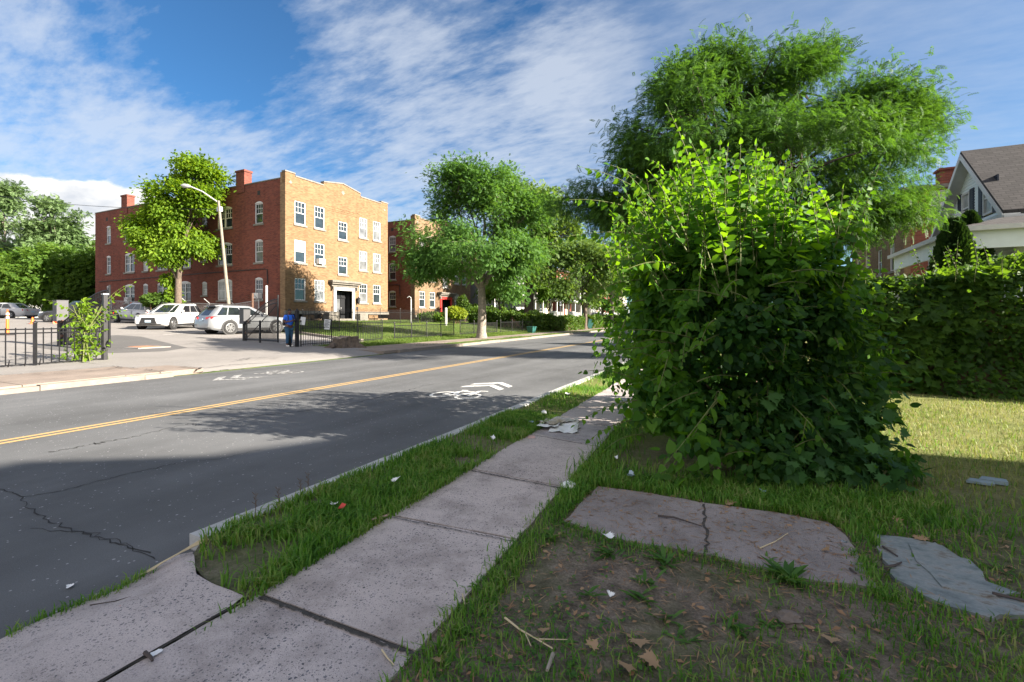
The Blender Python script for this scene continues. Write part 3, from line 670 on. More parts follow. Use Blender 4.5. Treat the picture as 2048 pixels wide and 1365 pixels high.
def apartment(X0, Y0, Y1, XB, zb, dz, label, mats, door, name='apartment_building', grp='brick apartment buildings'):
    wall_m, side_m, quoin = mats
    T = thing(name, (X0, (Y0 + Y1) / 2, zb), label, 'building', grp)
    FF = Fr((X0, 0, 0), (0, 1, 0), (1, 0, 0)); FS = Fr((0, Y0, 0), (1, 0, 0), (0, -1, 0)); FN = Fr((0, Y1, 0), (1, 0, 0), (0, 1, 0)); FB = Fr((XB, 0, 0), (0, 1, 0), (-1, 0, 0))
    yc = (Y0 + Y1) / 2
    tz = lambda z: z + dz
    wins = []
    for off, w in ((-4.2, .98), (-2.4, .98), (2.35, .98), (4.05, .98)):
        for za, zb_ in ((8.36, 10.1), (5.5, 7.2), (2.68, 4.34)): wins.append((yc + off, w, tz(za), tz(zb_)))
    for za, zb_ in ((7.82, 9.34), (4.95, 6.42)): wins.append((yc, 1.0, tz(za), tz(zb_)))
    dh = (yc - .80, yc + .95, tz(1.3), tz(3.62))
    holes = [(u - w / 2, u + w / 2, a, b) for u, w, a, b in wins] + [dh]
    fw = MB(); fwall(fw, FF, Y0, Y1, tz(1.9), tz(11.2), holes, .2)
    fwo = fw.build('front_wall', M[wall_m], T)
    # parapet with stepped ends and a low gable in the middle
    p = MB(); hw = (Y1 - Y0) / 2
    prof = [(-hw, 12.02), (-hw + .85, 12.02), (-hw + .85, 11.84), (-2.0, 11.84), (-2.0, 12.12), (0, 12.46), (2.0, 12.12), (2.0, 11.84), (hw - .9, 11.84), (hw - .9, 12.0), (hw, 12.0)]
    poly = [(yc - hw, tz(11.2)), ] + [(yc + a, tz(b)) for a, b in prof] + [(yc + hw, tz(11.2))]
    p.fprism(FF, poly[::-1], -.32, 0); p.build('parapet', M[wall_m], T)
    cp = MB()
    for (a, za), (b, zb_) in zip(prof, prof[1:]):
        if abs(a - b) < .01: continue
        ua, ub = yc + a - (.03 if a == -hw else 0), yc + b + (.03 if b == hw else 0)
        cp.hexa([FF.p(ua, -.36, tz(za) + .002), FF.p(ub, -.36, tz(zb_) + .002), FF.p(ub, .05, tz(zb_) + .002), FF.p(ua, .05, tz(za) + .002),
                 FF.p(ua, -.36, tz(za) + .1), FF.p(ub, -.36, tz(zb_) + .1), FF.p(ub, .05, tz(zb_) + .1), FF.p(ua, .05, tz(za) + .1)])
    cp.build('coping', M['stone'], T)
    d_ = MB()
    for a, z, r_ in ((0, 11.75, .2), (-hw + .45, 11.35, .14), (hw - .45, 11.35, .14)):
        d_ = MB(); d_.fprism(FF, [(yc + a - r_, tz(z)), (yc + a, tz(z) - r_), (yc + a + r_, tz(z)), (yc + a, tz(z) + r_)], -.02, .015); d_.build('stone_diamond', M['stone'], T)

    bm_ = MB()
    for k in range(3): bm_.fbox(FF, yc - 1.7, yc + 1.9, -.01, .02, tz(10.0 + .16 * k), tz(10.05 + .16 * k))
    bm_.build('brick_band', M[wall_m], T)
    # stone ledge and basement
    l_ = MB()
    for a, b in ((Y0 - .03, yc - 1.1), (yc + 1.25, Y1 + .03)): l_ = MB(); l_.fbox(FF, a, b, -.05, .12, tz(1.66), tz(1.9)); l_.build('stone_ledge', M['stone'], T)
    bb = MB(); fwall(bb, FF, Y0, Y1, zb - 1.2, tz(1.9), [(yc - 3.9, yc - 2.9, tz(1.2), tz(1.6)), (yc - 2.2, yc - 1.4, tz(1.2), tz(1.6)), (yc + 3, yc + 4.2, tz(1.2), tz(1.6)), (dh[0], dh[1], zb - 1.2, tz(1.9))], .3); bb.build('basement_wall', M['basement_brick'], T)
    bw = MB()
    for a, b in ((-3.9, -2.9), (-2.2, -1.4), (3, 4.2)): bw = MB(); bw.fquad(FF, [(yc + a, -.25, tz(1.2)), (yc + b, -.25, tz(1.2)), (yc + b, -.25, tz(1.6)), (yc + a, -.25, tz(1.6))]); bw.build('basement_window', M['pane_dark'], T)
    random.seed(int(Y0 * 10))
    for i, (u, w, a, b) in enumerate(wins): window(T, FF, u, w, a, b, ac=(Y0 < 30 and i == 4), sill='stone')
    # entrance
    ds = MB(); sm_ = M[door[1]]
    ds.fbox(FF, dh[0] - .28, dh[0], -.15, .12, tz(1.2), dh[3]); ds.fbox(FF, dh[1], dh[1] + .28, -.15, .12, tz(1.2), dh[3]); ds.fbox(FF, dh[0] - .28, dh[1] + .28, -.15, .12, dh[3], dh[3] + .3)
    ds.build('door_surround', sm_, T)
    hd = MB(); hd.fbox(FF, dh[0] - .75, dh[1] + .75, .0, .5, dh[3] + .62, dh[3] + .78); hd.fbox(FF, dh[0] - .65, dh[1] + .65, .0, .38, dh[3] + .48, dh[3] + .62); hd.fbox(FF, dh[0] - .55, dh[1] + .55, .0, .2, dh[3] + .3, dh[3] + .48)
    for u in (dh[0] - .5, dh[1] + .34): hd.fbox(FF, u, u + .16, .0, .3, dh[3] + .05, dh[3] + .3)
    hd.build('door_hood', M['stone_dark'], T)
    dr = MB(); dr.fbox(FF, dh[0], dh[1], -.75, -.68, tz(1.1), dh[3]); 
    for k in (.55, 1.18): dr.fbox(FF, dh[0] + k - .04, dh[0] + k + .04, -.68, -.62, tz(1.2), dh[3])
    dr.fbox(FF, dh[0], dh[1], -.68, -.62, tz(3.0), tz(3.1))
    do = dr.build('door', M['dark_door'], T)
    k_ = MB(); k_.fquad(FF, [(dh[0] + .62, -.675, tz(1.75)), (dh[0] + 1.12, -.675, tz(1.75)), (dh[0] + 1.12, -.675, tz(2.95)), (dh[0] + .62, -.675, tz(2.95))]); k_.build('door_glass', M['pane_grey'], do)
    k_ = MB(); k_.fbox(FF, dh[0] + 1.12, dh[0] + 1.16, -.62, -.56, tz(2.0), tz(2.25)); k_.build('handle', M['galvanised'], do)
    jb = MB(); jb.fbox(FF, dh[0] - .02, dh[0] + .0, -.75, -.15, tz(1.2), dh[3]); jb.fbox(FF, dh[1], dh[1] + .02, -.75, -.15, tz(1.2), dh[3]); jb.fbox(FF, dh[0], dh[1], -.75, -.15, dh[3], dh[3] + .02); jb.build('door_jamb', M['dark_door'], T)
    st = MB()
    for k in range(4): st.fbox(FF, dh[0] - .25, dh[1] + .25, -.7 if k == 3 else .3 * (2 - k), .3 * (3 - k), zb - .4, zb + (tz(1.3) - zb) * (k + 1) / 4 - .01)
    st.build('front_step', M['stone'], T)
    ck = MB(); ck.fbox(FF, dh[0] - 1.3, dh[0] - .3, 0.0, .7, zb - .4, tz(1.82)); ck.build('cheek_wall', M['stone'], T); ck = MB(); ck.fbox(FF, dh[1] + .3, dh[1] + 1.2, 0, .7, zb - .4, tz(1.7)); ck.build('cheek_wall', M['stone'], T)
    lp = MB(); lc = FF.p(dh[1] + .62, .2, tz(2.85)); lp.lathe([(.02, -.32), (.11, -.2), (.13, .12), (.16, .14), (.03, .3), (.01, .36)], lc, 8); lp.fbox(FF, dh[1] + .6, dh[1] + .64, 0, .2, tz(2.9), tz(2.94)); lp.fbox(FF, dh[1] + .55, dh[1] + .69, 0, .03, tz(2.6), tz(3.0)); lp.build('wall_lantern', M['black_iron'], T)
    mb2 = MB(); mb2.fbox(FF, dh[1] + .5, dh[1] + .72, 0, .06, tz(2.05), tz(2.3)); mb2.build('letter_box', M['dark_grey_metal'], T)
    # side walls
    xq = X0 - .54
    q = MB(); fwall(q, FS, xq, X0, zb - 1.2, tz(11.2)); 
    q.fprism(FS, [(xq, tz(11.201)), (X0 - .323, tz(11.201)), (X0 - .323, tz(12.02)), (xq, tz(12.02))], -.3, 0); q.build('corner_return', M[quoin], T)
    q = MB(); fwall(q, FN, xq, X0, zb - 1.2, tz(11.2)); q.build('corner_return', M[quoin], T)
    sw = [(-2.9, .92, 0), (-6.98, 1.85, 1), (-9.6, .7, 0), (-12.3, 1.65, 1), (-15.6, 1.65, 1), (-18.25, .8, 0), (-20.9, 1.7, 1), (-24.6, .8, 0)]
    sw = [(X0 + a, w, dbl) for a, w, dbl in sw if X0 + a - w > XB + .3]
    zs_ = ((8.46, 10.0), (5.55, 7.15), (2.75, 4.28))
    holes = []; wl = []
    for i, (u, w, dbl) in enumerate(sw):
        for j, (a, b) in enumerate(zs_):
            if w < .75: a = a + .45; b = b - .1
            if not dbl and w >= .75 and i > 3 and False: pass
            holes.append((u - w / 2, u + w / 2, tz(a), tz(b))); wl.append((u, w, tz(a), tz(b), dbl, i, j))
    s_ = MB(); fwall(s_, FS, XB, xq, zb - 1.2, tz(11.55), holes); s_.fquad(FS, [(XB, -.3, tz(11.55)), (xq, -.3, tz(11.55)), (xq, -.3, tz(10)), (XB, -.3, tz(10))]); 
    s_.fquad(FS, [(XB, 0, tz(11.55)), (xq, 0, tz(11.55)), (xq, -.3, tz(11.55)), (XB, -.3, tz(11.55))])
    s_.build('side_wall', M[side_m], T)
    for u, w, a, b, dbl, i, j in wl: window(T, FS, u, w, a, b, arch=True, double=bool(dbl), ac=(Y0 < 30 and i == 0 and j == 2) or (i == 6 and j == 2), frame='cream_paint' if (i == 1 and j == 0 and Y0 < 30) else 'white_paint')
    s_ = MB(); fwall(s_, FN, XB, xq, zb - 1.2, tz(11.55)); fwall(s_, FB, Y0, Y1, zb - 1.2, tz(11.55)); s_.build('rear_wall', M[side_m], T)
    cs = MB(); cs.fbox(FS, XB - .03, xq + .0, -.34, .04, tz(11.552), tz(11.63)); cs.build('side_coping', M['stone_dark'], T); cs = MB(); cs.fbox(FN, XB - .03, xq, -.3, .04, tz(11.552), tz(11.63)); cs.build('side_coping', M['stone_dark'], T)
    rf = MB(); rf.box(XB + .02, X0 - .33, Y0 + .31, Y1 - .31, tz(11.0), tz(11.12)); ro = rf.build('roof', M['roof_tar'], T)
    vt = MB()
    for u in (-2.9, -24.9): vt.fbox(FS, X0 + u - .16, X0 + u + .16, -.06, .006, tz(10.62), tz(10.95))
    vt.build('roof_vent', M['black_rubber'], T)
    cm_ = MB()
    for u in (-5.0, -21.7):
        cm_.fbox(FS, X0 + u - .5, X0 + u + .5, -.55, .06, tz(11.0), tz(12.62)); cm_.fbox(FS, X0 + u - .56, X0 + u + .56, -.6, .11, tz(12.62), tz(12.76))
        c1 = cm_.build('chimney', M['red_brick'], ro); cm_ = MB()
    lf = MB()
    for k in range(3): lf.fbox(FS, X0 - 3.3 + k * .004, XB + .6, 0, .04, tz(4.62 + k * .001), tz(4.66)); break
    cbp = [FS.p(XB + .8, .05, tz(4.85)), FS.p(X0 - 8, .05, tz(5.0)), FS.p(X0 - 2.2, .05, tz(5.02)), FS.p(X0 - 1.9, .05, tz(4.95)), FS.p(X0 - 1.85, .05, tz(3.9))]
    lf = MB(); lf.tube(cbp, .035, 5); lf.build('cable_pipe', M['wire'], T)
    return T
AZ = 1.1
bA = apartment(-29.7, 23.35, 34.34, -56.8, AZ, 0, 'three storey yellow brick apartment house with red brick side wall facing the car park', ('yellow_brick', 'red_brick', 'yellow_brick_dark'), (0, 'stone_white'))
bB = apartment(-29.7, 38.4, 49.3, -50, 1.05, -.25, 'weathered tan brick apartment house with red door frame, behind the leafy street tree', ('tan_brick', 'red_brick_clean', 'tan_brick'), (0, 'red_door'))

# --- row houses farther along
def rowhouse(Y0, Y1, X0, zb, zh, wall, roof, label, porch='white_paint', gable=True, bay=False, bricklow=None):
    T = thing('row_house', (X0, (Y0 + Y1) / 2, zb), label, 'house', 'houses farther along the street')
    XB = X0 - 10; FF = Fr((X0, 0, 0), (0, 1, 0), (1, 0, 0)); FS = Fr((0, Y0, 0), (1, 0, 0), (0, -1, 0)); FN = Fr((0, Y1, 0), (1, 0, 0), (0, 1, 0)); FB = Fr((XB, 0, 0), (0, 1, 0), (-1, 0, 0))
    yc = (Y0 + Y1) / 2; w2 = (Y1 - Y0) / 2; zt = zb + zh
    wl = [(yc - w2 * .48, 1.0, zb + 3.9, zb + 5.5), (yc + w2 * .48, 1.0, zb + 3.9, zb + 5.5), (yc - w2 * .5, 1.1, zb + .95, zb + 2.55)]
    if zh > 8: wl += [(yc - w2 * .48, 1.0, zb + 6.7, zb + 8.2), (yc + w2 * .48, 1.0, zb + 6.7, zb + 8.2)]
    dh = (yc + w2 * .2, yc + w2 * .2 + 1.1, zb + .6, zb + 2.8)
    w = MB(); fwall(w, FF, Y0, Y1, zb - 1.5, zt, [(u - a / 2, u + a / 2, c_, d_) for u, a, c_, d_ in wl] + [dh]); w.build('front_wall', M[wall], T)
    w = MB(); sw = [(X0 - 2.5, .9, zb + 1.2, zb + 2.6), (X0 - 6, .9, zb + 1.2, zb + 2.6), (X0 - 2.5, .9, zb + 4.2, zb + 5.6), (X0 - 6, .9, zb + 4.2, zb + 5.6)]
    fwall(w, FS, XB, X0, zb - 1.5, zt, [(u - a / 2, u + a / 2, c_, d_) for u, a, c_, d_ in sw]); fwall(w, FN, XB, X0, zb - 1.5, zt); fwall(w, FB, Y0, Y1, zb - 1.5, zt)
    if gable: w.fprism(FF, [(Y0, zt), (Y1, zt), (yc, zt + w2 * .8)], -.2, 0)
    w.build('side_wall', M[bricklow or wall], T)
    for u, a, c_, d_ in wl: window(T, FF, u, a, c_, d_, lites=False)
    for u, a, c_, d_ in sw: window(T, FS, u, a, c_, d_, lites=False)
    r = MB(); ov = .35
    if gable:
        zr = zt + w2 * .8
        for sgn in (-1, 1):
            ye = yc + sgn * (w2 + ov); ze = zt - ov * .8
            a = [(X0 + ov, ye, ze), (XB - ov, ye, ze), (XB - ov, yc, zr), (X0 + ov, yc, zr)]
            r.hexa([(x, y, z + .02) for x, y, z in a] + [(x, y, z + .16) for x, y, z in a])
    else:
        r.box(XB - .1, X0 + .35, Y0 - .12, Y1 + .12, zt + .002, zt + .35)
    ro = r.build('roof', M[roof], T)
    c_ = MB(); c_.box(X0 - 5, X0 - 4.3, yc - .4, yc + .3, zt, zt + w2 * .8 + 1.0); c_.build('chimney', M['red_brick'], ro)
    d = MB(); d.fbox(FF, dh[0], dh[1], -.12, -.06, dh[2], dh[3]); d.build('door', M['cream_paint'], T)
    # porch
    py0, py1 = Y0 + .3, Y1 - .3; px1 = X0 + 2.2
    p = MB(); p.box(X0, px1, py0, py1, zb - 1.2, zb + .55); p.build('porch_floor', M['stone'], T)
    pr = MB(); pr.box(X0 + .002, px1 + .3, py0 - .25, py1 + .25, zb + 3.05, zb + 3.3); pr.hexa([(X0 + .002, py0 - .25, zb + 3.302), (px1 + .3, py0 - .25, zb + 3.302), (px1 + .3, py1 + .25, zb + 3.302), (X0 + .002, py1 + .25, zb + 3.302), (X0 + .002, py0, zb + 3.75), (X0 + .3, py0, zb + 3.75), (X0 + .3, py1, zb + 3.75), (X0 + .002, py1, zb + 3.75)]); pr.build('porch_roof', M[porch], T)
    for i in range(3):
        y = py0 + .2 + (py1 - py0 - .4) * i / 2; q = MB(); q.box(px1 - .22, px1, y - .11, y + .11, zb + .55, zb + 3.05); q.box(px1 - .27, px1 + .04, y - .16, y + .16, zb + .55, zb + .7); q.build('porch_post', M[porch], T)
    rl = MB(); rl.box(px1 - .14, px1 - .08, py0 + .3, (py0 + py1) / 2 - .1, zb + 1.3, zb + 1.38)
    y = py0 + .36
    while y < py1 - .3:
        rl.box(px1 - .13, px1 - .09, y, y + .05, zb + .56, zb + 1.3); y += .16
    rl.build('porch_railing', M[porch], T)
    if bay:
        b_ = MB(); b_.box(X0 + .6, px1 - .3, py0 + .2, yc, zb + .56, zb + 3.0); b_.build('porch_enclosure', M[porch], T)
        for k in range(3):
            f = Fr((px1 - .3, 0, 0), (0, 1, 0), (1, 0, 0)); window(T, f, py0 + .8 + k * (yc - py0) / 3.2, .8, zb + 1.4, zb + 2.7, lites=False, sill=None, proud=.14)
    for k in range(4):
        pass
    sp_ = MB()
    for k in range(3): sp_.box(px1, px1 + .3 * (3 - k), dh[0] - .2, dh[1] + .2, zb - 1, zb - .1 + .2 * k)
    sp_.build('front_step', M['stone'], T)
    return T
random.seed(3)
zr = 1.0
rowhouse(51.6, 58.6, -30, zr, 6.4, 'siding_grey', 'shingle_red', 'grey sided house with glazed white porch, right after the tan brick block', bay=True)
rowhouse(60.5, 67.5, -29.5, zr, 6.2, 'siding_white', 'shingle_grey', 'white sided house with white porch behind the thick dark trunk')
rowhouse(69.6, 76.6, -29.5, zr, 6.6, 'siding_cream', 'shingle_red', 'cream sided house with square white porch posts beside the thick trunk')
rowhouse(78.6, 86.6, -29.5, zr, 8.8, 'red_brick_clean', 'stone', 'red brick flat roofed row house with white windows', gable=False)
rowhouse(89, 96.5, -28.5, zr, 6.4, 'siding_white', 'shingle_grey', 'small white house with bay enclosed porch behind the slim street tree', bay=True)
rowhouse(99, 107, -29, zr, 8.6, 'tan_brick', 'stone', 'tan brick row house with flat roof near the end of the street', gable=False)
rowhouse(109.5, 118, -29, zr, 8.6, 'red_brick', 'stone', 'dark red brick house farthest along the street', gable=False, bricklow='red_brick')
rowhouse(121, 129, -28, zr, 6.6, 'siding_cream', 'shingle_grey', 'pale house at the far end of the street, mostly behind leaves')

# --- far houses behind the car park
def simplehouse(cx, cy, w, l, zb, zh, rot, wall, roof, trim, label):
    T = thing('house', (cx, cy, zb), label, 'house')
    A = Matrix.Translation((cx, cy, zb)) @ Matrix.Rotation(rot, 4, 'Z')
    w2, l2 = w / 2, l / 2; mb = MB()
    mb.box(-w2, w2, -l2, l2, -1, zh, T=A)
    mb.add([A @ Vector(p) for p in ((-w2, -l2, zh), (w2, -l2, zh), (0, -l2, zh + w2 * .9), (-w2, l2, zh), (w2, l2, zh), (0, l2, zh + w2 * .9))], [(0, 1, 2), (5, 4, 3)]); mb.build('wall', M[wall], T)
    r = MB()
    for s_ in (-1, 1):
        a = [(s_ * (w2 + .4), -l2 - .4, zh - .36), (s_ * (w2 + .4), l2 + .4, zh - .36), (0, l2 + .4, zh + w2 * .9), (0, -l2 - .4, zh + w2 * .9)]
        r.hexa([A @ Vector((x, y, z + .02)) for x, y, z in a] + [A @ Vector((x, y, z + .2)) for x, y, z in a])
    r.build('roof', M[roof], T)
    t = MB()
    for s_ in (-1, 1):
        a = [(s_ * (w2 + .42), -l2 - .45, zh - .55), (0, -l2 - .45, zh + w2 * .9 - .2)]
        t.hexa([A @ Vector((a[0][0], y, a[0][2])) for y in (-l2 - .45, -l2 - .41)] + [A @ Vector((a[1][0], y, a[1][2])) for y in (-l2 - .41, -l2 - .45)] + [A @ Vector((a[0][0], y, a[0][2] + .3)) for y in (-l2 - .45, -l2 - .41)] + [A @ Vector((a[1][0], y, a[1][2] + .3)) for y in (-l2 - .41, -l2 - .45)])
    t.build('trim', M[trim], T)
    f = Fr(A @ Vector((0, -l2, 0)), (A.to_3x3() @ Vector((1, 0, 0))), (A.to_3x3() @ Vector((0, -1, 0))))
    for u in (-w2 * .45, w2 * .45):
        for z in (1.2, 4.0): window(T, f, u, .9, z, z + 1.5, proud=.15, lites=False)
    return T
x, y = PD(15, 74); simplehouse(x, y, 9, 10, 1.5, 7.0, R(62), 'siding_white', 'shingle_grey', 'red_door', 'white gabled house with red trim, half hidden by trees at left')
x, y = PD(178, 84); simplehouse(x, y, 8, 10, 1.5, 8.8, R(70), 'siding_white', 'shingle_grey', 'white_paint', 'pale house roof peeking between trees and the brick apartment house')

# --- pale blue gabled house and brick block on the right
def clap(mb, fr, zb, zt, uf, holes=(), e=.115, mi=0):
    z = zb
    while z < zt - .01:
        z2 = min(z + e, zt); a0, b0 = uf((z + z2) / 2); segs = [(a0, b0)]
        for q in holes:
            if q[2] < (z + z2) / 2 < q[3]:
                ns = []
                for a, b in segs:
                    if q[0] > a and q[1] < b: ns += [(a, q[0]), (q[1], b)]
                    else: ns.append((a, b))
                segs = ns
        for a, b in segs:
            if b - a < .02: continue
            mb.fquad(fr, [(a, .022, z), (b, .022, z), (b, 0.0, z2), (a, 0.0, z2)], mi); mb.fquad(fr, [(a, 0, z), (b, 0, z), (b, .022, z), (a, .022, z)], mi)
        z = z2
def bluehouse():
    X0, Y0, Y1, XB, zb = 8.15, 22.6, 29.0, 22.0, .2
    ze, zr = 5.35, 8.2; yc = 25.75; zp = 4.75
    T = thing('gabled_house', (X0, yc, zb), 'pale blue clapboard house with grey shingle gable roof behind the hedge', 'house')
    FF = Fr((X0, 0, 0), (0, 1, 0), (-1, 0, 0)); FS = Fr((0, Y0, 0), (1, 0, 0), (0, -1, 0)); FN = Fr((0, Y1, 0), (1, 0, 0), (0, 1, 0)); FB = Fr((XB, 0, 0), (0, 1, 0), (1, 0, 0))
    wl = [(24.55, .78, 5.45, 6.75), (26.55, .78, 5.45, 6.75)]; hl = [(u - a / 2, u + a / 2, c_, d_) for u, a, c_, d_ in wl]
    gw = MB(); gu = lambda z: (yc - (zr - z) / (zr - ze) * (yc - Y0), yc + (zr - z) / (zr - ze) * (Y1 - yc)) if z > ze else (Y0, Y1)
    clap(gw, FF, zp + .3, zr - .02, gu, hl)
    lowh = [(23.2, 24.0, .9, 3.0), (27.2, 28.3, 1.5, 3.0)]
    clap(gw, FF, zb - .4, zp + .3, lambda z: (Y0, Y1), lowh); gw.build('gable_wall', M['siding_blue'], T)
    sh = [(9.1, 10.0, .95, 3.1), (10.9, 11.5, 1.7, 3.1)]
    s_ = MB(); clap(s_, FS, zb - .4, ze, lambda z: (X0, XB), sh); s_.build('side_wall', M['siding_blue'], T)
    s_ = MB(); fwall(s_, FN, X0, XB, zb - .4, ze); fwall(s_, FB, Y0, Y1, zb - .4, ze); s_.build('rear_wall', M['siding_blue'], T)
    for u, a, c_, d_ in wl:
        window(T, FF, u, a, c_, d_, blind='pane_blind', lites=False, sill=None, proud=.1, ac=(u > 26))
        for sgn in (-1, 1):
            k = MB(); uu = u + sgn * (a / 2 + .21); k.fbox(FF, uu - .19, uu + .19, .0, .05, c_ - .05, d_ + .05)
            for q in range(14): zq = c_ + q * .093; k.fbox(FF, uu - .14, uu + .14, .05, .062, zq, zq + .05)
            k.build('shutter', M['shutter'], T)
    window(T, FF, 27.75, 1.1, 1.5, 3.0, lites=False, proud=.1); 
    d = MB(); d.fbox(FF, 23.2, 24.0, -.1, -.03, .9, 3.0); d.build('door', M['white_paint'], T)
    window(T, FS, 11.2, .6, 1.7, 3.1, blind='pane_dark', lites=False, frame='white_paint', proud=.12)
    d = MB(); d.fbox(FS, 9.1, 10.0, -.1, -.02, .95, 3.1); d.fbox(FS, 9.02, 9.1, -.1, .04, .95, 3.2); d.fbox(FS, 10.0, 10.08, -.1, .04, .95, 3.2); d.fbox(FS, 9.1, 10.0, -.1, .04, 3.1, 3.2); do = d.build('door', M['white_paint'], T)
    d = MB(); d.fbox(FS, 9.3, 9.8, -.02, .0, 1.9, 2.95); d.build('pane', M['pane_grey'], do)
    # main roof: ridge along X
    r = MB(); ox = .45
    for yb, sg in ((Y0, -1), (Y1, 1)):
        sl_ = (zr - ze) / abs(yc - yb); ye = yb + sg * .35; zz = ze - .35 * sl_
        a = [(X0 - ox, ye, zz), (XB + .3, ye, zz), (XB + .3, yc, zr), (X0 - ox, yc, zr)]
        r.hexa([(x, y, z + .03) for x, y, z in a] + [(x, y, z + .15) for x, y, z in a])
    ro = r.build('roof', M['shingle_grey'], T)
    c_ = MB(); c_.box(14.0, 14.9, 22.9, 23.4, 5.6, 6.35); c_.box(13.9, 15.0, 22.6, 23.5, 6.35, 6.45); c_.build('dormer_vent', M['dark_grey_metal'], ro)
    # white rake boards, soffit and gutter
    t = MB()
    for yb, sg in ((Y0, -1), (Y1, 1)):
        sl_ = (zr - ze) / abs(yc - yb); ye = yb + sg * .35; zz = ze - .35 * sl_
        q = [(X0 - ox - .03, ye, zz - .2), (X0 - ox + .01, ye, zz - .2), (X0 - ox + .01, yc, zr - .2), (X0 - ox - .03, yc, zr - .2)]
        t.hexa(q + [(x, y, z + .23) for x, y, z in q])
        q = [(X0 - ox + .012, ye, zz - .03), (X0, ye, zz - .03), (X0, yc, zr - .03), (X0 - ox + .012, yc, zr - .03)]
        t.hexa(q + [(x, y, z + .055) for x, y, z in q])
    t.box(X0 - ox, XB + .3, Y0 - .42, Y0 - .34, ze - .62, ze - .34)
    t.hexa([(X0 - .03, Y0 - .02, ze - .35), (X0 - .03, Y1 + .02, ze - .35), (X0 - .07, Y1 + .02, ze - .35), (X0 - .07, Y0 - .02, ze - .35), (X0 - .03, Y0 - .02, ze - .12), (X0 - .03, Y1 + .02, ze - .12), (X0 - .07, Y1 + .02, ze - .12), (X0 - .07, Y0 - .02, ze - .12)])
    t.build('trim', M['white_paint'], T)
    # wrap-round porch
    pr = MB(); PX0, PY0 = X0 - 2.0, Y0 - 1.7; PXB = X0 + 5.6
    def skirt(pts_out, pts_in, zo, zi, th=.1):
        n = len(pts_out)
        for i in range(n - 1):
            q = [(*pts_out[i], zo), (*pts_out[i + 1], zo), (*pts_in[i + 1], zi), (*pts_in[i], zi)]
            pr.hexa(q + [(x, y, z + th) for x, y, z in q])
    skirt([(PX0, Y1 + .3), (PX0, PY0), (PXB, PY0)], [(X0 - .03, Y1 + .3), (X0 - .03, Y0 - .03), (PXB, Y0 - .03)], zp - .35, zp + .2)
    pr.build('porch_roof', M['shingle_grey'], T)
    gt = MB(); gt.box(PX0 - .1, PX0, PY0 - .1, Y1 + .3, zp - .42, zp - .26); gt.box(PX0, PXB + .1, PY0 - .1, PY0, zp - .42, zp - .26); gt.build('gutter', M['white_paint'], T)
    fb = MB(); fb.box(PX0 + .12, PX0 + .22, PY0 + .12, Y1 + .1, zp - 1.0, zp - .37); fb.box(PX0 + .22, PXB, PY0 + .12, PY0 + .22, zp - 1.0, zp - .37); fb.build('porch_beam', M['siding_blue'], T)
    for (x, y) in ((PX0 + .17, PY0 + .17), (PX0 + .17, Y0 + 1.6), (PX0 + .17, Y1 - .2)):
        q = MB(); q.lathe([(.14, .75), (.12, 1.0), (.10, zp - 1.12), (.14, zp - 1.02)], (x, y, 0), 14); q.build('porch_post', M['white_paint'], T, smooth=True)
    ep = MB(); ep.box(PXB - .05, PXB, PY0 + .12, Y0, zb - .3, zp - .36); FSE = Fr((0, PY0 + .05, 0), (1, 0, 0), (0, -1, 0)); clap(ep, FSE, zb - .3, zp - .4, lambda z: (PXB, XB - .5)); ep.box(PXB, XB - .5, PY0 + .06, Y0 - .03, zb - .3, zp - .41); ep.build('side_room', M['siding_blue'], T)
    fl = MB(); fl.box(PX0 + .1, PXB - .06, PY0 + .1, Y0 - .001, zb - .4, .78); fl.box(PX0 + .1, X0 - .03, Y0 + .001, Y1, zb - .4, .78); fl.build('porch_floor', M['stone'], T)
    pw = MB(); clap(pw, Fr((0, PY0 + .1, 0), (1, 0, 0), (0, -1, 0)), zb - .4, 1.5, lambda z: (PX0 + .1, PXB - .06)); pw.build('porch_apron', M['siding_blue'], T)
    T.location.x += .55
    return T
bluehouse()
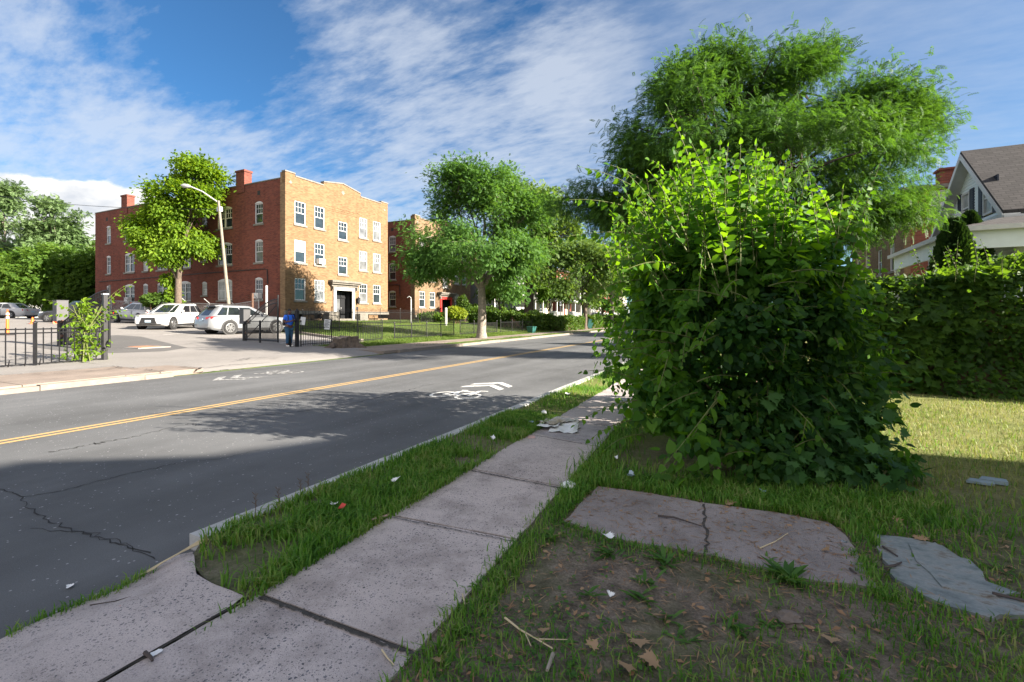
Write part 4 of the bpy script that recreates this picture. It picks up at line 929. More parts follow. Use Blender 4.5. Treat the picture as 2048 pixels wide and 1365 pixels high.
def brickblock():
    X0, Y0, Y1, XB, zb, zt = 8.8, 35.5, 50, 21, .3, 8.95
    T = thing('brick_building', (X0, 42, zb), 'red brick flat roofed block beyond the pale blue house, behind the big locust', 'building')
    FF = Fr((X0, 0, 0), (0, 1, 0), (-1, 0, 0)); FS = Fr((0, Y0, 0), (1, 0, 0), (0, -1, 0)); FN = Fr((0, Y1, 0), (1, 0, 0), (0, 1, 0)); FB = Fr((XB, 0, 0), (0, 1, 0), (1, 0, 0))
    wl = [(X0 + 1.7, 1.1, a, a + 1.75) for a in (1.6, 4.4, 7.1)] + [(X0 + 4.6, 1.1, a, a + 1.75) for a in (1.6, 4.4, 7.1)]
    w = MB(); fwall(w, FS, X0 + .3, XB, zb - 1, zt, [(u - a / 2, u + a / 2, c_, d_) for u, a, c_, d_ in wl]); fwall(w, FN, X0, XB, zb - 1, zt); fwall(w, FB, Y0, Y1, zb - 1, zt); w.build('side_wall', M['red_brick_clean'], T)
    w = MB(); fw_ = [(y, 1.1, a, a + 1.75) for y in (38, 41, 44.5, 47.5) for a in (1.6, 4.4, 7.1)]
    fwall(w, FF, Y0, Y1, zb - 1, zt, [(u - a / 2, u + a / 2, c_, d_) for u, a, c_, d_ in fw_]); fwall(w, FS, X0, X0 + .3, zb - 1, zt); w.build('front_wall', M['tan_brick'], T)
    for u, a, c_, d_ in wl: window(T, FS, u, a, c_, d_, lites=False, blind='pane_blind')
    for u, a, c_, d_ in fw_: window(T, FF, u, a, c_, d_, lites=False)
    r = MB(); r.box(X0 - .15, XB, Y0 - .15, Y1, zt + .002, zt + .22); ro = r.build('roof', M['stone_dark'], T)
    c_ = MB(); c_.box(10.8, 11.7, 36.6, 37.4, zt + .2, zt + 1.3); c_.box(10.7, 11.8, 36.5, 37.5, zt + 1.3, zt + 1.42); c_.build('chimney', M['red_brick'], ro)
brickblock()
# --- the house the photographer stands beside (out of frame to the right); its gable shades the foreground
def neighbour():
    X0, XB, ye, yr = 14.0, 26.0, 7.3, -2.0
    T = thing('neighbour_house', (X0 + 5, yr, .2), 'white three storey house beside the plot, just outside the picture', 'house')
    w = MB(); FF = Fr((X0, 0, 0), (0, 1, 0), (-1, 0, 0)); y2 = 2 * yr - ye
    w.fprism(FF, [(y2, -.2), (ye, -.2), (ye, 7.9), (5.0, 8.5), (4.2, 9.2), (0, 9.2), (y2, 7.9)], -12, 0); w.build('wall', M['siding_white'], T)
    r = MB()
    pf = [(ye + .1, 7.88), (5.0, 8.5), (4.2, 9.2), (0, 9.2), (y2 - .1, 7.88)]
    for (ya, za), (yb, zb_) in zip(pf, pf[1:]):
        q = [(X0 - .1, ya, za), (XB, ya, za), (XB, yb, zb_), (X0 - .1, yb, zb_)]; r.hexa([(x, y, z + .02) for x, y, z in q] + [(x, y, z + .15) for x, y, z in q])
    r.build('roof', M['shingle_grey'], T)
    for u in (-2.5, 2.5): window(T, FF, yr + u, 1, 1.4, 3.0, proud=.15); window(T, FF, yr + u * .6, 1, 4.6, 6.1, proud=.15)
neighbour()
# ------------------------------------------------------------------ vegetation
def unit(a): return a / np.maximum(np.linalg.norm(a, axis=-1, keepdims=True), 1e-9)
def n3(p, s, seed=0):
    r_ = np.random.default_rng(seed); o = np.zeros(len(p))
    for k in range(7):
        d = unit(r_.normal(size=3)); o += np.sin(p @ d * s * (1 + .35 * k) + r_.uniform(0, 6.28)) / (1 + .35 * k)
    return o / 2.2
# leaf templates: (verts (k,3): x side, y along, z normal ; quads)
def T_rhomb(): return np.array([(0, 0, 0), (.24, .42, .05), (0, 1, -.04), (-.24, .42, .05)], float), np.array([(0, 1, 2, 3)])
def T_fold(): return np.array([(0, 0, 0), (.30, .35, .10), (.18, .8, .05), (0, 1.0, -.08), (-.18, .8, .05), (-.30, .35, .10), (0, .5, -.02)], float), np.array([(0, 1, 2, 6), (6, 2, 3, 3), (0, 6, 4, 5), (6, 3, 4, 4)])
def T_heart():
    v = [(0, 0, 0), (.22, -.07, .03), (.42, .12, .06), (.43, .38, .06), (.27, .70, .02), (.07, .95, -.07), (0, 1.1, -.12),
         (-.07, .95, -.07), (-.27, .70, .02), (-.43, .38, .06), (-.42, .12, .06), (-.22, -.07, .03), (0, .35, -.03), (0, .7, -.05)]
    f = [(0, 1, 2, 12), (12, 2, 3, 13), (13, 3, 4, 5), (13, 5, 6, 7), (13, 7, 8, 9), (12, 13, 9, 10), (0, 12, 10, 11)]
    return np.array(v, float), np.array(f)
def T_oval():
    v = [(0, 0, 0), (.26, .25, .05), (.27, .6, .04), (0, 1.0, -.06), (-.27, .6, .04), (-.26, .25, .05), (0, .45, -.03)]
    return np.array(v, float), np.array([(0, 1, 2, 6), (6, 2, 3, 4), (0, 6, 4, 5)])
def T_maple():
    tips = [(0, 0), (.18, .08), (.42, -.06), (.36, .16), (.62, .30), (.42, .38), (.56, .62), (.30, .56), (.24, .72), (.14, .74), (0, 1.08)]
    pts = tips + [(-x, y) for x, y in tips[-2:0:-1]]
    v = [(x, y, .10 * abs(x) - .10 * max(0, y - .4) ** 2) for x, y in pts] + [(0, .33, -.04)]
    n = len(pts); f = [(n, i, (i + 1) % n, (i + 2) % n) for i in range(0, n, 2)]
    return np.array(v, float), np.array(f)
def T_frond(n=6):
    v = [(0, 0, 0)]; f = []
    for i in range(n):
        t = .12 + .8 * i / (n - 1); dz = -.25 * t * t; L = .30 * (1 - .35 * abs(t - .45))
        for s in (-1, 1):
            b = len(v); v += [(0, t, dz), (s * L * .5, t + .0, dz + .03), (s * L, t + .10, dz - .03), (s * L * .45, t + .12, dz + .03)]; f.append((b, b + 1, b + 2, b + 3))
    b = len(v); v += [(0, .93, -.22), (.06, 1.02, -.26), (0, 1.2, -.34), (-.06, 1.02, -.26)]; f.append((b, b + 1, b + 2, b + 3))
    return np.array(v, float), np.array(f)
def T_spray():                          # little twig with six small leaves
    v = []; f = []
    for t, s, L in ((.0, 1, .42), (.1, -1, .42), (.3, 1, .4), (.4, -1, .4), (.62, 1, .34), (.66, -1, .34), (.72, 0, .36)):
        a = np.array([s * .8, .62, -.12 if s else -.15]); a = a / np.linalg.norm(a); p = np.array([0, t, -.12 * t]); w = np.array([a[1], -a[0], .15]) * .15
        b = len(v); v += [p, p + a * L * .45 + w, p + a * L, p + a * L * .45 - w]; f.append((b, b + 1, b + 2, b + 3))
    return np.array(v, float), np.array(f)
def T_strap(): return np.array([(0, 0, 0), (.09, .3, .02), (.10, .65, .0), (0, 1, -.12), (-.10, .65, .0), (-.09, .3, .02), (0, .5, -.03)], float), np.array([(0, 1, 2, 6), (6, 2, 3, 4), (0, 6, 4, 5)])
TM = dict(strap=T_strap(), rhomb=T_rhomb(), fold=T_fold(), heart=T_heart(), oval=T_oval(), maple=T_maple(), frond=T_frond(), spray=T_spray())
class LV:
    def __init__(s): s.V = []; s.F = []; s.n = 0
    def add(s, tm, P, size, A, Nn):
        v, f = TM[tm]; P = np.asarray(P, float)
        if len(P) == 0: return s
        size = np.broadcast_to(size, (len(P),)); A = unit(A); Nn = unit(Nn - A * np.sum(A * Nn, 1, keepdims=True)); Sd = np.cross(A, Nn)
        W_ = P[:, None, :] + size[:, None, None] * (v[None, :, 0:1] * Sd[:, None, :] + v[None, :, 1:2] * A[:, None, :] + v[None, :, 2:3] * Nn[:, None, :])
        s.V.append(W_.reshape(-1, 3)); s.F.append((f[None] + (np.arange(len(P)) * len(v))[:, None, None] + s.n).reshape(-1, 4)); s.n += len(P) * len(v); return s
    def build(s, name, mat, parent=None):
        V = np.concatenate(s.V); Fq = np.concatenate(s.F)
        org = orgof(parent, V); V = (V - np.array(org)).astype(np.float32)
        tri = Fq[:, 2] == Fq[:, 3]; cnt = np.where(tri, 3, 4); st = np.concatenate([[0], np.cumsum(cnt)[:-1]])
        keep = np.ones(Fq.shape, bool); keep[tri, 3] = False; idx = Fq[keep]
        me = bpy.data.meshes.new(name); me.vertices.add(len(V)); me.vertices.foreach_set('co', V.ravel())
        me.loops.add(len(idx)); me.loops.foreach_set('vertex_index', idx.astype(np.int32)); me.polygons.add(len(Fq)); me.polygons.foreach_set('loop_start', st.astype(np.int32))
        me.update(calc_edges=True)
        return link(name, me, M[mat] if isinstance(mat, str) else mat, parent, org)
def rdir(n): return unit(rng.normal(size=(n, 3)))
def tree(name, label, bx, by, z0, tr, fork, lobes, ncl, per, lsize, tm, leaf, bark, group=None, spread=.5, gap=.35, droop=.35, seed=1, cat='tree', limbs=3, lean=(0, 0), fine=2, gs=1.0, flat=.6):
    global rng
    rng = np.random.default_rng(seed); random.seed(seed)
    T = thing(name, (bx, by, z0), label, cat, group)
    lob = np.array(lobes, float); vol = lob[:, 3] * lob[:, 4] * lob[:, 5]; pr = vol ** .62; pr /= pr.sum()
    Cn = lob[:, :3]; cen = (Cn * pr[:, None]).sum(0)
    nb = max(14, int(ncl / (25 if tm == 'frond' else 16))); pts = []
    while sum(map(len, pts)) < nb:                     # boughs first, then leaf clumps along each bough
        k = rng.choice(len(lob), size=nb, p=pr); d = rdir(nb); r = .86 * rng.uniform(.3, 1.0, nb) ** .45
        p = Cn[k] + d * r[:, None] * lob[k, 3:6]; pts.append(p[n3(p, gs * 1.6, seed) > -gap * 2 + .2 * rng.normal(size=nb)])
    BP = np.concatenate(pts)[:nb]; br_ = (lob[:, 3:6].mean() * (.42 if tm == 'frond' else .38)) * rng.uniform(.55, 1.25, nb)
    k = rng.integers(0, nb, ncl); d = rdir(ncl); d[:, 2] = d[:, 2] * .75 + .12; ob = unit(BP - cen)[k]
    CP = BP[k] + (d * np.array([1, 1, .8]) * rng.uniform(.2, 1, ncl)[:, None] ** .5 + ob * rng.uniform(-.3, .55, ncl)[:, None]) * br_[k][:, None]
    # wood
    w = MB(); top = Vector((bx + lean[0], by + lean[1], z0 + fork)); base = Vector((bx, by, z0 - .3))
    w.tube([Vector((bx, by, z0 - .3)), Vector((bx, by, z0 + .05)), Vector((bx, by, z0 + .35)).lerp(top, .03), base.lerp(top, .55) + Vector((tr * .3, -tr * .2, 0)), top], [tr * 1.6, tr * 1.35, tr * 1.05, tr * .92, tr * .8], 10, cap=False)
    lt = []
    for q in lob:
        c_ = Vector(q[:3]); m1 = top.lerp(c_, .5) + Vector((random.uniform(-.3, .3), random.uniform(-.3, .3), .12 * (c_ - top).length)); rr = tr * min(.62, .25 + .5 * (q[3] * q[4] * q[5] / vol.max()) ** .33)
        e = c_ + Vector((0, 0, q[5] * .35)); w.tube([top - Vector((0, 0, tr)), top.lerp(m1, .5) + Vector((0, 0, .1)), m1, m1.lerp(c_, .6), c_], [rr, rr * .75, rr * .45, rr * .22, rr * .06], 7, cap=False); lt.append((m1, c_, e, rr))
    tw = MB(); take = rng.choice(len(CP), min(len(CP), limbs * 40), replace=False)
    for i in take:
        p = Vector(CP[i]); b = min(lt, key=lambda q: (q[1] - p).length); s_ = b[0].lerp(b[1], random.random()) if random.random() < .6 else b[1].lerp(b[2], random.random())
        mid = s_.lerp(p, .5) + Vector((random.uniform(-.15, .15), random.uniform(-.15, .15), random.uniform(0, .25))); rr = b[3] * random.uniform(.12, .3)
        w.tube([s_, mid, p], [rr, rr * .6, max(.006, rr * .2)], 4, cap=False)
    w.build('trunk', M[bark], T, smooth=60)
    # leaves
    N_ = len(CP) * per; c0 = np.repeat(CP, per, 0); g_ = rng.normal(size=(N_, 3)) * spread * np.array([1, 1, flat]); P = c0 + g_
    out = unit(c0 - cen) ; A = unit(rdir(N_) * .8 + out * .5 + unit(g_) * .5 - np.array([0, 0, droop])); Nn = unit(rdir(N_) * .55 + np.array([0, 0, .8]) + out * .25)
    LV().add(tm, P, lsize * rng.uniform(.65, 1.25, N_), A, Nn).build('crown', leaf, T)
    return T
def lob(px, py, d, rw, rh, rd=None, dd=0):
    x, y = PD(px, d + dd); return (x, y, ZD(py, d + dd), rw * d / F, (rd or rw) * d / F, rh * d / F)
# big honey locust on the near verge beyond the shrub
lobd = lambda px, py, *k, **w: lob(1500 + (px - 1540) * 1.04, py + 24, *k, **w)
d = 15.5
tree('locust_tree', 'large feathery locust tree rising behind the leafy shrub on the near side of the road', .35, 17.3, NZ, .30, 3.4,
     [lobd(1500, 170, d, 150, 90), lobd(1400, 230, d, 130, 100, dd=-1), lobd(1640, 190, d, 150, 95, dd=.6), lobd(1770, 205, d, 110, 62, dd=.3), lobd(1830, 230, d, 60, 40), lobd(1640, 300, d, 190, 90, dd=-1.2), lobd(1480, 320, d, 190, 100), lobd(1320, 300, d, 80, 75, dd=.3),
      lobd(1640, 110, d, 40, 45), lobd(1770, 320, d, 95, 60), lobd(1250, 380, d, 85, 42, dd=.8), lobd(1190, 375, d, 60, 40, dd=1.2), lobd(1390, 400, d, 150, 70, dd=1), lobd(1700, 425, d, 75, 40, dd=-.8), lobd(1770, 415, d, 70, 36, dd=-1.0), lobd(1825, 375, d, 35, 22, dd=-.8), lobd(1600, 420, d, 150, 70)],
     5200, 11, .22, 'frond', 'leaf_locust', 'bark_dark', seed=11, spread=.27, gap=.45, droop=.35, limbs=11, gs=.9, flat=.75)
d = 29.3
X_, Y_ = PD(963, d)
tree('street_tree', 'bright green honey locust with pale trunk on the far verge before the tan brick block', X_, Y_, h(X_, Y_), .27, 3.3,
     [lob(935, 400, d, 70, 75), lob(880, 480, d, 65, 65, dd=-.5), lob(960, 370, d, 75, 52), lob(1010, 430, d, 75, 80), lob(1030, 500, d, 60, 70), lob(960, 500, d, 100, 60, dd=-1.5), lob(865, 525, d, 52, 42, dd=-.8), lob(1010, 560, d, 50, 40), lob(900, 350, d, 36, 26), lob(1060, 420, d, 40, 50)],
     2600, 15, .21, 'spray', 'leaf_locust_far', 'bark_grey', seed=5, group='trees along the far verge', spread=.36, gap=.45, limbs=5, gs=.8)
d = 52; X_, Y_ = PD(1057, d)
tree('street_tree', 'tall pale green tree with thick dark trunk standing behind the low fence', X_, Y_, h(X_, Y_), .55, 6.2,
     [lob(1100, 430, d, 55, 50), lob(1060, 470, d, 70, 80), lob(1120, 480, d, 50, 70), lob(1030, 410, d, 60, 40), lob(1085, 540, d, 60, 45), lob(1150, 500, d, 40, 50)], 1300, 12, .42, 'spray', 'leaf_pale', 'bark_dark', seed=8, group='trees along the far verge', spread=.55, gap=.3)
d = 50.5; X_, Y_ = PD(1170, d)
tree('street_tree', 'small loose crowned tree with forked slim trunk by the clipped hedge', X_, Y_, h(X_, Y_), .22, 2.4,
     [lob(1150, 540, d, 35, 40), lob(1190, 530, d, 40, 45), lob(1165, 575, d, 45, 30), lob(1215, 560, d, 35, 40), lob(1180, 500, d, 30, 30), lob(1130, 575, d, 22, 25)], 620, 10, .34, 'spray', 'leaf_pale', 'bark', seed=9, group='trees along the far verge', spread=.5, gap=.45)
for px, d, py, sc, lab in ((1000, 54, 560, 1.0, 'small leafy tree before the grey sided house, between the pale trunk and thick dark trunk'), (1098, 60, 565, 1.0, 'small leafy tree right of the thick dark trunk, before the white porches'), (1205, 72, 580, 1.1, 'small round tree before the red brick row house far down the street')):
    X_, Y_ = PD(px, d); tree('yard_tree', lab, X_, Y_, h(X_, Y_), .14, 1.6, [lob(px, py, d, 34 * sc, 30 * sc), lob(px + 22, py + 18, d, 26, 22), lob(px - 22, py + 14, d, 26, 22), lob(px + 4, py - 26, d, 22, 20)], 330, 11, .4, 'spray', 'leaf_mid', 'bark', seed=90 + px, group='small yard trees', spread=.5)
d = 60; X_, Y_ = PD(1223, d)
tree('street_tree', 'farthest street tree with thin straight trunk next to the road bend', X_, Y_, h(X_, Y_), .26, 4,
     [lob(1225, 540, d, 45, 40), lob(1250, 500, d, 45, 50), lob(1205, 500, d, 35, 40), lob(1270, 560, d, 40, 30)], 700, 10, .42, 'spray', 'leaf_mid', 'bark_grey', seed=10, group='trees along the far verge', spread=.6, gap=.35)
for i, (x, y, s) in enumerate(((1, 40, 1), (1.5, 62, 1.1), (-14.5, 80, 1), (2, 88, 1.1), (-4, 150, 1.5), (-14, 135, 1.3))):
    tree('street_tree', ['leafy street tree on the near verge, glimpsed past the shrub', 'second near-verge tree down the road, behind the shrub', 'tree by the far row houses beyond the hedge', 'third near-verge tree far down the road', 'round tree closing the far end of the road', 'tall tree at the far end of the far pavement'][i],
         x, y, h(x, y), .28 * s, 3.2 * s, [(x + a * s, y + b * s, h(x, y) + z * s, r * s, r * s, r * .85 * s) for a, b, z, r in ((0, 0, 7.5, 2.6), (1.6, .6, 6.2, 2.1), (-1.6, -.4, 6.3, 2.0), (.2, -1.5, 5.3, 1.9), (-.3, 1.4, 8.6, 1.6))], 420, 11, .46, 'spray', 'leaf_mid', 'bark', seed=30 + i, group='trees farther down the road', spread=.6)
# lit maple in the car park
X_, Y_ = -38.6, 21.0
d = 36
lobm = lambda px, py, d, rw, rh, **w: lob(355 + (px - 355) * .88, py, d, rw * .76, rh * .8, **w)
tree('maple_tree', 'sunlit yellow green maple growing between the car park and red brick wall', X_, Y_, h(X_, Y_), .26, 3.6,
     [lobm(352, 380, d, 70, 55), lobm(400, 370, d, 50, 50, dd=-.5), lobm(310, 370, d, 48, 45), lobm(300, 430, d, 38, 30), lobm(355, 440, d, 62, 48), lobm(420, 400, d, 34, 40), lobm(310, 485, d, 50, 32, dd=-.5), lobm(365, 500, d, 55, 36, dd=-1), lobm(410, 490, d, 35, 30), lobm(345, 340, d, 40, 30), lobm(400, 345, d, 34, 30), lobm(275, 460, d, 24, 20)],
     900, 30, .26, 'fold', 'leaf_yellow', 'bark', seed=21, spread=.42, gap=.32, limbs=5, gs=.6)
# trees at the far left
d = 60; X_, Y_ = PD(10, d)
tree('tree', 'tall grey green tree at the far left edge behind the white house', X_, Y_, h(X_, Y_), .4, 5, [lob(-15, 440, d, 45, 50), lob(2, 400, d, 28, 30), lob(5, 490, d, 42, 38), lob(-40, 490, d, 55, 60)], 800, 12, .5, 'spray', 'leaf_silver', 'bark_grey', seed=41, group='trees behind the car park', spread=.6)
d = 57; X_, Y_ = PD(95, d)
tree('tree', 'silvery pale tree beside the cumulus cloud, left of the red brick wall', X_, Y_, h(X_, Y_), .4, 4, [lob(95, 455, d, 34, 40), lob(112, 418, d, 18, 20), lob(78, 412, d, 15, 18), lob(122, 468, d, 30, 32), lob(68, 478, d, 22, 34), lob(92, 510, d, 52, 34), lob(143, 432, d, 14, 10), lob(145, 505, d, 26, 32)], 1000, 13, .45, 'spray', 'leaf_silver', 'bark_grey', seed=42, group='trees behind the car park', spread=.5, gap=.3)
d = 62; X_, Y_ = PD(175, d)
tree('tree', 'green tree top showing between the silvery tree and the red brick wall', X_, Y_, h(X_, Y_), .4, 4, [lob(172, 500, d, 26, 28), lob(150, 515, d, 32, 32), lob(190, 520, d, 30, 32)], 420, 12, .5, 'spray', 'leaf_mid', 'bark', seed=43, group='trees behind the car park', spread=.6)
def bush(name, label, lobes, n, lsize, tm, leaf, cat='bush', group=None, seed=1, gap=.5, stems=8, droop=.2):
    global rng
    rng = np.random.default_rng(seed); random.seed(seed)
    L_ = np.array(lobes, float); pr = (L_[:, 3] * L_[:, 4] * L_[:, 5]) ** .67; pr /= pr.sum()
    bx, by = (L_[:, 0] * pr).sum(), (L_[:, 1] * pr).sum(); z0 = h(bx, by)
    T = thing(name, (bx, by, z0), label, cat, group)
    k = rng.choice(len(L_), n, p=pr); dd_ = rdir(n); r = rng.uniform(.25, 1, n) ** .4
    P = L_[k, :3] + dd_ * r[:, None] * L_[k, 3:6] * (1 + .22 * n3(L_[k, :3] + dd_ * L_[k, 3:6], 2.6, seed))[:, None]
    keep = (P[:, 2] > H(P[:, 0], P[:, 1]) + .03) & (n3(P, 3.2, seed + 1) > -gap - .5); P = P[keep]; dd_ = dd_[keep]
    A = unit(dd_ * .7 + rdir(len(P)) * .8 - np.array([0, 0, droop])); Nn = unit(dd_ * .5 + rdir(len(P)) * .5 + np.array([0, 0, .6]))
    w = MB()
    for i in rng.choice(len(P), min(len(P), stems), replace=False):
        e = Vector(P[i]); b = Vector((bx + random.uniform(-.3, .3), by + random.uniform(-.3, .3), h(bx, by) - .05)); w.tube([b, b.lerp(e, .5) + Vector((0, 0, .2)), e], [.03, .02, .008], 5, cap=False)
    w.build('stem', M['twig'], T)
    LV().add(tm, P, lsize * rng.uniform(.6, 1.25, len(P)), A, Nn).build('foliage', leaf, T); return T
d = 50
bush('bush', 'large sunlit green thicket behind the white and black sedans', [lob(90, 560, d, 70, 50), lob(130, 580, d, 50, 45), lob(60, 540, d, 45, 40), lob(110, 520, d, 50, 30)], 9000, .45, 'spray', 'leaf_mid', seed=51, group='thicket behind the car park')
bush('bush', 'darker green thicket against the end of the red brick wall', [lob(165, 560, d, 38, 50), lob(185, 540, d, 25, 40), lob(160, 590, d, 40, 25)], 5000, .42, 'spray', 'leaf_mid', seed=52, group='thicket behind the car park')
bush('bush', 'yellow green bushes at the far left edge of the car park', [lob(10, 580, d, 60, 45), lob(-30, 560, d, 60, 60), lob(20, 545, d, 30, 25)], 6000, .42, 'spray', 'leaf_yellow', seed=53, group='thicket behind the car park')
d = 36
bush('bush', 'low spreading green bush by the chain link fence and brick wall', [lob(312, 598, d, 24, 10), lob(296, 602, d, 16, 8)], 1500, .28, 'spray', 'leaf_hedge', seed=54)
bush('bush', 'climbing green sucker shoots at the foot of the car park maple', [lob(345, 585, d, 12, 22), lob(338, 560, d, 14, 12), lob(350, 605, d, 14, 10)], 900, .28, 'fold', 'leaf_yellow', seed=55)
# garden of the tan block
d = 45
bush('bush', 'golden leaved garden bush before the red door', [lob(908, 625, d, 14, 10), lob(922, 628, d, 12, 9)], 1100, .26, 'fold', 'leaf_golden', seed=56, group='garden bushes of the tan block')
bush('bush', 'low white flecked flower bushes left of the red door', [lob(860, 632, d, 18, 7), lob(882, 634, d, 14, 6), lob(845, 634, d, 12, 6)], 1500, .22, 'fold', 'leaf_mid', seed=57, group='garden bushes of the tan block')
d = 50
bush('bush', 'dark round bush against the tan brick wall right of the red door', [lob(925, 606, d, 11, 14), lob(935, 618, d, 9, 10)], 900, .26, 'fold', 'leaf_hedge', seed=58, group='garden bushes of the tan block')
# clipped and loose hedges on the far side
def hedge(label, x0, x1, y0, y1, hh, n, lsize, leaf, seed, tm='fold', lump=.18, cat='hedge', top=None, core=True, group=None, tilt=0.0):
    global rng
    rng = np.random.default_rng(seed); T = thing('hedge', ((x0 + x1) / 2, (y0 + y1) / 2, h((x0 + x1) / 2, (y0 + y1) / 2)), label, cat, group)
    lx, ly = x1 - x0, y1 - y0; ar = np.array([ly * hh, ly * hh, lx * hh, lx * hh, lx * ly]); k = rng.choice(5, n, p=ar / ar.sum())
    u, v, w_ = rng.uniform(size=n), rng.uniform(size=n), rng.uniform(size=n) ** .8
    X = np.where(k == 0, x0, np.where(k == 1, x1, x0 + u * lx)); Y = np.where(k == 2, y0, np.where(k == 3, y1, y0 + v * ly)); Z = np.where(k == 4, hh, w_ * hh)
    Nr = np.array([(-1, 0, 0), (1, 0, 0), (0, -1, 0), (0, 1, 0), (0, 0, 1)], float)[k]
    P = np.stack([X, Y, Z], 1); P += Nr * (lump * n3(P, 2.4, seed) + rng.normal(size=n) * .05 - .06)[:, None]; P[:, 2] += H(P[:, 0], P[:, 1])
    A = unit(Nr * .5 + rdir(n) * .8 + np.array([0, 0, .1])); Nn = unit(Nr + rdir(n) * .7 + np.array([0, 0, .4]))
    LV().add(tm, P, lsize * rng.uniform(.6, 1.3, n), A, Nn).build('foliage', leaf, T)
    if core:
        b = MB(); i = .22; nx, ny = max(2, int(lx / 1.2)), max(2, int(ly / 1.2))
        gx, gy = np.linspace(x0 + i, x1 - i, nx), np.linspace(y0 + i, y1 - i, ny)
        b.grid(gx, gy, lambda x, y: h(x, y) + hh - i - .06)
        for gxs, gys in ((gx, [y0 + i]), (gx, [y1 - i]), ([x0 + i], gy), ([x1 - i], gy)):
            pts = [(x, y) for x in gxs for y in gys]
            for p, q in zip(pts, pts[1:]): b.add([(p[0], p[1], h(*p) - .1), (q[0], q[1], h(*q) - .1), (q[0], q[1], h(*q) + hh - i - .06), (p[0], p[1], h(*p) + hh - i - .06)], [(0, 1, 2, 3)])
        b.build('branches', M['twig'], T)
    return T
hedge('long loose dark hedge crossing behind the low fences toward the houses', -24, -15.6, 39.6, 41.2, 1.35, 6500, .26, 'leaf_hedge', 61, group='hedges on the far side', lump=.3)
hedge('clipped sunlit hedge along the far pavement, behind the street sign post', -16.2, -14.6, 39.8, 47.2, 1.25, 7000, .2, 'leaf_hedge', 62, group='hedges on the far side')
hedge('farther clipped hedge beside the tilted green bin', -16.6, -15, 52, 74, 1.3, 8000, .26, 'leaf_hedge', 63, group='hedges on the far side')
hedge('bushy hedge under the white porches of the far houses', -27.4, -26, 43, 62, 1.3, 5000, .3, 'leaf_mid', 64, group='hedges on the far side', lump=.35)
# arborvitae pair by the blue house
for i, (px, py, d, rw, hh) in enumerate(((1908, 450, 15.5, 44, 4.6), (1940, 446, 16.3, 38, 5.0))):
    x, y = PD(px, d); z0 = h(x, y); rng = np.random.default_rng(70 + i); n = 9000; ztop = ZD(py - 10 * i, d) - z0
    T = thing('arborvitae', (x, y, z0), ['dark pointed arborvitae, nearer and lower of the pair by the blue house', 'dark pointed arborvitae, taller one touching the blue house porch'][i], 'conifer', 'arborvitae pair by the blue house')
    t = rng.uniform(0, 1, n) ** .8; a = rng.uniform(0, 6.283, n); rad = rw * d / F * np.minimum(1.0, 1.45 * (1 - t) ** .62) * np.sqrt(rng.uniform(.5, 1, n)) * (1 + .13 * n3(np.stack([np.cos(a) * 1.2, np.sin(a) * 1.2, t * 4], 1), 2.5, i))
    P = np.stack([x + np.cos(a) * rad, y + np.sin(a) * rad, z0 + .1 + t * ztop], 1); o_ = np.stack([np.cos(a), np.sin(a), np.zeros(n)], 1)
    LV().add('spray', P, .17 * rng.uniform(.7, 1.2, n), o_ * .5 + np.array([0, 0, 1]) + rdir(n) * .35, np.cross(o_, np.array([0, 0, 1.])) + rdir(n) * .5).build('foliage', 'leaf_conifer', T)
    w = MB(); w.tube([(x, y, z0 - .1), (x, y, z0 + ztop * .85)], [.1, .02], 8); w.build('trunk', M['bark'], T)
# --- tall vine-covered hedge on the right
def vinehedge():
    global rng
    rng = np.random.default_rng(80); x0, x1, y0, y1 = 1.6, 9.5, 10.75, 12.0; hh = 2.12
    T = thing('hedge', ((x0 + x1) / 2, y0 + .5, NZ), 'tall dark vine covered hedge with sunlit top across the right plot', 'hedge')
    n = 26000; k = rng.choice(4, n, p=[.58, .12, .22, .08]); u = rng.uniform(size=n); w_ = rng.uniform(size=n) ** .85
    X = np.where(k == 1, x0, x0 + u * (x1 - x0)); Y = np.where(k == 0, y0, np.where(k == 3, y1, y0 + rng.uniform(size=n) * (y1 - y0))); Z = np.where(k == 2, hh, w_ * hh)
    X = np.where(k == 1, x0, X)
    Nr = np.array([(0, -1, 0), (-1, 0, 0), (0, 0, 1), (0, 1, 0)], float)[k]
    P = np.stack([X, Y, Z], 1); P += Nr * (.26 * n3(P, 2.0, 81) + .10 * n3(P, 6, 82) - np.abs(rng.normal(size=n)) * .10)[:, None]; P[:, 2] += NZ
    A = unit(Nr * .45 + rdir(n) * .7 - np.array([0, 0, .35])); Nn = unit(Nr * .8 + rdir(n) * .5 + np.array([0, 0, .55]))
    mk = n3(P, 1.3, 83) > .25; L_ = LV(); L_.add('oval', P[~mk], .105 * rng.uniform(.6, 1.3, (~mk).sum()), A[~mk], Nn[~mk]); L_.add('maple', P[mk][::2], .15 * rng.uniform(.6, 1.25, len(P[mk][::2])), A[mk][::2], Nn[mk][::2])
    L_.build('foliage', 'leaf_vine', T)
    S_ = LV(); st = MB()
    for i in range(70):                                   # shoots standing above the top
        b = Vector((random.uniform(x0, x1), random.uniform(y0 - .1, y1 - .3), NZ + hh - .15)); L = random.uniform(.2, .75) * (1.4 if random.random() < .2 else 1)
        e_ = b + Vector((random.uniform(-.5, .5) * L, random.uniform(-.6, .3) * L, L)); m1 = b.lerp(e_, .5) + Vector((0, 0, .12 * L)); shoot(S_, st, [b, m1, e_], .10, 'oval', int(8 + 14 * L), .5)
    S_.build('shoot_leaves', 'leaf_vine', T); st.build('shoot_stem', M['green_stem'], T)
    b = MB(); b.box(x0 + .3, x1 - .3, y0 + .35, y1 - .3, NZ - .05, NZ + hh - .45); b.build('branches', M['twig'], T)
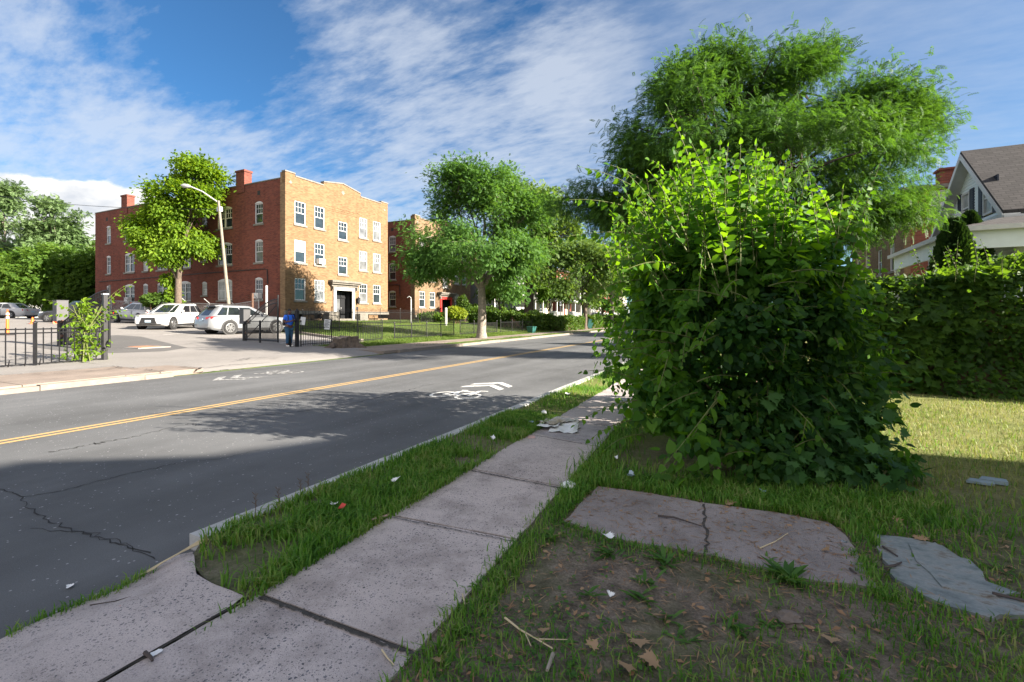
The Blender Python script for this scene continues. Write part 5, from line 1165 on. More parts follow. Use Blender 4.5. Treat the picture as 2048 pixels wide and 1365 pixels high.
def bez(P, t):
    a, b, c_ = P[0], P[1], P[-1]; return a * (1 - t) ** 2 + b * 2 * t * (1 - t) + c_ * t * t
def shoot(L_, st, P, ls, tm, n, taper=.55, rad=.006, start=.15, hang=.85):
    pts = [bez(P, t) for t in np.linspace(0, 1, 9)]; st.tube(pts, [rad * (1 - .75 * i / 8) for i in range(9)], 5, cap=False)
    ps = []; az_ = []; nz_ = []; sz = []
    for i in range(n):
        t = start + (1 - start) * i / max(1, n - 1); p = bez(P, t); d_ = (bez(P, min(1, t + .03)) - bez(P, max(0, t - .03))).normalized()
        sd_ = d_.cross(Vector((0, 0, 1))); sd_ = sd_.normalized() if sd_.length > .05 else Vector((1, 0, 0)); s_ = 1 if i % 2 else -1
        a = (sd_ * s_ * .85 + d_ * .45 - Vector((0, 0, hang)) + Vector([random.gauss(0, .18) for _ in range(3)])).normalized()
        if i == n - 1: a = d_
        q = ls * (1 - (1 - taper) * t) * random.uniform(.8, 1.15); pet = a * q * .22
        st.tube([p, p + pet], [rad * .35] * 2, 3, cap=False); ps.append(p + pet); az_.append(a); ph = random.uniform(0, 6.283); nz_.append(Vector((.85 * math.cos(ph), .85 * math.sin(ph), .5))); sz.append(q)
    L_.add(tm, np.array(ps), np.array(sz), np.array(az_), np.array(nz_))
random.seed(4); vinehedge()
# --- the big leafy shrub in front
def hero():
    global rng
    rng = np.random.default_rng(99); random.seed(99)
    cx, cyv = PD(1490, 4.95); rt = np.array([cy_, sy_, 0]); fw = np.array([-sy_, cy_, 0]); up = np.array([0, 0, 1.])
    T = thing('leafy_shrub', (cx, cyv, NZ), 'huge overgrown leafy shrub with mixed heart shaped and maple leaves beside the near pavement', 'shrub')
    Wd = lambda a, b, z: np.array([cx, cyv, 0]) + rt * a + fw * b + up * z
    lobes = [(-.05, 0, 1.15, .95, 1.05, 1.1), (-.1, .05, 1.85, .92, .9, .45), (-.72, -.05, 1.9, .5, .5, .38), (-.82, -.1, 1.4, .34, .45, .5), (-.95, -.3, .72, .38, .4, .36), (.48, 0, 1.3, .42, .7, .8), (.62, -.2, .5, .44, .55, .42), (.32, .1, 1.85, .55, .7, .4),
             (-.35, -.55, .5, .7, .6, .48), (.25, -.6, .5, .58, .55, .45), (.66, .0, 1.6, .26, .5, .36), (-.45, -.75, 1.35, .36, .3, .4), (.35, -.8, 1.4, .36, .3, .4), (-.05, -.85, .95, .3, .3, .3), (-.75, -.5, 1.65, .3, .3, .3), (.6, -.5, 1.05, .28, .3, .35),
             (-.25, -.95, .2, .75, .38, .28), (.4, -.95, .2, .6, .35, .26), (-.1, 1.3, 1.1, .75, .8, 1.05), (-.3, 2.3, 1.0, .7, .75, .95), (-.1, 1.2, 2.0, .6, .6, .5)]
    Lb = np.array(lobes); pr = (Lb[:, 3] * Lb[:, 4] * Lb[:, 5]) ** .6; pr /= pr.sum()
    def sample(n, lo=.55):
        k = rng.choice(len(Lb), n, p=pr); d_ = rdir(n); d_[:, 1] -= .25; d_ = unit(d_); r = rng.uniform(lo, 1, n) ** .5
        loc = Lb[k, :3] + d_ * r[:, None] * Lb[k, 3:6]; loc += d_ * (.26 * n3(loc, 3.4, 5) + .12 * n3(loc, 8, 6))[:, None]
        W_ = np.array([cx, cyv, 0]) + loc[:, 0:1] * rt + loc[:, 1:2] * fw + loc[:, 2:3] * up; out = d_[:, 0:1] * rt + d_[:, 1:2] * fw + d_[:, 2:3] * up
        ok = (W_[:, 2] > NZ + .06); return W_[ok], out[ok], loc[ok]
    def ori(n, out, droop, on=.6):
        return unit(out * .35 + rdir(n) * .75 - np.array([0, 0, droop])), unit(out * on + rdir(n) * .5 + np.array([0, 0, .6]))
    # twigs
    w = MB()
    for i in range(26):
        b = Vector(Wd(random.gauss(0, .28), random.gauss(.05, .2), NZ - .05)); p, _, _ = sample(1, .5)
        if not len(p): continue
        e_ = Vector(p[0]); w.tube([b, b.lerp(e_, .4) + Vector((0, 0, .3)), e_], [.028, .018, .006], 5, cap=False)
    w.build('stem', M['twig'], T)
    P, O, loc = sample(26000, .12); A, Nn = ori(len(P), O, .45)
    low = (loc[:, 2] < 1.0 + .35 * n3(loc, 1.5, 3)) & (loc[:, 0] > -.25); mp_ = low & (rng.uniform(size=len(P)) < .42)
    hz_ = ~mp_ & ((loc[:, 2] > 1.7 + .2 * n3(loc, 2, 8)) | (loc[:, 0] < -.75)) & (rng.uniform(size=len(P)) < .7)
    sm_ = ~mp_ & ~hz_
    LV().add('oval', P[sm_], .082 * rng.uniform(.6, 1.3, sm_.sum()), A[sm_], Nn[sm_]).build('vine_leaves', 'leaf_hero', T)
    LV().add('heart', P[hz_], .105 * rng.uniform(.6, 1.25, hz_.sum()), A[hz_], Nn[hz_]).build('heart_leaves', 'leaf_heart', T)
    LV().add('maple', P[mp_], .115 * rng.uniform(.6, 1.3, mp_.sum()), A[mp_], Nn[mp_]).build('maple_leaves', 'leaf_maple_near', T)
    # arching shoots, tips read off the photo as (px, py, depth offset)
    S_ = LV(); st = MB()
    for (sx, sy, tx, ty, dd, n, ls) in (
        (1290, 470, 1110, 480, -.3, 13, .10), (1300, 430, 1140, 400, -.2, 12, .10), (1310, 400, 1165, 335, -.1, 14, .10), (1400, 380, 1335, 215, 0, 17, .085), (1330, 400, 1220, 330, -.2, 13, .105),
        (1420, 400, 1405, 295, -.2, 11, .115), (1480, 380, 1540, 325, -.1, 11, .11), (1360, 380, 1300, 320, -.25, 12, .11), (1530, 400, 1560, 340, .1, 10, .10), (1600, 430, 1640, 385, 0, 10, .10), (1640, 440, 1710, 400, 0, 10, .10), (1450, 390, 1470, 320, 0, 10, .11),
        (1290, 520, 1150, 540, -.3, 11, .10), (1280, 560, 1165, 600, -.3, 10, .095), (1300, 600, 1190, 640, -.4, 9, .09), (1270, 760, 1165, 745, -.5, 9, .08), (1280, 800, 1150, 850, -.6, 13, .075), (1280, 840, 1180, 880, -.6, 11, .075), (1300, 700, 1215, 715, -.5, 10, .08), (1290, 870, 1210, 900, -.6, 9, .075),
        (1440, 790, 1330, 930, -1.15, 9, .115), (1430, 800, 1440, 790, -1.1, 4, .1), (1420, 935, 1500, 905, -1.2, 8, .09), (1370, 955, 1345, 990, -1.2, 7, .07), (1560, 560, 1600, 600, -.9, 10, .07), (1500, 700, 1540, 730, -1.0, 9, .08), (1430, 640, 1400, 690, -1.0, 9, .08),
        (1340, 700, 1310, 800, -.85, 9, .09), (1650, 560, 1760, 540, -.2, 9, .1), (1700, 620, 1790, 640, -.2, 8, .1), (1720, 720, 1800, 700, -.3, 8, .1), (1480, 560, 1440, 600, -1, 9, .08), (1250, 640, 1210, 760, -.5, 9, .08),
        (1420, 350, 1440, 300, -.3, 9, .12), (1520, 360, 1500, 310, -.2, 9, .12), (1380, 360, 1350, 300, -.3, 9, .12)):
        def pt(px, py, q): x, y = PD(px, q); return Vector((x, y, ZD(py, q)))
        q = 5.0 + dd; b = pt(sx, sy, q + .15); e_ = pt(tx, ty, q - .1); m1 = b.lerp(e_, .55) + Vector((0, 0, .10 * (1 if ty < sy + 60 else -.2)))
        shoot(S_, st, [b, m1, e_], ls, 'heart', n)
    def envelope(a_): return np.interp(a_, [-1.35, -1.05, -.7, -.3, .1, .5, .85, 1.15], [1.9, 2.65, 2.9, 3.05, 2.9, 2.65, 2.3, 1.8])
    for i in range(250):                                    # loose upright and arching leafy shoots form the whole top
        a_ = random.uniform(-1.05, .75); b_ = random.uniform(-.75, .6) if i < 190 else random.uniform(.6, 2.4); z0_ = random.uniform(1.55, 2.2); zt_ = envelope(a_) * random.uniform(.86, 1.04)
        b0 = Vector(Wd(a_, b_, z0_)); ln = random.gauss(-.12 + .12 * a_, .16); e_ = Vector(Wd(a_ + ln, b_ + random.gauss(-.1, .14), zt_)); Ls = (e_ - b0).length
        shoot(S_, st, [b0, b0.lerp(e_, .5) + Vector((0, 0, .10)), e_], random.uniform(.068, .112), 'heart', int(5 + Ls * 16), hang=random.uniform(.2, .9))
    for i in range(34):                                     # left flank
        b0 = Vector(Wd(random.uniform(-.95, -.6), random.uniform(-.6, .3), random.uniform(.8, 2.2))); L_ = random.uniform(.3, .6); e_ = b0 + Vector(rt) * -L_ * random.uniform(.5, 1) + Vector(fw) * random.gauss(-.1, .2) + Vector((0, 0, L_ * random.uniform(-.3, .5)))
        shoot(S_, st, [b0, b0.lerp(e_, .5) + Vector((0, 0, .08)), e_], random.uniform(.075, .11), 'heart', int(6 + L_ * 14))
    for i in range(46):                                     # lighter sprigs hanging out of the shaded face
        a_ = random.uniform(-.95, .75); z0_ = random.uniform(.35, 1.9); b0 = Vector(Wd(a_, -.75 - .25 * random.random() + .35 * abs(a_), z0_)); L_ = random.uniform(.2, .5)
        e_ = b0 + Vector(rt) * random.gauss(0, .25) + Vector(fw) * -random.uniform(.08, .28) + Vector((0, 0, L_ * random.uniform(-.9, .35))); shoot(S_, st, [b0, b0.lerp(e_, .5) + Vector((0, 0, .06)), e_], random.uniform(.05, .085), random.choice(['heart', 'oval']), int(6 + L_ * 16))
    S_.build('shoot_leaves', 'leaf_heart', T)
    S2 = LV()
    for (sx, sy, tx, ty, dd, n, ls) in ((1660, 860, 1815, 935, -.7, 15, .14), (1650, 820, 1795, 860, -.5, 14, .13), (1620, 900, 1750, 970, -.9, 14, .13), (1640, 780, 1775, 790, -.3, 12, .13), (1590, 840, 1690, 920, -1.0, 11, .13), (1560, 730, 1500, 690, -1.0, 6, .16), (1560, 880, 1600, 960, -1.1, 8, .15), (1490, 930, 1560, 960, -1.15, 8, .13), (1650, 740, 1770, 735, -.4, 10, .12)):
        q = 5.0 + dd; x, y = PD(sx, q + .1); b = Vector((x, y, ZD(sy, q + .1))); x, y = PD(tx, q); e_ = Vector((x, y, ZD(ty, q))); shoot(S2, st, [b, b.lerp(e_, .5) + Vector((0, 0, .06)), e_], ls, 'maple', n, .8, hang=.25)
    S2.build('maple_shoot_leaves', 'leaf_maple_near', T); st.build('shoot_stem', M['green_stem'], T)
hero()
# --- vine on the left gate post
def gatevine():
    global rng
    rng = np.random.default_rng(120); random.seed(120)
    x, y = -16.9, 7.0; z0 = h(x, y); T = thing('vine', (x, y, z0), 'scrambling green vine growing up the left fence post', 'vine')
    L_ = LV(); n = 520; t = rng.uniform(0, 1, n) ** 1.1; P = np.stack([x - .1 + rng.normal(size=n) * .2, y - .25 + rng.normal(size=n) * (.24 * (1.15 - t)), z0 + .1 + t * 1.7], 1)
    L_.add('fold', P, .12 * rng.uniform(.6, 1.3, n), rdir(n) - np.array([0, 0, .3]), rdir(n) * .6 + np.array([0, 0, .7])); st = MB()
    for e_, z in (((-.1, .95), 2.35), ((-.2, .7), 2.2), ((.1, .9), 1.35), ((0, .6), 1.5), ((0, -1.1), 1.75), ((.1, -1.0), 1.35), ((0, -.8), 1.0)):
        b = Vector((x, y - .2, z0 + 1.0)); q = Vector((x + e_[0], y + e_[1], z0 + z)); shoot(L_, st, [b, b.lerp(q, .5) + Vector((0, 0, .35)), q], .17, 'fold', 14)
    for k in range(10): st.tube([(x + random.gauss(0, .2), y - .3 + random.gauss(0, .3), z0), (x, y - .3, z0 + .8), (x + random.gauss(0, .1), y - .2 + random.gauss(0, .2), z0 + 1.6)], [.015, .01, .006], 5)
    L_.build('foliage', 'leaf_yellow', T); st.build('stem', M['green_stem'], T)
gatevine()
# --- grass: blades
def inpoly(x, y, P):
    P = np.asarray(P); c_ = np.zeros(len(x), bool); j = len(P) - 1
    for i in range(len(P)):
        xi, yi, xj, yj = *P[i], *P[j]; c_ ^= ((yi > y) != (yj > y)) & (x < (xj - xi) * (y - yi) / (yj - yi + 1e-12) + xi); j = i
    return c_
def blades(name, P, hgt, mat, wid=.10, lean=.85, label=None):
    n = len(P); a = rng.uniform(0, 6.283, n); L_ = hgt * rng.uniform(.45, 1.35, n); ln = rng.uniform(.1, lean, n)
    dr = np.stack([np.cos(a), np.sin(a)], 1); sd_ = np.stack([-dr[:, 1], dr[:, 0]], 1); w = np.minimum(.011, wid * L_)[:, None] * .5
    V = np.zeros((n, 5, 3)); z = np.zeros((n, 1))
    V[:, 0] = P + np.concatenate([sd_ * w, z], 1); V[:, 1] = P - np.concatenate([sd_ * w, z], 1)
    m1 = P + np.concatenate([dr * (L_ * ln * .35)[:, None], (L_ * .6)[:, None]], 1); V[:, 2] = m1 - np.concatenate([sd_ * w * .8, z], 1); V[:, 3] = m1 + np.concatenate([sd_ * w * .8, z], 1)
    V[:, 4] = P + np.concatenate([dr * (L_ * ln * 1.15)[:, None], (L_ * (1.0 - .35 * ln))[:, None]], 1)
    b = np.arange(n)[:, None] * 5; q = LV(); q.V = [V.reshape(-1, 3)]; q.F = [np.concatenate([b + np.array([[0, 1, 2, 3]]), b + np.array([[3, 2, 4, 4]])])]
    o = q.build(name, mat); setp(o, label, None, None, 'stuff'); return o
def scatter(n, x0, x1, y0, y1, dens, z=None):
    x = rng.uniform(x0, x1, n); y = rng.uniform(y0, y1, n); k = rng.uniform(size=n) < dens(x, y); x, y = x[k], y[k]
    return np.stack([x, y, H(x, y) if z is None else np.full(len(x), z)], 1)
rng = np.random.default_rng(200)
nn = lambda x, y, s, sd: n3(np.stack([x, y, np.zeros_like(x)], 1), s, sd)
vg = [G(400, 1088), G(380, 1132), G(395, 1155), G(482, 1194), G(525, 1188)] + [(swx(y)[0] + .03, y) for y in np.linspace(1.15, 30, 30)] + [(RX1 - .02, 30), (RX1 - .02, KY)]
bare = [(*G(505, 1120), .28), (*G(548, 1042), .16), (*G(930, 925), .2), (*G(1020, 860), .25), (*G(620, 1010), .12)]
def dv_(x, y):
    d_ = inpoly(x, y, vg).astype(float) * np.clip(.62 + .75 * nn(x, y, 3.2, 7), .06, 1)
    for bx, by, br in bare: d_ *= np.clip((np.hypot(x - bx, (y - by) * .8) - br * .45) / (br * .6), .05, 1)
    return d_
blades('grass', np.concatenate([scatter(72000, -3.0, -1.6, .8, 6, dv_, NZ - .01), scatter(42000, -3.0, -1.6, 6, 20, dv_, NZ - .01)]), .085, 'grass', label='thick green grass of the near verge between kerb and pavement')
edge_ = lambda x, y: np.exp(-((x - (swx(y)[1] + .06 + .05 * nn(x, y * 0, 3, 9))) / .085) ** 2) * np.clip(.8 + .7 * nn(x, y, 4, 12), .1, 1)
blades('grass', scatter(46000, -1.5, -.6, .3, 5.6, edge_, NZ - .01), .062, 'grass', label='grass fringe along the right edge of the near pavement')
pp = np.array(fp); ppc = pp.mean(0)
def nearp(x, y): return inpoly(x, y, ppc + (pp - ppc) * 1.02)
b_ = np.array(bsn); bc = b_.mean(0)
def dn(x, y):                                                     # scruffy plot in front of the path
    ok = ~nearp(x, y) & ~inpoly(x, y, b_) & (x > swx(y)[1] + .05)
    rim = np.zeros_like(x)
    for i in range(len(pp)):
        a, b = pp[i], pp[(i + 1) % len(pp)]; t = np.clip(((x - a[0]) * (b[0] - a[0]) + (y - a[1]) * (b[1] - a[1])) / max(1e-6, ((b - a) ** 2).sum()), 0, 1)
        rim = np.maximum(rim, np.exp(-(np.hypot(x - a[0] - t * (b[0] - a[0]), y - a[1] - t * (b[1] - a[1])) / .11) ** 2) * (1.0 if i in (6, 7, 8, 9, 10) else .35))
    for i in range(len(b_)):
        a, b = b_[i], b_[(i + 1) % len(b_)]; t = np.clip(((x - a[0]) * (b[0] - a[0]) + (y - a[1]) * (b[1] - a[1])) / max(1e-6, ((b - a) ** 2).sum()), 0, 1)
        rim = np.maximum(rim, .6 * np.exp(-(np.hypot(x - a[0] - t * (b[0] - a[0]), y - a[1] - t * (b[1] - a[1])) / .06) ** 2))
    return ok * np.clip(np.clip(nn(x, y, 1.9, 21) * .7 + .04, 0, .6) + rim * (.55 + .4 * nn(x, y, 3, 22)) + np.clip((x + .15) / .35, 0, 1) * .62 * (y < 2.95) * np.clip(.7 + .6 * nn(x, y, 3, 23), .1, 1), 0, 1)
blades('grass', scatter(110000, -1.3, 2.6, .6, 3.6, dn, NZ - .01), .055, 'grass', label='patchy grass on the bare soil plot round the front path')
jn = lambda x, y: np.exp(-(np.abs((x - G(1690, 1070)[0]) * (G(1757, 1182)[1] - G(1690, 1070)[1]) - (y - G(1690, 1070)[1]) * (G(1757, 1182)[0] - G(1690, 1070)[0])) / math.dist(G(1690, 1070), G(1757, 1182)) / .05) ** 2)
blades('grass', scatter(9000, .35, 1.1, 2.0, 3.3, lambda x, y: jn(x, y) * (y > G(1757, 1182)[1] - .1) * (y < G(1690, 1070)[1] + .2), NZ - .01), .06, 'grass', label='grass tuft row in the gap between the front path and stone slab')
blades('grass', scatter(110000, .9, 8, 2.6, 11, lambda x, y: np.clip(.5 + .45 * nn(x, y, 1.6, 31) , .08, .95) * ~inpoly(x, y, b_) * (y > 2.6 + .0 * x) * ~nearp(x, y), NZ - .01), .06, 'grass_dry', label='short dry sunlit turf of the right plot')
blades('grass', scatter(30000, .9, 8, 3.0, 11, lambda x, y: np.clip(nn(x, y, 1.4, 35) * .7, 0, .8) * ~inpoly(x, y, b_), NZ - .01), .055, 'grass', label='green patches in the right plot turf')
blades('grass', scatter(90000, -1.3, 2.0, 3.0, 5.2, lambda x, y: np.exp(-((y - (3.85 + .12 * x + .12 * nn(x, y * 0, 2, 41))) / .42) ** 2) * np.clip((1.5 - x) / .6, .08, 1) * ~inpoly(x, y, b_) * np.clip(.7 + .6 * nn(x, y, 3, 42), .05, 1) * ~nearp(x, y) * (x > swx(y)[1] + .03), NZ - .01), .08, 'grass', label='long grass and weeds at the foot of the leafy shrub')
blades('grass', scatter(9000, -1.4, -.5, 3.6, 14, lambda x, y: np.exp(-((x - swx(y)[1] - .18) / .16) ** 2), NZ - .01), .13, 'grass', label='long grass at the pavement edge under the shrub')
apx = np.array(ap)
def dap(x, y):
    r_ = np.zeros_like(x)
    for a, b in zip(apx[2:], apx[3:]):
        t = np.clip(((x - a[0]) * (b[0] - a[0]) + (y - a[1]) * (b[1] - a[1])) / max(1e-6, ((b - a) ** 2).sum()), 0, 1); r_ = np.maximum(r_, np.exp(-(np.hypot(x - a[0] - t * (b[0] - a[0]), y - a[1] - t * (b[1] - a[1])) / .028) ** 2))
    return r_ * np.clip(.7 + .6 * nn(x, y, 5, 51), .1, 1) * (y > .9)
blades('grass', scatter(26000, -3.3, -2.3, .6, 2.2, dap, .0), .05, 'grass', label='thin line of grass between the road and driveway apron')
farl = lambda x, y: np.clip(.65 + .4 * nn(x, y, .8, 61), .1, 1) * ((y > 19.5) | ((x > -17.3) & (y > 14.6))) * ~((y > 34.6) & (y < 36.0)) 
blades('grass', np.concatenate([scatter(26000, -29, -17.1, 19.5, 40, farl), scatter(26000, -17.1, -15.05, 14.6, 40, farl), scatter(5000, -22, -15.05, 40, 70, farl)]), .11, 'grass_lawn', wid=.2, label='sunlit lawn before the brick apartment houses')
blades('grass', scatter(16000, -13.5, -12.7, 17, 60, lambda x, y: np.clip(nn(x, y, 1.1, 71) * .9 + .1, 0, 1)), .07, 'grass_lawn', wid=.2, label='weedy grass strip between the far kerb and far pavement')
# rosette weeds
wl_ = LV()
for (px, py, s, k) in ((1300, 960, .12, 16), (1400, 975, .1, 14), (1470, 985, .12, 16), (1560, 990, .1, 14), (1640, 1000, .11, 16), (1720, 1000, .1, 14), (1250, 950, .1, 12), (1780, 990, .08, 12), (1860, 1030, .08, 10), (1575, 1160, .13, 34), (1330, 1130, .11, 22), (1225, 1110, .10, 20), (1180, 1195, .09, 10), (1285, 1200, .10, 12), (1335, 1235, .08, 10), (1370, 1280, .07, 12), (1460, 1255, .08, 14), (1540, 1255, .07, 12), (1300, 1170, .08, 14), (1840, 1130, .06, 8), (1990, 1140, .08, 14), (1100, 1075, .09, 18), (960, 1180, .07, 10), (1130, 1290, .06, 10), (1480, 1060, .05, 8), (1550, 1130, .08, 12), (640, 1060, .07, 12), (760, 985, .07, 12)):
    c_ = Vector((*G(px, py), NZ))
    a = rng.uniform(0, 6.283, k); dr = np.stack([np.cos(a), np.sin(a), rng.uniform(.15, .9, k)], 1); wl_.add('strap', np.tile(np.array(c_), (k, 1)) + rng.normal(size=(k, 3)) * .02 * np.array([1, 1, 0]), s * rng.uniform(.6, 1.2, k), dr, np.stack([-np.cos(a) * .4, -np.sin(a) * .4, np.ones(k)], 1))
P = scatter(26000, -1.1, 2.6, .7, 3.0, lambda x, y: np.clip(nn(x, y, 2.2, 91) * .6 + .06 + .5 * np.clip((x + .15) / .35, 0, 1), 0.02, .8) * ~nearp(x, y) * ~inpoly(x, y, b_) * (x > swx(y)[1] + .1), NZ + .012); k = len(P)
a = rng.uniform(0, 6.283, k); wl_.add('oval', P, .022 * rng.uniform(.6, 1.4, k), np.stack([np.cos(a), np.sin(a), rng.uniform(.0, .5, k)], 1), np.tile([0, 0, 1.], (k, 1)) + rdir(k) * .3)
o = wl_.build('ground_cover', 'weed'); setp(o, 'low leafy weeds and clover on the bare soil', None, None, 'stuff')
# soil crumbs and straw on the plot
rng = np.random.default_rng(301); LVc = LV()
P = scatter(6000, -1.15, 2.6, .65, 3.9, lambda x, y: np.clip(.35 + .4 * nn(x, y, 2, 95), .03, 1) * (x > swx(y)[1] + .02), NZ + .012); k = len(P); a = rng.uniform(0, 6.283, k)
LVc.add('rhomb', P, .035 * rng.uniform(.3, 1.3, k), np.stack([np.cos(a), np.sin(a), rng.normal(size=k) * .12], 1), np.tile([0, 0, 1.], (k, 1)) + rdir(k) * .4)
TM['straw'] = (np.array([(0, 0, 0), (.03, .5, .02), (0, 1, 0), (-.03, .5, .02)], float), np.array([(0, 1, 2, 3)]))
P2 = scatter(9000, -1.1, 2.6, .65, 3.9, lambda x, y: .5 + .4 * nn(x, y, 2, 96), NZ + .016); k = len(P2); a = rng.uniform(0, 6.283, k)
LVc.add('straw', P2, .07 * rng.uniform(.3, 1.3, k), np.stack([np.cos(a), np.sin(a), rng.normal(size=k) * .08], 1), np.tile([0, 0, 1.], (k, 1)))
o = LVc.build('leaf_litter', 'dead_leaf'); setp(o, 'scattered dry leaf crumbs and straw on the soil plot', None, None, 'stuff')
# ------------------------------------------------------------------ fences and gates
def fence(name, label, pts, hh, bay=2.4, pk=.13, mat='black_iron', rails=(.12, .82), pr=.0145, prr=.032, ptop=.12, spear=True, cat='fence', group=None, wob=.0, dz=0.0):
    T = thing(name, (pts[0][0], pts[0][1], h(*pts[0])), label, cat, group)
    for (xa, ya), (xb, yb) in zip(pts, pts[1:]):
        L = math.hypot(xb - xa, yb - ya); n = max(1, round(L / bay)); ux, uy = (xb - xa) / L, (yb - ya) / L
        for i in range(n + 1):
            if i == 0 and (xa, ya) != tuple(pts[0]): continue
            t = L * i / n; x, y = xa + ux * t, ya + uy * t; z = h(x, y) + dz; lx, ly = random.uniform(-wob, wob), random.uniform(-wob, wob)
            p = MB(); p.tube([(x, y, z - .1), (x + lx, y + ly, z + hh + ptop)], prr, 4 if prr > .03 else 8); p.lathe([(prr * 1.35, 0), (prr * 1.1, .03), (.004, .07)], (x + lx, y + ly, z + hh + ptop), 8); p.build('post', M[mat], T)
        for i in range(n):
            a, b = L * i / n, L * (i + 1) / n; p = MB()
            for r in rails:
                q = [(xa + ux * t, ya + uy * t, h(xa + ux * t, ya + uy * t) + dz + hh * r) for t in (a, b)]; p.tube(q, .017, 4)
            k = int((b - a) / pk)
            for j in range(1, k):
                t = a + (b - a) * j / k; x, y = xa + ux * t, ya + uy * t; z = h(x, y) + dz; lx, ly = random.uniform(-wob, wob) * .4, random.uniform(-wob, wob) * .4
                pp_ = [(x, y, z + .05), (x + lx, y + ly, z + hh)] + ([(x + lx, y + ly, z + hh + .06)] if spear else []); p.tube(pp_, [pr, pr] + ([.002] if spear else []), 4)
            p.build('picket_panel', M[mat], T)
    return T
random.seed(17)
iron = 'iron fences along the street'
lf = fence('fence', 'low black picket fence with bent feet at the left edge, beside the gate vine', [(-17.2, -2.0), (-16.75, 5.6), (-16.95, 7.15)], 1.02, 2.5, .17, rails=(.06, .86, .96), spear=False, prr=.045, group=iron)
for k in range(26):                                     # curled lower spikes
    tb = MB(); y = -1.8 + k * .3; x = -17.2 + (y + 2) * .06 if y < 5.6 else -16.8; z = h(x, y); tb.tube([(x, y, z + .02), (x + .05, y, z + .12), (x + .02, y + .02, z + .2)], .014, 4); tb.build('curled_foot', M['black_iron'], lf)
gp = thing('fence_post', (-16.95, 7.2, h(-17, 7.2)), 'tall black square post at the left side of the drive, overgrown by vine', 'post')
p = MB(); z = h(-17, 7.2); p.box(-17.0, -16.9, 7.15, 7.25, z - .1, z + 1.95); p.build('shaft', M['black_iron'], gp); p = MB(); p.box(-17.02, -16.88, 7.13, 7.27, z + 1.95, z + 1.99); p.build('cap', M['grey_metal'], gp)
def gatebox(x, y, hh, label):
    T = thing('gate_post', (x, y, h(x, y)), label, 'gate post', 'gate hinge posts'); z = h(x, y)
    p = MB(); p.tube([(x, y, z - .1), (x, y, z + hh * .62)], .1, 12); p.build('shaft', M['black_iron'], T)
    p = MB(); p.box(x - .16, x + .16, y - .17, y + .17, z + hh * .55, z + hh); p.box(x - .17, x + .17, y - .18, y + .18, z + hh, z + hh + .02); p.build('operator_box', M['dark_grey_metal'], T)
    p = MB()
    for q in (.35, .9): p.box(x + .08, x + .2, y - .05, y + .05, z + q, z + q + .1)
    p.build('hinge', M['rusty_iron'], T)
gatebox(-23.0, 8.4, 1.72, 'dark hinge post with tall grey box beside the left gate leaf'); gatebox(-21.4, 14.6, 1.5, 'dark hinge post with grey cap box beside the right gate leaf behind the silver car')
def gateleaf(a, b, h0, h1, label):
    T = thing('gate', (a[0], a[1], h(*a)), label, 'gate', 'swing gate leaves of the car park'); ax, ay = a; bx, by = b; L = math.dist(a, b)
    P = lambda t, z: (ax + (bx - ax) * t, ay + (by - ay) * t, max(h(ax, ay), h(bx, by)) + z)
    tp = lambda t: h0 + (h1 - h0) * math.sin(min(1, t * 1.02) * math.pi / 2) ** 1.15
    f = MB(); N = 16
    f.tube([P(t / N, tp(t / N)) for t in range(N + 1)], .022, 6); f.tube([P(t / N, tp(t / N) - .17) for t in range(N + 1)], .018, 6)
    f.tube([P(0, .12), P(1, .12)], .028, 6); f.tube([P(0, .05), P(0, h0)], .028, 6); f.tube([P(1, .05), P(1, h1 + .18)], .032, 6); f.tube([P(0, .95), P(1, .95)], .015, 6); f.build('frame', M['black_iron'], T)
    br = MB(); br.tube([P(0, .14), P(1, h1 - .2)], .02, 6); br.build('brace', M['black_iron'], T)
    md = MB(); md.tube([P(.45, -.02), P(.45, 1.0)], .045, 6); md.build('drop_post', M['black_iron'], T)
    pk = MB(); k = int(L / .105)
    for i in range(1, k): t = i / k; pk.tube([P(t, .06), P(t, tp(t) + (.0))], .018, 4)
    pk.build('picket_panel', M['black_iron'], T)
gateleaf((-22.75, 8.42), (-19.7, 8.5), .98, 2.05, 'left swing gate leaf with arched top, half covered by the vine')
gateleaf((-21.2, 14.55), (-18.2, 13.95), .98, 1.95, 'right swing gate leaf with arched top in front of the silver car')
for (x, y, hh, lab) in ((-17.25, 13.75, 1.15, 'short black post left of the person in blue'), (-16.95, 13.9, 1.55, 'taller black post right of the person in blue')):
    T = thing('fence_post', (x, y, h(x, y)), lab, 'post'); z = h(x, y); p = MB(); p.box(x - .06, x + .06, y - .06, y + .06, z - .1, z + hh); p.build('shaft', M['black_iron'], T); p = MB(); p.lathe([(.085, 0), (.085, .02), (.03, .05), (.035, .07), (.004, .1)], (x, y, z + hh), 10); p.build('cap', M['black_iron'], T)
fence('fence', 'black picket fence with leaning posts behind the tree stump', [(-16.95, 14.1), (-17.0, 19.2)], .98, 1.7, .115, group=iron, wob=.05, prr=.036)
fence('fence', 'low black fence with pale top rail on the lawn before the tan block', [(-17.0, 20.2), (-17.0, 26.1)], .80, 1.5, .13, rails=(.15, .95), spear=False, group=iron, wob=.03, prr=.03)
fence('fence', 'low black fence right behind the pale street tree trunk', [(-17.0, 26.9), (-17.0, 32.2)], .82, 1.75, .13, rails=(.15, .95), spear=False, group=iron, wob=.02, prr=.03)
fence('fence', 'thin fence with bare rails before the thick dark trunk', [(-17.0, 32.8), (-17.0, 39.0)], .85, 2.0, .18, rails=(.12, .95), spear=True, group=iron, pr=.008, prr=.028)
fence('fence', 'tall black picket fence along the foot of the yellow brick house', [(-21.8, 20.9), (-25.6, 21.4), (-25.6, 33.6), (-26.2, 33.6)], 1.12, 2.4, .12, group=iron, prr=.035)
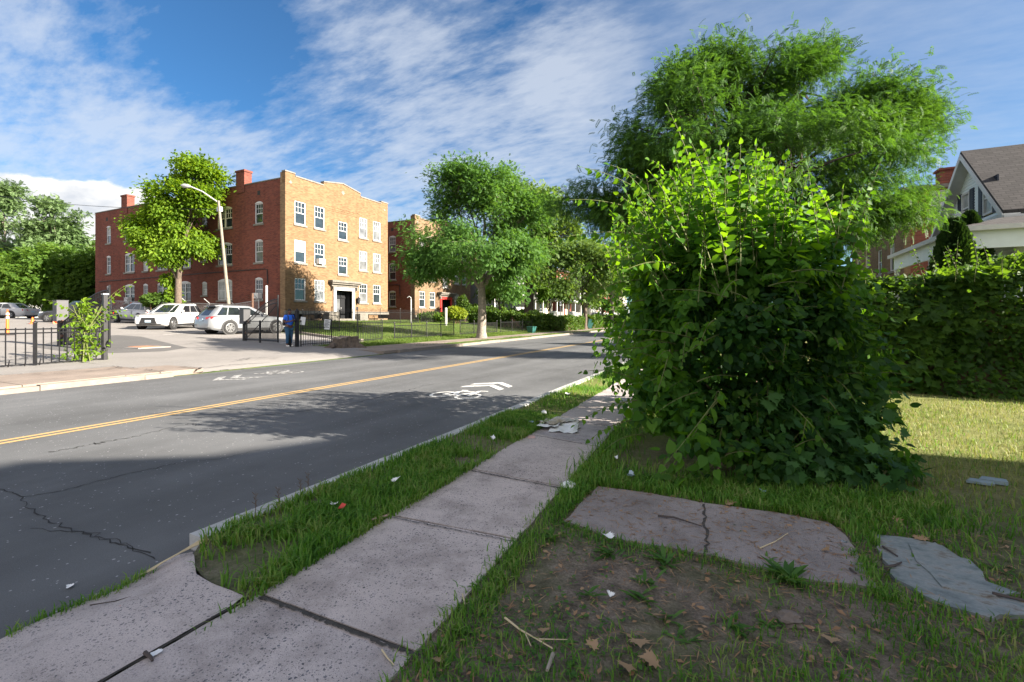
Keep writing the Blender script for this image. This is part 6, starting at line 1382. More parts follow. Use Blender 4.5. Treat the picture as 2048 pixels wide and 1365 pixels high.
fence('fence', 'tall black picket fence before the garden of the tan brick house', [(-26.2, 34.8), (-26.2, 48.5)], 1.1, 2.4, .13, group=iron, prr=.035)
# chain link with barbed wire arms
CY = 22.35
T = thing('chain_link_fence', (-31.2, CY, h(-31.2, CY)), 'chain link fence with angled barbed wire arms below the red brick wall', 'fence'); xs_ = [-31.2 - 2.9 * i for i in range(8)]
for x in xs_:
    z = h(x, CY); p = MB(); p.tube([(x, CY, z - .1), (x, CY, z + 1.75), (x - .1, CY - .35, z + 2.1)], .032, 7); p.build('post', M['galvanised'], T)
rl = MB()
for q in (1.72,): rl.tube([(x, CY, h(x, CY) + q) for x in xs_], .022, 6)
rl.build('top_rail', M['galvanised'], T); bw = MB()
for a in (.33, .66, 1): bw.tube([(x - .1 * a, CY - .35 * a, h(x, CY) + 1.75 + .35 * a) for x in xs_], .006, 4)
bw.build('barbed_wire', M['rusty_iron'], T)
for a, b in zip(xs_, xs_[1:]):
    p = MB(); za, zb_ = h(a, CY), h(b, CY); n = 26
    for i in range(-15, n):
        for s in (0, 1):
            t0, t1 = i / n, i / n + 15 / n; c0, c1 = max(0, t0), min(1, t1)
            if c1 <= c0: continue
            f0, f1 = (c0 - t0) / (t1 - t0), (c1 - t0) / (t1 - t0); z0_, z1_ = (f0, f1) if s == 0 else (1 - f0, 1 - f1); q = lambda t, f: (a + (b - a) * t, CY, za + (zb_ - za) * t + .05 + 1.65 * f)
            p.tube([q(c0, z0_), q(c1, z1_)], .0035, 3, cap=False)
    p.build('wire_mesh', M['galvanised'], T)
pm('sign_red', (.5, .16, .13), .6); pm('sign_white', (.75, .75, .74), .5, .04); pm('sign_text', (.12, .12, .13), .6); pm('sign_blue', (.35, .5, .65), .5)
def placard(x, y, z, w, hh, rot, mat, label, tilt=0.0, lines=0):
    T = thing('sign', (x, y, z), label, 'sign'); A = Matrix.Translation((x, y, z)) @ Matrix.Rotation(rot, 4, 'Z') @ Matrix.Rotation(tilt, 4, 'Y')
    p = MB(); p.box(-w / 2, w / 2, -.006, .006, 0, hh, T=A); p.build('plate', M[mat], T)
    if lines:
        p = MB()
        for k in range(lines):
            zz = hh * (.86 - .76 * k / lines); p.box(-w * .38, w * (.38 if k % 2 else .2), -.009, -.0062, zz - hh * .03, zz + hh * .03, T=A)
        p.build('print', M['sign_text'], T)
for px, y_, lab in ((228, 1.1, 'small faded red sign on the chain link fence above the open lot, leftmost'), (262, 1.05, 'small faded red sign on the chain link fence above the tail of the white crossover')):
    d_ = CY - .06; a = ray(px); k = d_ / a[1]; placard(a[0] * k, d_, h(a[0] * k, d_) + y_ + .3, .3, .3, 0, 'sign_red', lab)
for px, lab in ((418, 'small white sign on the chain link fence above the parked cars'), (458, 'pale blue sign on the chain link fence at the foot of the lamp post')):
    d_ = 22.27; a = ray(px); k = d_ / a[1]; placard(a[0] * k, d_, h(a[0] * k, d_) + 1.0, .32, .4, 0, 'sign_white' if px < 430 else 'sign_blue', lab)
d_ = 21.3; x, y = atX(653, -16.93)[0] * ray(653)[0], atX(653, -16.93)[1]; placard(-16.93, y, h(-17, y) + .72, .27, .46, R(66), 'sign_white', 'white printed notice wired to the picket fence above the grass mound', R(6), 6)
placard(-16.9, 14.12, h(-17, 14) + .95, .2, .34, R(66), 'sign_white', 'white notice tied to the fence just right of the person in blue', R(8), 0)
# white pipe posts by the wall
for px, dd, top, lab, mat in ((533, 30.5, 573, 'white pipe post standing against the red brick wall corner', 'white_paint'), (505, 30.5, 588, 'rust streaked pipe post behind the silver car', 'rusty_iron')):
    x, y = PD(px, dd); z = h(x, y); T = thing('pipe_post', (x, y, z), lab, 'post'); p = MB(); p.tube([(x, y, z - .1), (x, y, ZD(top, dd))], .07, 10); p.build('shaft', M[mat], T); p = MB(); p.lathe([(.08, 0), (.07, .03), (.005, .05)], (x, y, ZD(top, dd)), 10); p.build('cap', M[mat], T)
# ------------------------------------------------------------------ street lamp and wire
dl = 32; bx, by = PD(463, dl); tx, ty = PD(437, dl); z0 = h(bx, by)
T = thing('street_lamp', (bx, by, z0), 'leaning weathered street lamp pole with long curved arm before the red brick wall', 'street lamp')
p = MB(); p.tube([(bx, by, z0 - .2), (tx, ty, ZD(402, dl))], [.115, .075], 12); p.build('pole', M['pole_wood'], T, smooth=60)
ax, ay = PD(362, dl - .6); P_ = [Vector((tx, ty, ZD(418, dl))), Vector((*PD(436, dl), ZD(405, dl))), Vector((*PD(405, dl - .3), ZD(386, dl))), Vector((*PD(382, dl - .5), ZD(378, dl)))]
p = MB(); p.tube(P_, .045, 8); am = p.build('arm', M['galvanised'], T); p = MB(); q0, q1 = P_[-1], Vector((ax, ay, ZD(376, dl)))
p.tube([q0, q0.lerp(q1, .25), q0.lerp(q1, .7), q1], [.05, .13, .15, .05], 10); p.build('lamp_head', M['grey_metal'], T, smooth=60)
p = MB(); p.box(tx - .17, tx + .17, ty - .02, ty + .18, ZD(423, dl), ZD(414, dl)); p.build('bracket', M['galvanised'], T)
p = MB(); a = Vector((tx, ty, ZD(419, dl))); b = Vector((*PD(-160, 70), ZD(352, 70))); p.tube([a.lerp(b, t) - Vector((0, 0, 3.2 * t * (1 - t) * 1.6)) for t in np.linspace(0, 1, 24)], .02, 5); setp(p.build('utility_wire', M['wire']), 'single dark overhead wire sagging from the lamp pole to the left', 'wire')
# ------------------------------------------------------------------ cars
pm('paint_pearl', (.50, .50, .50), .25, .03, 2, coat=1); pm('paint_silver', (.27, .285, .30), .3, .03, 2, metal=.35, coat=1); pm('paint_black', (.008, .008, .01), .2, .1, 2, coat=1); pm('paint_green', (.02, .05, .035), .25, .1, 2, coat=1)
pm('tyre', (.018, .018, .018), .8, .1); pm('rim', (.28, .285, .29), .3, .05, metal=.7); pm('trim_black', (.02, .02, .021), .5, .1); pm('plate_blue', (.42, .55, .66), .5, .05); pm('chrome', (.7, .7, .7), .15, .02, metal=1)
def lampmat(n, c, r=.1): m, nt, bs = nodes(n); bs.inputs['Base Color'].default_value = c4(c); bs.inputs['Roughness'].default_value = r; bs.inputs['Coat Weight'].default_value = 1
lampmat('headlamp', (.5, .52, .55)); lampmat('taillamp', (.45, .012, .012)); lampmat('amber', (.7, .25, .03))
def car(label, x, y, hd, paint, kind='suv', z=None, plate='both', rails=True):
    L, Wd, HH, r, wb = dict(suv=(4.8, 1.9, 1.66, .37, 2.8), sedan=(4.8, 1.83, 1.44, .33, 2.75))[kind]
    T = thing('parked_car', (0, 0, 0), label, 'car', 'cars in the car park'); hw = Wd / 2; l2 = L / 2; Pm = M[paint]
    if kind == 'suv':
        top = [(-.5, .62), (-.495, .82), (-.48, .98), (-.44, 1.04), (-.2, 1.05), (.1, 1.03), (.2, 1.03), (.3, 1.0), (.40, .94), (.46, .86), (.49, .74), (.5, .6)]; zl0 = .22
        cab = dict(z0=1.0, z1=HH - .03, f0=.255, f1=.0, r0=-.475, r1=-.36, w0=.955, w1=.74); wins = [(.03, .2), (.22, .5), (.52, .86)]
    else:
        top = [(-.5, .6), (-.495, .78), (-.48, .93), (-.42, .98), (-.3, .97), (-.1, .92), (.1, .91), (.2, .90), (.3, .84), (.41, .76), (.47, .68), (.495, .58), (.5, .5)]; zl0 = .18
        cab = dict(z0=.88, z1=HH - .03, f0=.24, f1=.05, r0=-.36, r1=-.2, w0=.94, w1=.70); wins = [(.10, .46), (.48, .88)]
    pl = lambda f: np.interp(abs(f), [0, .3, .4, .46, .485, .5], [1, 1, .97, .91, .84, .74])
    ys_ = sorted({f for f, _ in top} | {-.46, -.4, -.35, -.3, 0, .15, .25, .35, .44, .48}); tf = [f for f, _ in top]; tzv = [z_ for _, z_ in top]
    b = MB(); ring = []; n = 0
    for f in ys_:
        zt = np.interp(f, tf, tzv); zl = zl0 + .16 * max(0, (abs(f) - .4) / .1) ** 2; w = hw * pl(f); dzz = zt - zl
        half = [(0, zl), (w * .86, zl), (w * .965, zl + dzz * .12), (w, zl + dzz * .4), (w * .995, zl + dzz * .62), (w * .97, zl + dzz * .86), (w * .90, zt - .012), (w * .5, zt + .012), (0, zt + .02)]
        pts = half + [(-a, c_) for a, c_ in half[-2:0:-1]]; n = len(pts); ring += [(a, f * L, c_) for a, c_ in pts]
    fs = [(i * n + k, i * n + (k + 1) % n, (i + 1) * n + (k + 1) % n, (i + 1) * n + k) for i in range(len(ys_) - 1) for k in range(n)] + [tuple(range(n))[::-1], tuple(range((len(ys_) - 1) * n, len(ys_) * n))]
    b.add(ring, fs); b.build('body', Pm, T, smooth=35)
    g = lambda k0, k1, t: cab[k0] + (cab[k1] - cab[k0]) * t
    def outl(t, ins=0):
        w = hw * g('w0', 'w1', t) - ins; yf, yr = L * g('f0', 'f1', t) - ins, L * g('r0', 'r1', t) + ins
        q = [(w, yr + .14), (w * 1.012, yr + (yf - yr) * .35), (w * 1.012, yr + (yf - yr) * .65), (w, yf - .2), (w - .1, yf - .05), (w * .5, yf + .0), (-w * .5, yf), (-(w - .1), yf - .05), (-w, yf - .2), (-w * 1.012, yr + (yf - yr) * .65), (-w * 1.012, yr + (yf - yr) * .35), (-w, yr + .14), (-(w - .1), yr + .03), (-w * .5, yr), (w * .5, yr), (w - .1, yr + .03)]
        return q
    c_ = MB(); vs = []; lay = [(0, 0), (.5, 0), (.88, 0), (.96, .02), (1.0, .09)]
    for t, ins in lay: vs += [(a, b_, g('z0', 'z1', t)) for a, b_ in outl(t, ins)]
    vs += [(a * .6, b_ * .8 + .0, cab['z1'] + .03) for a, b_ in outl(1, .15)]; nn_ = 16; k_ = len(lay) + 1
    c_.add(vs, [(i * nn_ + j, i * nn_ + (j + 1) % nn_, (i + 1) * nn_ + (j + 1) % nn_, (i + 1) * nn_ + j) for i in range(k_ - 1) for j in range(nn_)] + [tuple(range((k_ - 1) * nn_, k_ * nn_))]); c_.build('roof', Pm, T, smooth=50)
    def sidept(s, f, t): w = hw * g('w0', 'w1', t) * 1.012 + .007; yf, yr = L * g('f0', 'f1', t) - .12, L * g('r0', 'r1', t) + .1; return (s * w, yr + (yf - yr) * f, g('z0', 'z1', t))
    for s in (1, -1):
        for f0, f1 in wins:
            m_ = MB(); m_.add([sidept(s, f, t) for f, t in ((f0, .12), (f1, .12), (f1 + .0, .80), (f0 + .01, .82))], [(0, 1, 2, 3)]); m_.build('side_window', M['car_glass'], T)
        tr = MB()
        for f in (wins[-1][0] - .01,): q = [sidept(s, f - .008, .0), sidept(s, f + .008, .0)]; tr.box(s * (hw + .001) - .002, s * (hw + .001) + .002, q[0][1], q[1][1], zl0 + .15, 1.0 if kind == 'suv' else .88)
        tr.box(s * (hw - .01) - .012, s * (hw - .01) + .012, -wb / 2 + .45, wb / 2 - .45, zl0 - .02, zl0 + .12); tr.build('sill_trim', M['trim_black'], T)
        m_ = MB(); q = sidept(s, .9, .15); m_.lathe([(.01, -.07), (.07, -.05), (.085, .02), (.06, .07), (.01, .09)], (s * (hw + .1), q[1] - .02, q[2] + .06), 10, 'X'); m_.box(min(s * hw * .95, s * (hw + .1)), max(s * hw * .95, s * (hw + .1)), q[1] - .03, q[1] + .02, q[2] + .02, q[2] + .06); m_.build('door_mirror', Pm, T, smooth=True)
        for f in (wins[-1][0] + .05, wins[-2][0] + .05):
            q = sidept(s, f, .0); m_ = MB(); m_.box(s * (hw + .012) - .012, s * (hw + .012) + .012, q[1] - .02, q[1] + .16, q[2] - .17, q[2] - .13); m_.build('door_handle', Pm, T)
        # lights
        m_ = MB(); zz = .80 if kind == 'suv' else .64; f_ = .455; w_ = hw * pl(f_); m_.hexa([(s * w_ * .62, L * .487, zz - .02), (s * (w_ + .012), L * .445, zz + .0), (s * (w_ + .0), L * .39, zz + .06), (s * w_ * .6, L * .46, zz - .02), (s * w_ * .62, L * .487, zz + .05), (s * (w_ + .005), L * .445, zz + .12), (s * (w_ - .0), L * .38, zz + .13), (s * w_ * .6, L * .46, zz + .09)]); m_.build('headlight', M['headlamp'], T)
        m_ = MB(); zz = .98 if kind == 'suv' else .86; w_ = hw * pl(.48); m_.hexa([(s * w_ * .55, -L * .499, zz - .14), (s * (w_ + .02), -L * .478, zz - .12), (s * (w_ + .045), -L * .43, zz - .05), (s * w_ * .55, -L * .47, zz - .1), (s * w_ * .55, -L * .496, zz - .02), (s * (w_ + .015), -L * .475, zz + .02), (s * (w_ + .03), -L * .42, zz + .02), (s * w_ * .55, -L * .46, zz)]); m_.build('taillight', M['taillamp'], T)
        for yy in (wb / 2, -wb / 2):
            yy += .06; a_ = MB(); a_.lathe([(r * 1.2, -.01), (r * 1.2, .012)], (s * (hw - .01), yy, r + .01), 28, 'X'); a_.build('wheel_arch', M['trim_black'], T)
            w_ = MB(); w_.lathe([(r * .66, -.11), (r * .9, -.12), (r, -.08), (r, .08), (r * .9, .12), (r * .66, .11)], (s * (hw - .085), yy, r), 28, 'X'); wo = w_.build('wheel', M['tyre'], T, smooth=True)
            w_ = MB(); w_.lathe([(r * .67, 0), (r * .70, .012), (r * .6, .016), (r * .6, .0)], (s * (hw + .03), yy, r), 28, 'X', cap=False)
            w_.lathe([(r * .14, -.02), (r * .12, .02)], (s * (hw + .025), yy, r), 12, 'X')
            for q in range(10):
                t = 2 * math.pi * (q + (.22 if q % 2 else -.22) * .6) / 10; ca, sa = math.cos(t), math.sin(t)
                w_.hexa([(s * (hw + e_), yy + ca * rr - sa * o_, r + sa * rr + ca * o_) for e_ in (.012, .034) for rr, o_ in ((r * .1, -.018), (r * .64, -.026), (r * .64, .026), (r * .1, .018))])
            w_.build('rim', M['rim'], wo)
            w_ = MB(); w_.lathe([(r * .62, 0), (r * .62, .006)], (s * (hw + .006), yy, r), 24, 'X'); w_.build('brake_disc', M['trim_black'], wo)
        if rails and kind == 'suv':
            m_ = MB(); ww = hw * cab['w1'] - .06; m_.tube([(s * ww, L * -.38, HH - .01), (s * ww, L * -.34, HH + .05), (s * ww, L * -.06, HH + .05), (s * ww, L * -.01, HH + .0)], .018, 6); m_.build('roof_rail', M['trim_black'], T)
    for nm, k0, k1, sg in (('windshield', 'f0', 'f1', 1), ('rear_window', 'r0', 'r1', -1)):
        m_ = MB(); q = []
        for t in (.1, .36, .62, .88):
            w = hw * g('w0', 'w1', t) - .13; yy = L * g(k0, k1, t) + sg * .008; q += [(-w, yy - sg * .05, g('z0', 'z1', t)), (-w * .5, yy, g('z0', 'z1', t)), (w * .5, yy, g('z0', 'z1', t)), (w, yy - sg * .05, g('z0', 'z1', t))]
        m_.add(q, [(i * 4 + j, i * 4 + j + 1, i * 4 + j + 5, i * 4 + j + 4) for i in range(3) for j in range(3)]); m_.build(nm, M['car_glass'], T)
    m_ = MB(); w = hw * .52; zz = .38; 
    m_.hexa([(-w, L * .504, zz), (w, L * .504, zz), (w, L * .47, zz), (-w, L * .47, zz), (-w * .72, L * .502, zz + .38), (w * .72, L * .502, zz + .38), (w * .72, L * .47, zz + .38), (-w * .72, L * .47, zz + .38)]) if kind == 'suv' else m_.box(-w, w, L * .47, L * .504, .3, .47)
    m_.build('grille', M['trim_black'], T)
    m_ = MB(); m_.box(-.16, .16, L * .49, L * .507, .47, .60); m_.build('licence_plate', M['plate_blue'], T)
    zp_ = .80 if kind == 'suv' else .66; m_ = MB(); m_.box(-.16, .16, -L * .504, -L * .4985, zp_ - .07, zp_ + .07); m_.build('licence_plate', M['plate_blue'], T)
    m_ = MB(); w = hw * .70; m_.box(-w, w, -L * .497, -L * .46, zl0 + .1, zl0 + .26); m_.box(-w, w, L * .455, L * .492, zl0 + .08, zl0 + .18); m_.build('bumper_trim', M['trim_black'], T)
    if kind == 'suv': m_ = MB(); m_.hexa([(-.62, -L * .40, HH - .10), (.62, -L * .40, HH - .10), (.6, -L * .32, HH - .05), (-.6, -L * .32, HH - .05), (-.62, -L * .42, HH - .06), (.62, -L * .42, HH - .06), (.6, -L * .32, HH - .0), (-.6, -L * .32, HH - .0)]); m_.build('spoiler', Pm, T)
    T.location = (x, y, h(x, y) + .02 if z is None else z); T.rotation_euler = (0, 0, math.atan2(hd[1], hd[0]) - math.pi / 2)
    e_ = .03 * hd[0]; 
    if x < -17 and z is None: T.rotation_euler.x = -math.atan(.03 * hd[0])
    return T
car('silver grey crossover parked nose in beside the right gate leaf, seen from behind', -26.75, 18.2, (.07, 1), 'paint_silver')
car('white crossover with dark grille facing the drive, middle of the row', -33.9, 18.0, (.55, -.83), 'paint_pearl')
car('white crossover seen from its side beyond the left gate, by the chain link fence', -43.2, 20.7, (-1, -.06), 'paint_pearl', rails=False)
car('black sedan with bright alloy wheels behind the left gate', -44.7, 17.3, (-.92, -.38), 'paint_black', 'sedan')
car('white sedan at the left edge, its tail beside the black sedan', -60.5, 18.3, (-.9, -.44), 'paint_pearl', 'sedan')
car('dark green vehicle mostly hidden behind the black sedan', -55.0, 21.6, (-1, 0), 'paint_green', rails=False)
car('small white car far down the street before the row houses', -22.5, 83, (.95, .3), 'paint_pearl')
# ------------------------------------------------------------------ orange delineator and cones
pm('orange', (.75, .13, .015), .5, .08); pm('reflective', (.78, .78, .77), .35, .04)
x, y = PD(15, 22); z = h(x, y) + .02; T = thing('traffic_post', (x, y, z), 'orange and white traffic post on a black base in the car park', 'traffic post')
p = MB(); p.lathe([(.28, 0), (.28, .03), (.12, .05)], (x, y, z), 10); p.build('base', M['black_rubber'], T); p = MB(); p.lathe([(.075, .05), (.06, .3), (.05, 1.08), (.045, 1.1), (.018, 1.11), (.018, 1.16), (.03, 1.17), (.03, 1.2), (.005, 1.21)], (x, y, z), 14); p.build('post', M['orange'], T, smooth=True)
for q in (.78, .95): p = MB(); p.lathe([(.057, q), (.054, q + .09)], (x, y, z), 14); p.build('reflective_band', M['reflective'], T)
for i, (px, dd) in enumerate(((65, 32), (112, 33))):
    x, y = PD(px, dd); z = h(x, y) + .022; T = thing('traffic_cone', (x, y, z), ['small orange cone standing before the black sedan', 'orange cone tipped on its side by the black sedan wheel'][i], 'cone', 'orange cones in the car park')
    A = Matrix.Translation((x, y, z)) if i == 0 else Matrix.Translation((x, y, z + .17)) @ Matrix.Rotation(R(80), 4, 'Y')
    p = MB(); p.box(-.17, .17, -.17, .17, 0, .03, T=A); p.build('base', M['orange'], T); p = MB(); p.lathe([(.13, .03), (.03, .45), (.02, .46)], (0, 0, 0), 14); p.v = [tuple(A @ Vector(v)) for v in p.v]; p.build('cone', M['orange'], T, smooth=True)
# ------------------------------------------------------------------ tree stump
m, nt, bs = nodes('stump_top'); v = pos(nt); lk(nt, ramp(nt, noise(nt, v, 12, 6, .7), [(.3, (.07, .055, .045)), (.7, (.28, .23, .18))]), bs.inputs['Base Color'])
x, y = PD(693, 20.3); z = h(x, y); T = thing('tree_stump', (x, y, z), 'weathered grey tree stump with flared roots on the grass by the fence', 'stump')
p = MB(); n = 36; vs = []; rings = ((.72, -.1), (.60, .05), (.47, .2), (.44, .36), (.45, .44), (.38, .47))
for r_, zz in rings:
    for k in range(n):
        t = 2 * math.pi * k / n; f = 1 + (.22 * math.sin(3 * t + 1) + .16 * math.sin(5 * t) + .1 * math.sin(11 * t)) * (1.3 if zz < .1 else .7); vs.append((x + r_ * f * math.cos(t) * 1.05, y + r_ * f * math.sin(t), z + zz + (.05 * math.sin(2 * t + 2) + .02 * math.sin(9 * t)) * (zz > .3)))
p.add(vs, [(i * n + k, i * n + (k + 1) % n, (i + 1) * n + (k + 1) % n, (i + 1) * n + k) for i in range(len(rings) - 1) for k in range(n)]); p.build('bark', M['bark'], T, smooth=True)
p = MB(); p.add(vs[-n:], [tuple(range(n))]); p.build('cut_face', M['stump_top'], T)
p = MB(); p.tube([(x - .1, y - .55, z + .1), (x - .05, y - .75, z + .16), (x + .1, y - .85, z + .05)], [.14, .12, .05], 8); p.tube([(x + .35, y + .1, z + .2), (x + .6, y + .25, z + .08), (x + .85, y + .35, z - .03)], [.14, .09, .03], 8); p.build('root', M['bark'], T, smooth=True)
# ------------------------------------------------------------------ small far street things
pm('bin_green', (.02, .10, .085), .5, .1); pm('teal', (.03, .30, .30), .4, .1)
x, y = PD(1063, 39); z = h(x, y); T = thing('recycling_bin', (x, y, z), 'low dark green recycling box on the grass before the thin fence', 'bin'); p = MB(); p.hexa([(x - .22, y - .3, z), (x + .22, y - .3, z), (x + .22, y + .3, z), (x - .22, y + .3, z), (x - .28, y - .38, z + .5), (x + .28, y - .38, z + .5), (x + .28, y + .38, z + .5), (x - .28, y + .38, z + .5)]); p.build('tub', M['bin_green'], T); p = MB(); p.box(x - .3, x + .3, y - .4, y + .4, z + .46, z + .52); p.build('rim', M['bin_green'], T)
x, y = PD(1177, 51); z = h(x, y); A = Matrix.Translation((x, y, z)) @ Matrix.Rotation(R(30), 4, 'Z') @ Matrix.Rotation(R(16), 4, 'Y'); T = thing('wheeled_bin', (x, y, z), 'dark green wheeled bin tilting against the farther hedge', 'bin'); p = MB(); p.hexa([A @ Vector(v) for v in ((-.22, -.25, .1), (.22, -.25, .1), (.22, .25, .1), (-.22, .25, .1), (-.3, -.3, 1.0), (.3, -.3, 1.0), (.3, .3, 1.0), (-.3, .3, 1.0))]); p.build('tub', M['bin_green'], T); p = MB(); p.box(-.33, .33, -.33, .33, 1.0, 1.06, T=A); p.build('lid', M['bin_green'], T)
for s in (-1, 1): p = MB(); p.lathe([(.11, -.03), (.11, .03)], (0, 0, 0), 12, 'Y'); p.v = [tuple(A @ (Vector(v) + Vector((-.2, s * .26, .11)))) for v in p.v]; p.build('wheel', M['black_rubber'], T)
x, y = PD(1115, 43); z = h(x, y) + .02; T = thing('kick_scooter', (x, y, z), 'small teal kick scooter standing on the far pavement by the sign post', 'scooter'); A = Matrix.Translation((x, y, z)) @ Matrix.Rotation(R(20), 4, 'Z')
p = MB(); p.box(-.06, .06, -.42, .32, .12, .17, T=A); p.build('deck', M['teal'], T); p = MB(); p.tube([A @ Vector((0, .36, .14)), A @ Vector((0, .26, .95))], .03, 8); p.build('stem', M['teal'], T); p = MB(); p.tube([A @ Vector((-.2, .26, .95)), A @ Vector((.2, .26, .95))], .018, 8); p.build('handlebar', M['black_rubber'], T)
for yy in (-.5, .42): p = MB(); p.lathe([(.1, -.02), (.11, 0), (.1, .02)], (0, yy, .11), 16, 'X'); p.v = [tuple(A @ Vector(v)) for v in p.v]; p.build('wheel', M['black_rubber'], T)
x, y = PD(1121, 43.5); z = h(x, y); T = thing('sign_post', (x, y, z), 'bare grey metal sign post on the verge before the clipped hedge', 'post'); p = MB(); p.box(x - .03, x + .03, y - .02, y + .02, z - .1, z + 2.75); p.build('shaft', M['galvanised'], T); p = MB(); p.box(x - .012, x + .012, y - .2, y + .2, z + 2.35, z + 2.7); p.build('plate', M['grey_metal'], T)
x, y = PD(892, 41); z = h(x, y); T = thing('white_post', (x, y, z), 'thick white pipe post in the garden of the tan brick house', 'post'); p = MB(); p.tube([(x, y, z - .1), (x, y, ZD(617, 41))], .1, 12); p.build('shaft', M['white_paint'], T); p = MB(); p.lathe([(.11, 0), (.1, .03), (.005, .06)], (x, y, ZD(617, 41)), 12); p.build('cap', M['white_paint'], T)
x, y = PD(822, 41); z = h(x, y); T = thing('pipe_post', (x, y, z), 'slim grey pipe with hooked top in the gap between the two brick houses', 'post'); p = MB(); p.tube([(x, y, z - .1), (x, y, ZD(600, 41))], .055, 10); p.build('shaft', M['galvanised'], T); p = MB(); p.tube([(x, y, ZD(600, 41)), (x, y, ZD(596, 41)), (x - .12, y - .12, ZD(593, 41)), (x - .25, y - .2, ZD(596, 41))], .03, 8); p.build('hook', M['galvanised'], T)
# ------------------------------------------------------------------ person
pm('skin', (.12, .056, .036), .5, .1); pm('shirt_blue', (.02, .15, .75), .75, .12, 12, .3, 40); pm('jeans', (.03, .095, .18), .85, .25, 10, .3, 60); pm('hair', (.008, .006, .005), .6, .2); pm('shoe', (.68, .65, .6), .6, .08); pm('bag', (.012, .012, .014), .7, .2); pm('cap_navy', (.015, .025, .07), .7, .1)
def skin(name, V, E, rad, mat, parent, T, root=0, lev=2):
    me = bpy.data.meshes.new(name); me.from_pydata([tuple(v) for v in V], E, []); o = bpy.data.objects.new('tmp', me); C.objects.link(o)
    md = o.modifiers.new('s', 'SKIN'); md.use_smooth_shade = True; sv = me.skin_vertices[0].data
    for i, r in enumerate(rad): sv[i].radius = r if isinstance(r, tuple) else (r, r); sv[i].use_root = (i == root)
    ss = o.modifiers.new('u', 'SUBSURF'); ss.levels = lev; ss.render_levels = lev
    dg = bpy.context.evaluated_depsgraph_get(); nm = bpy.data.meshes.new_from_object(o.evaluated_get(dg)); bpy.data.objects.remove(o)
    W_ = np.array([T @ v.co for v in nm.vertices]); org = orgof(parent, W_); nm.vertices.foreach_set('co', (W_ - np.array(org)).astype(np.float32).ravel()); nm.materials.clear(); nm.name = name; nm.update()
    return link(name, nm, M[mat], parent, org)
def person():
    x, y = PD(578, 19.9); z = h(x, y) + .012; f = Vector((cy_ * .85 + sy_ * .52, sy_ * .85 - cy_ * .52, 0)); A = Matrix.Translation((x, y, z)) @ Matrix.Rotation(math.atan2(f.y, f.x) - math.pi / 2, 4, 'Z') @ Matrix.Diagonal((.97, .97, .97, 1))
    V = []; E = []; Rd = []
    def pt(p, r, fr=None):
        V.append(Vector(p)); Rd.append(r); 
        if fr is not None: E.append((fr, len(V) - 1))
        return len(V) - 1
    pel = pt((0, 0, .93), (.155, .12)); sp1 = pt((0, .01, 1.08), (.14, .105), pel); ch = pt((0, 0, 1.27), (.155, .11), sp1); nk = pt((0, .005, 1.40), .055, ch); hb = pt((0, .03, 1.46), .06, nk); hd = pt((0, .055, 1.53), (.076, .088), hb); ht = pt((0, .045, 1.605), (.06, .07), hd)
    for s in (1, -1):
        sh = pt((s * .155, 0, 1.345), .06, ch); el = pt((s * .215, -.03, 1.085), .045, sh); wr = pt((s * .085, .235, 1.125), .030, el); pa = pt((s * .055, .30, 1.145), .030, wr)
        for k, (dx, L) in enumerate(((.028, .055), (.010, .065), (-.008, .06), (-.024, .045))):
            a = pt((s * (.055 + dx * .6), .33, 1.150 + .0 * k), .0095, pa); b = pt((s * (.04 + dx), .33 + L * .5, 1.165), .009, a); pt((s * (.02 + dx), .33 + L * .62, 1.19), .008, b)
        a = pt((s * .030, .285, 1.175), .011, pa); pt((s * .012, .30, 1.205), .009, a)
        hp = pt((s * .085, 0, .86), .10, pel); kn = pt((s * .10, .03 + .02 * s, .49), .066, hp); an = pt((s * .105, -.015 + .03 * s, .10), .040, kn); pt((s * .12, .12 + .03 * s, .035), .032, an)
    B = skin('person', V, E, Rd, 'skin', None, A); setp(B, 'person in a blue polo shirt and jeans looking down at a phone by the gate', 'person')
    V2 = []; E2 = []; R2 = []
    def q(p, r, fr=None):
        V2.append(Vector(p)); R2.append(r)
        if fr is not None: E2.append((fr, len(V2) - 1))
        return len(V2) - 1
    a = q((0, 0, .90), (.185, .145)); b = q((0, .01, 1.08), (.168, .13), a); c_ = q((0, 0, 1.28), (.175, .13), b); q((0, .005, 1.395), .075, c_)
    for s in (1, -1): d_ = q((s * .165, 0, 1.345), .082, c_); q((s * .205, -.02, 1.17), .074, d_)
    skin('shirt', V2, E2, R2, 'shirt_blue', B, A)
    V2.clear(); E2.clear(); R2.clear(); a = q((0, 0, .93), (.168, .135)); 
    for s in (1, -1): b = q((s * .088, 0, .84), .118, a); c_ = q((s * .10, .03 + .02 * s, .49), .080, b); q((s * .105, -.015 + .03 * s, .13), .054, c_)
    skin('jeans', V2, E2, R2, 'jeans', B, A)
    for s in (1, -1): V2.clear(); E2.clear(); R2.clear(); a = q((s * .10, -.06 + .03 * s, .05), .048); b = q((s * .112, .05 + .03 * s, .05), .050, a); q((s * .125, .165 + .03 * s, .035), .036, b); skin('shoe', V2, E2, R2, 'shoe', B, A, lev=1)
    V2.clear(); E2.clear(); R2.clear(); a = q((0, .0, 1.53), (.082, .075)); b = q((0, .035, 1.62), (.082, .088), a); q((0, .085, 1.645), (.07, .05), b); skin('hair', V2, E2, R2, 'hair', B, A)
    for s in (1, -1):
        m_ = MB(); m_.lathe([(.001, -.006), (.009, 0), (.001, .006)], A @ Vector((s * .03, .138, 1.535)), 8); m_.build('eye', M['hair'], B)
        m_ = MB(); m_.lathe([(.004, -.03), (.02, 0), (.004, .03)], A @ Vector((s * .08, .04, 1.525)), 8); m_.build('ear', M['skin'], B)
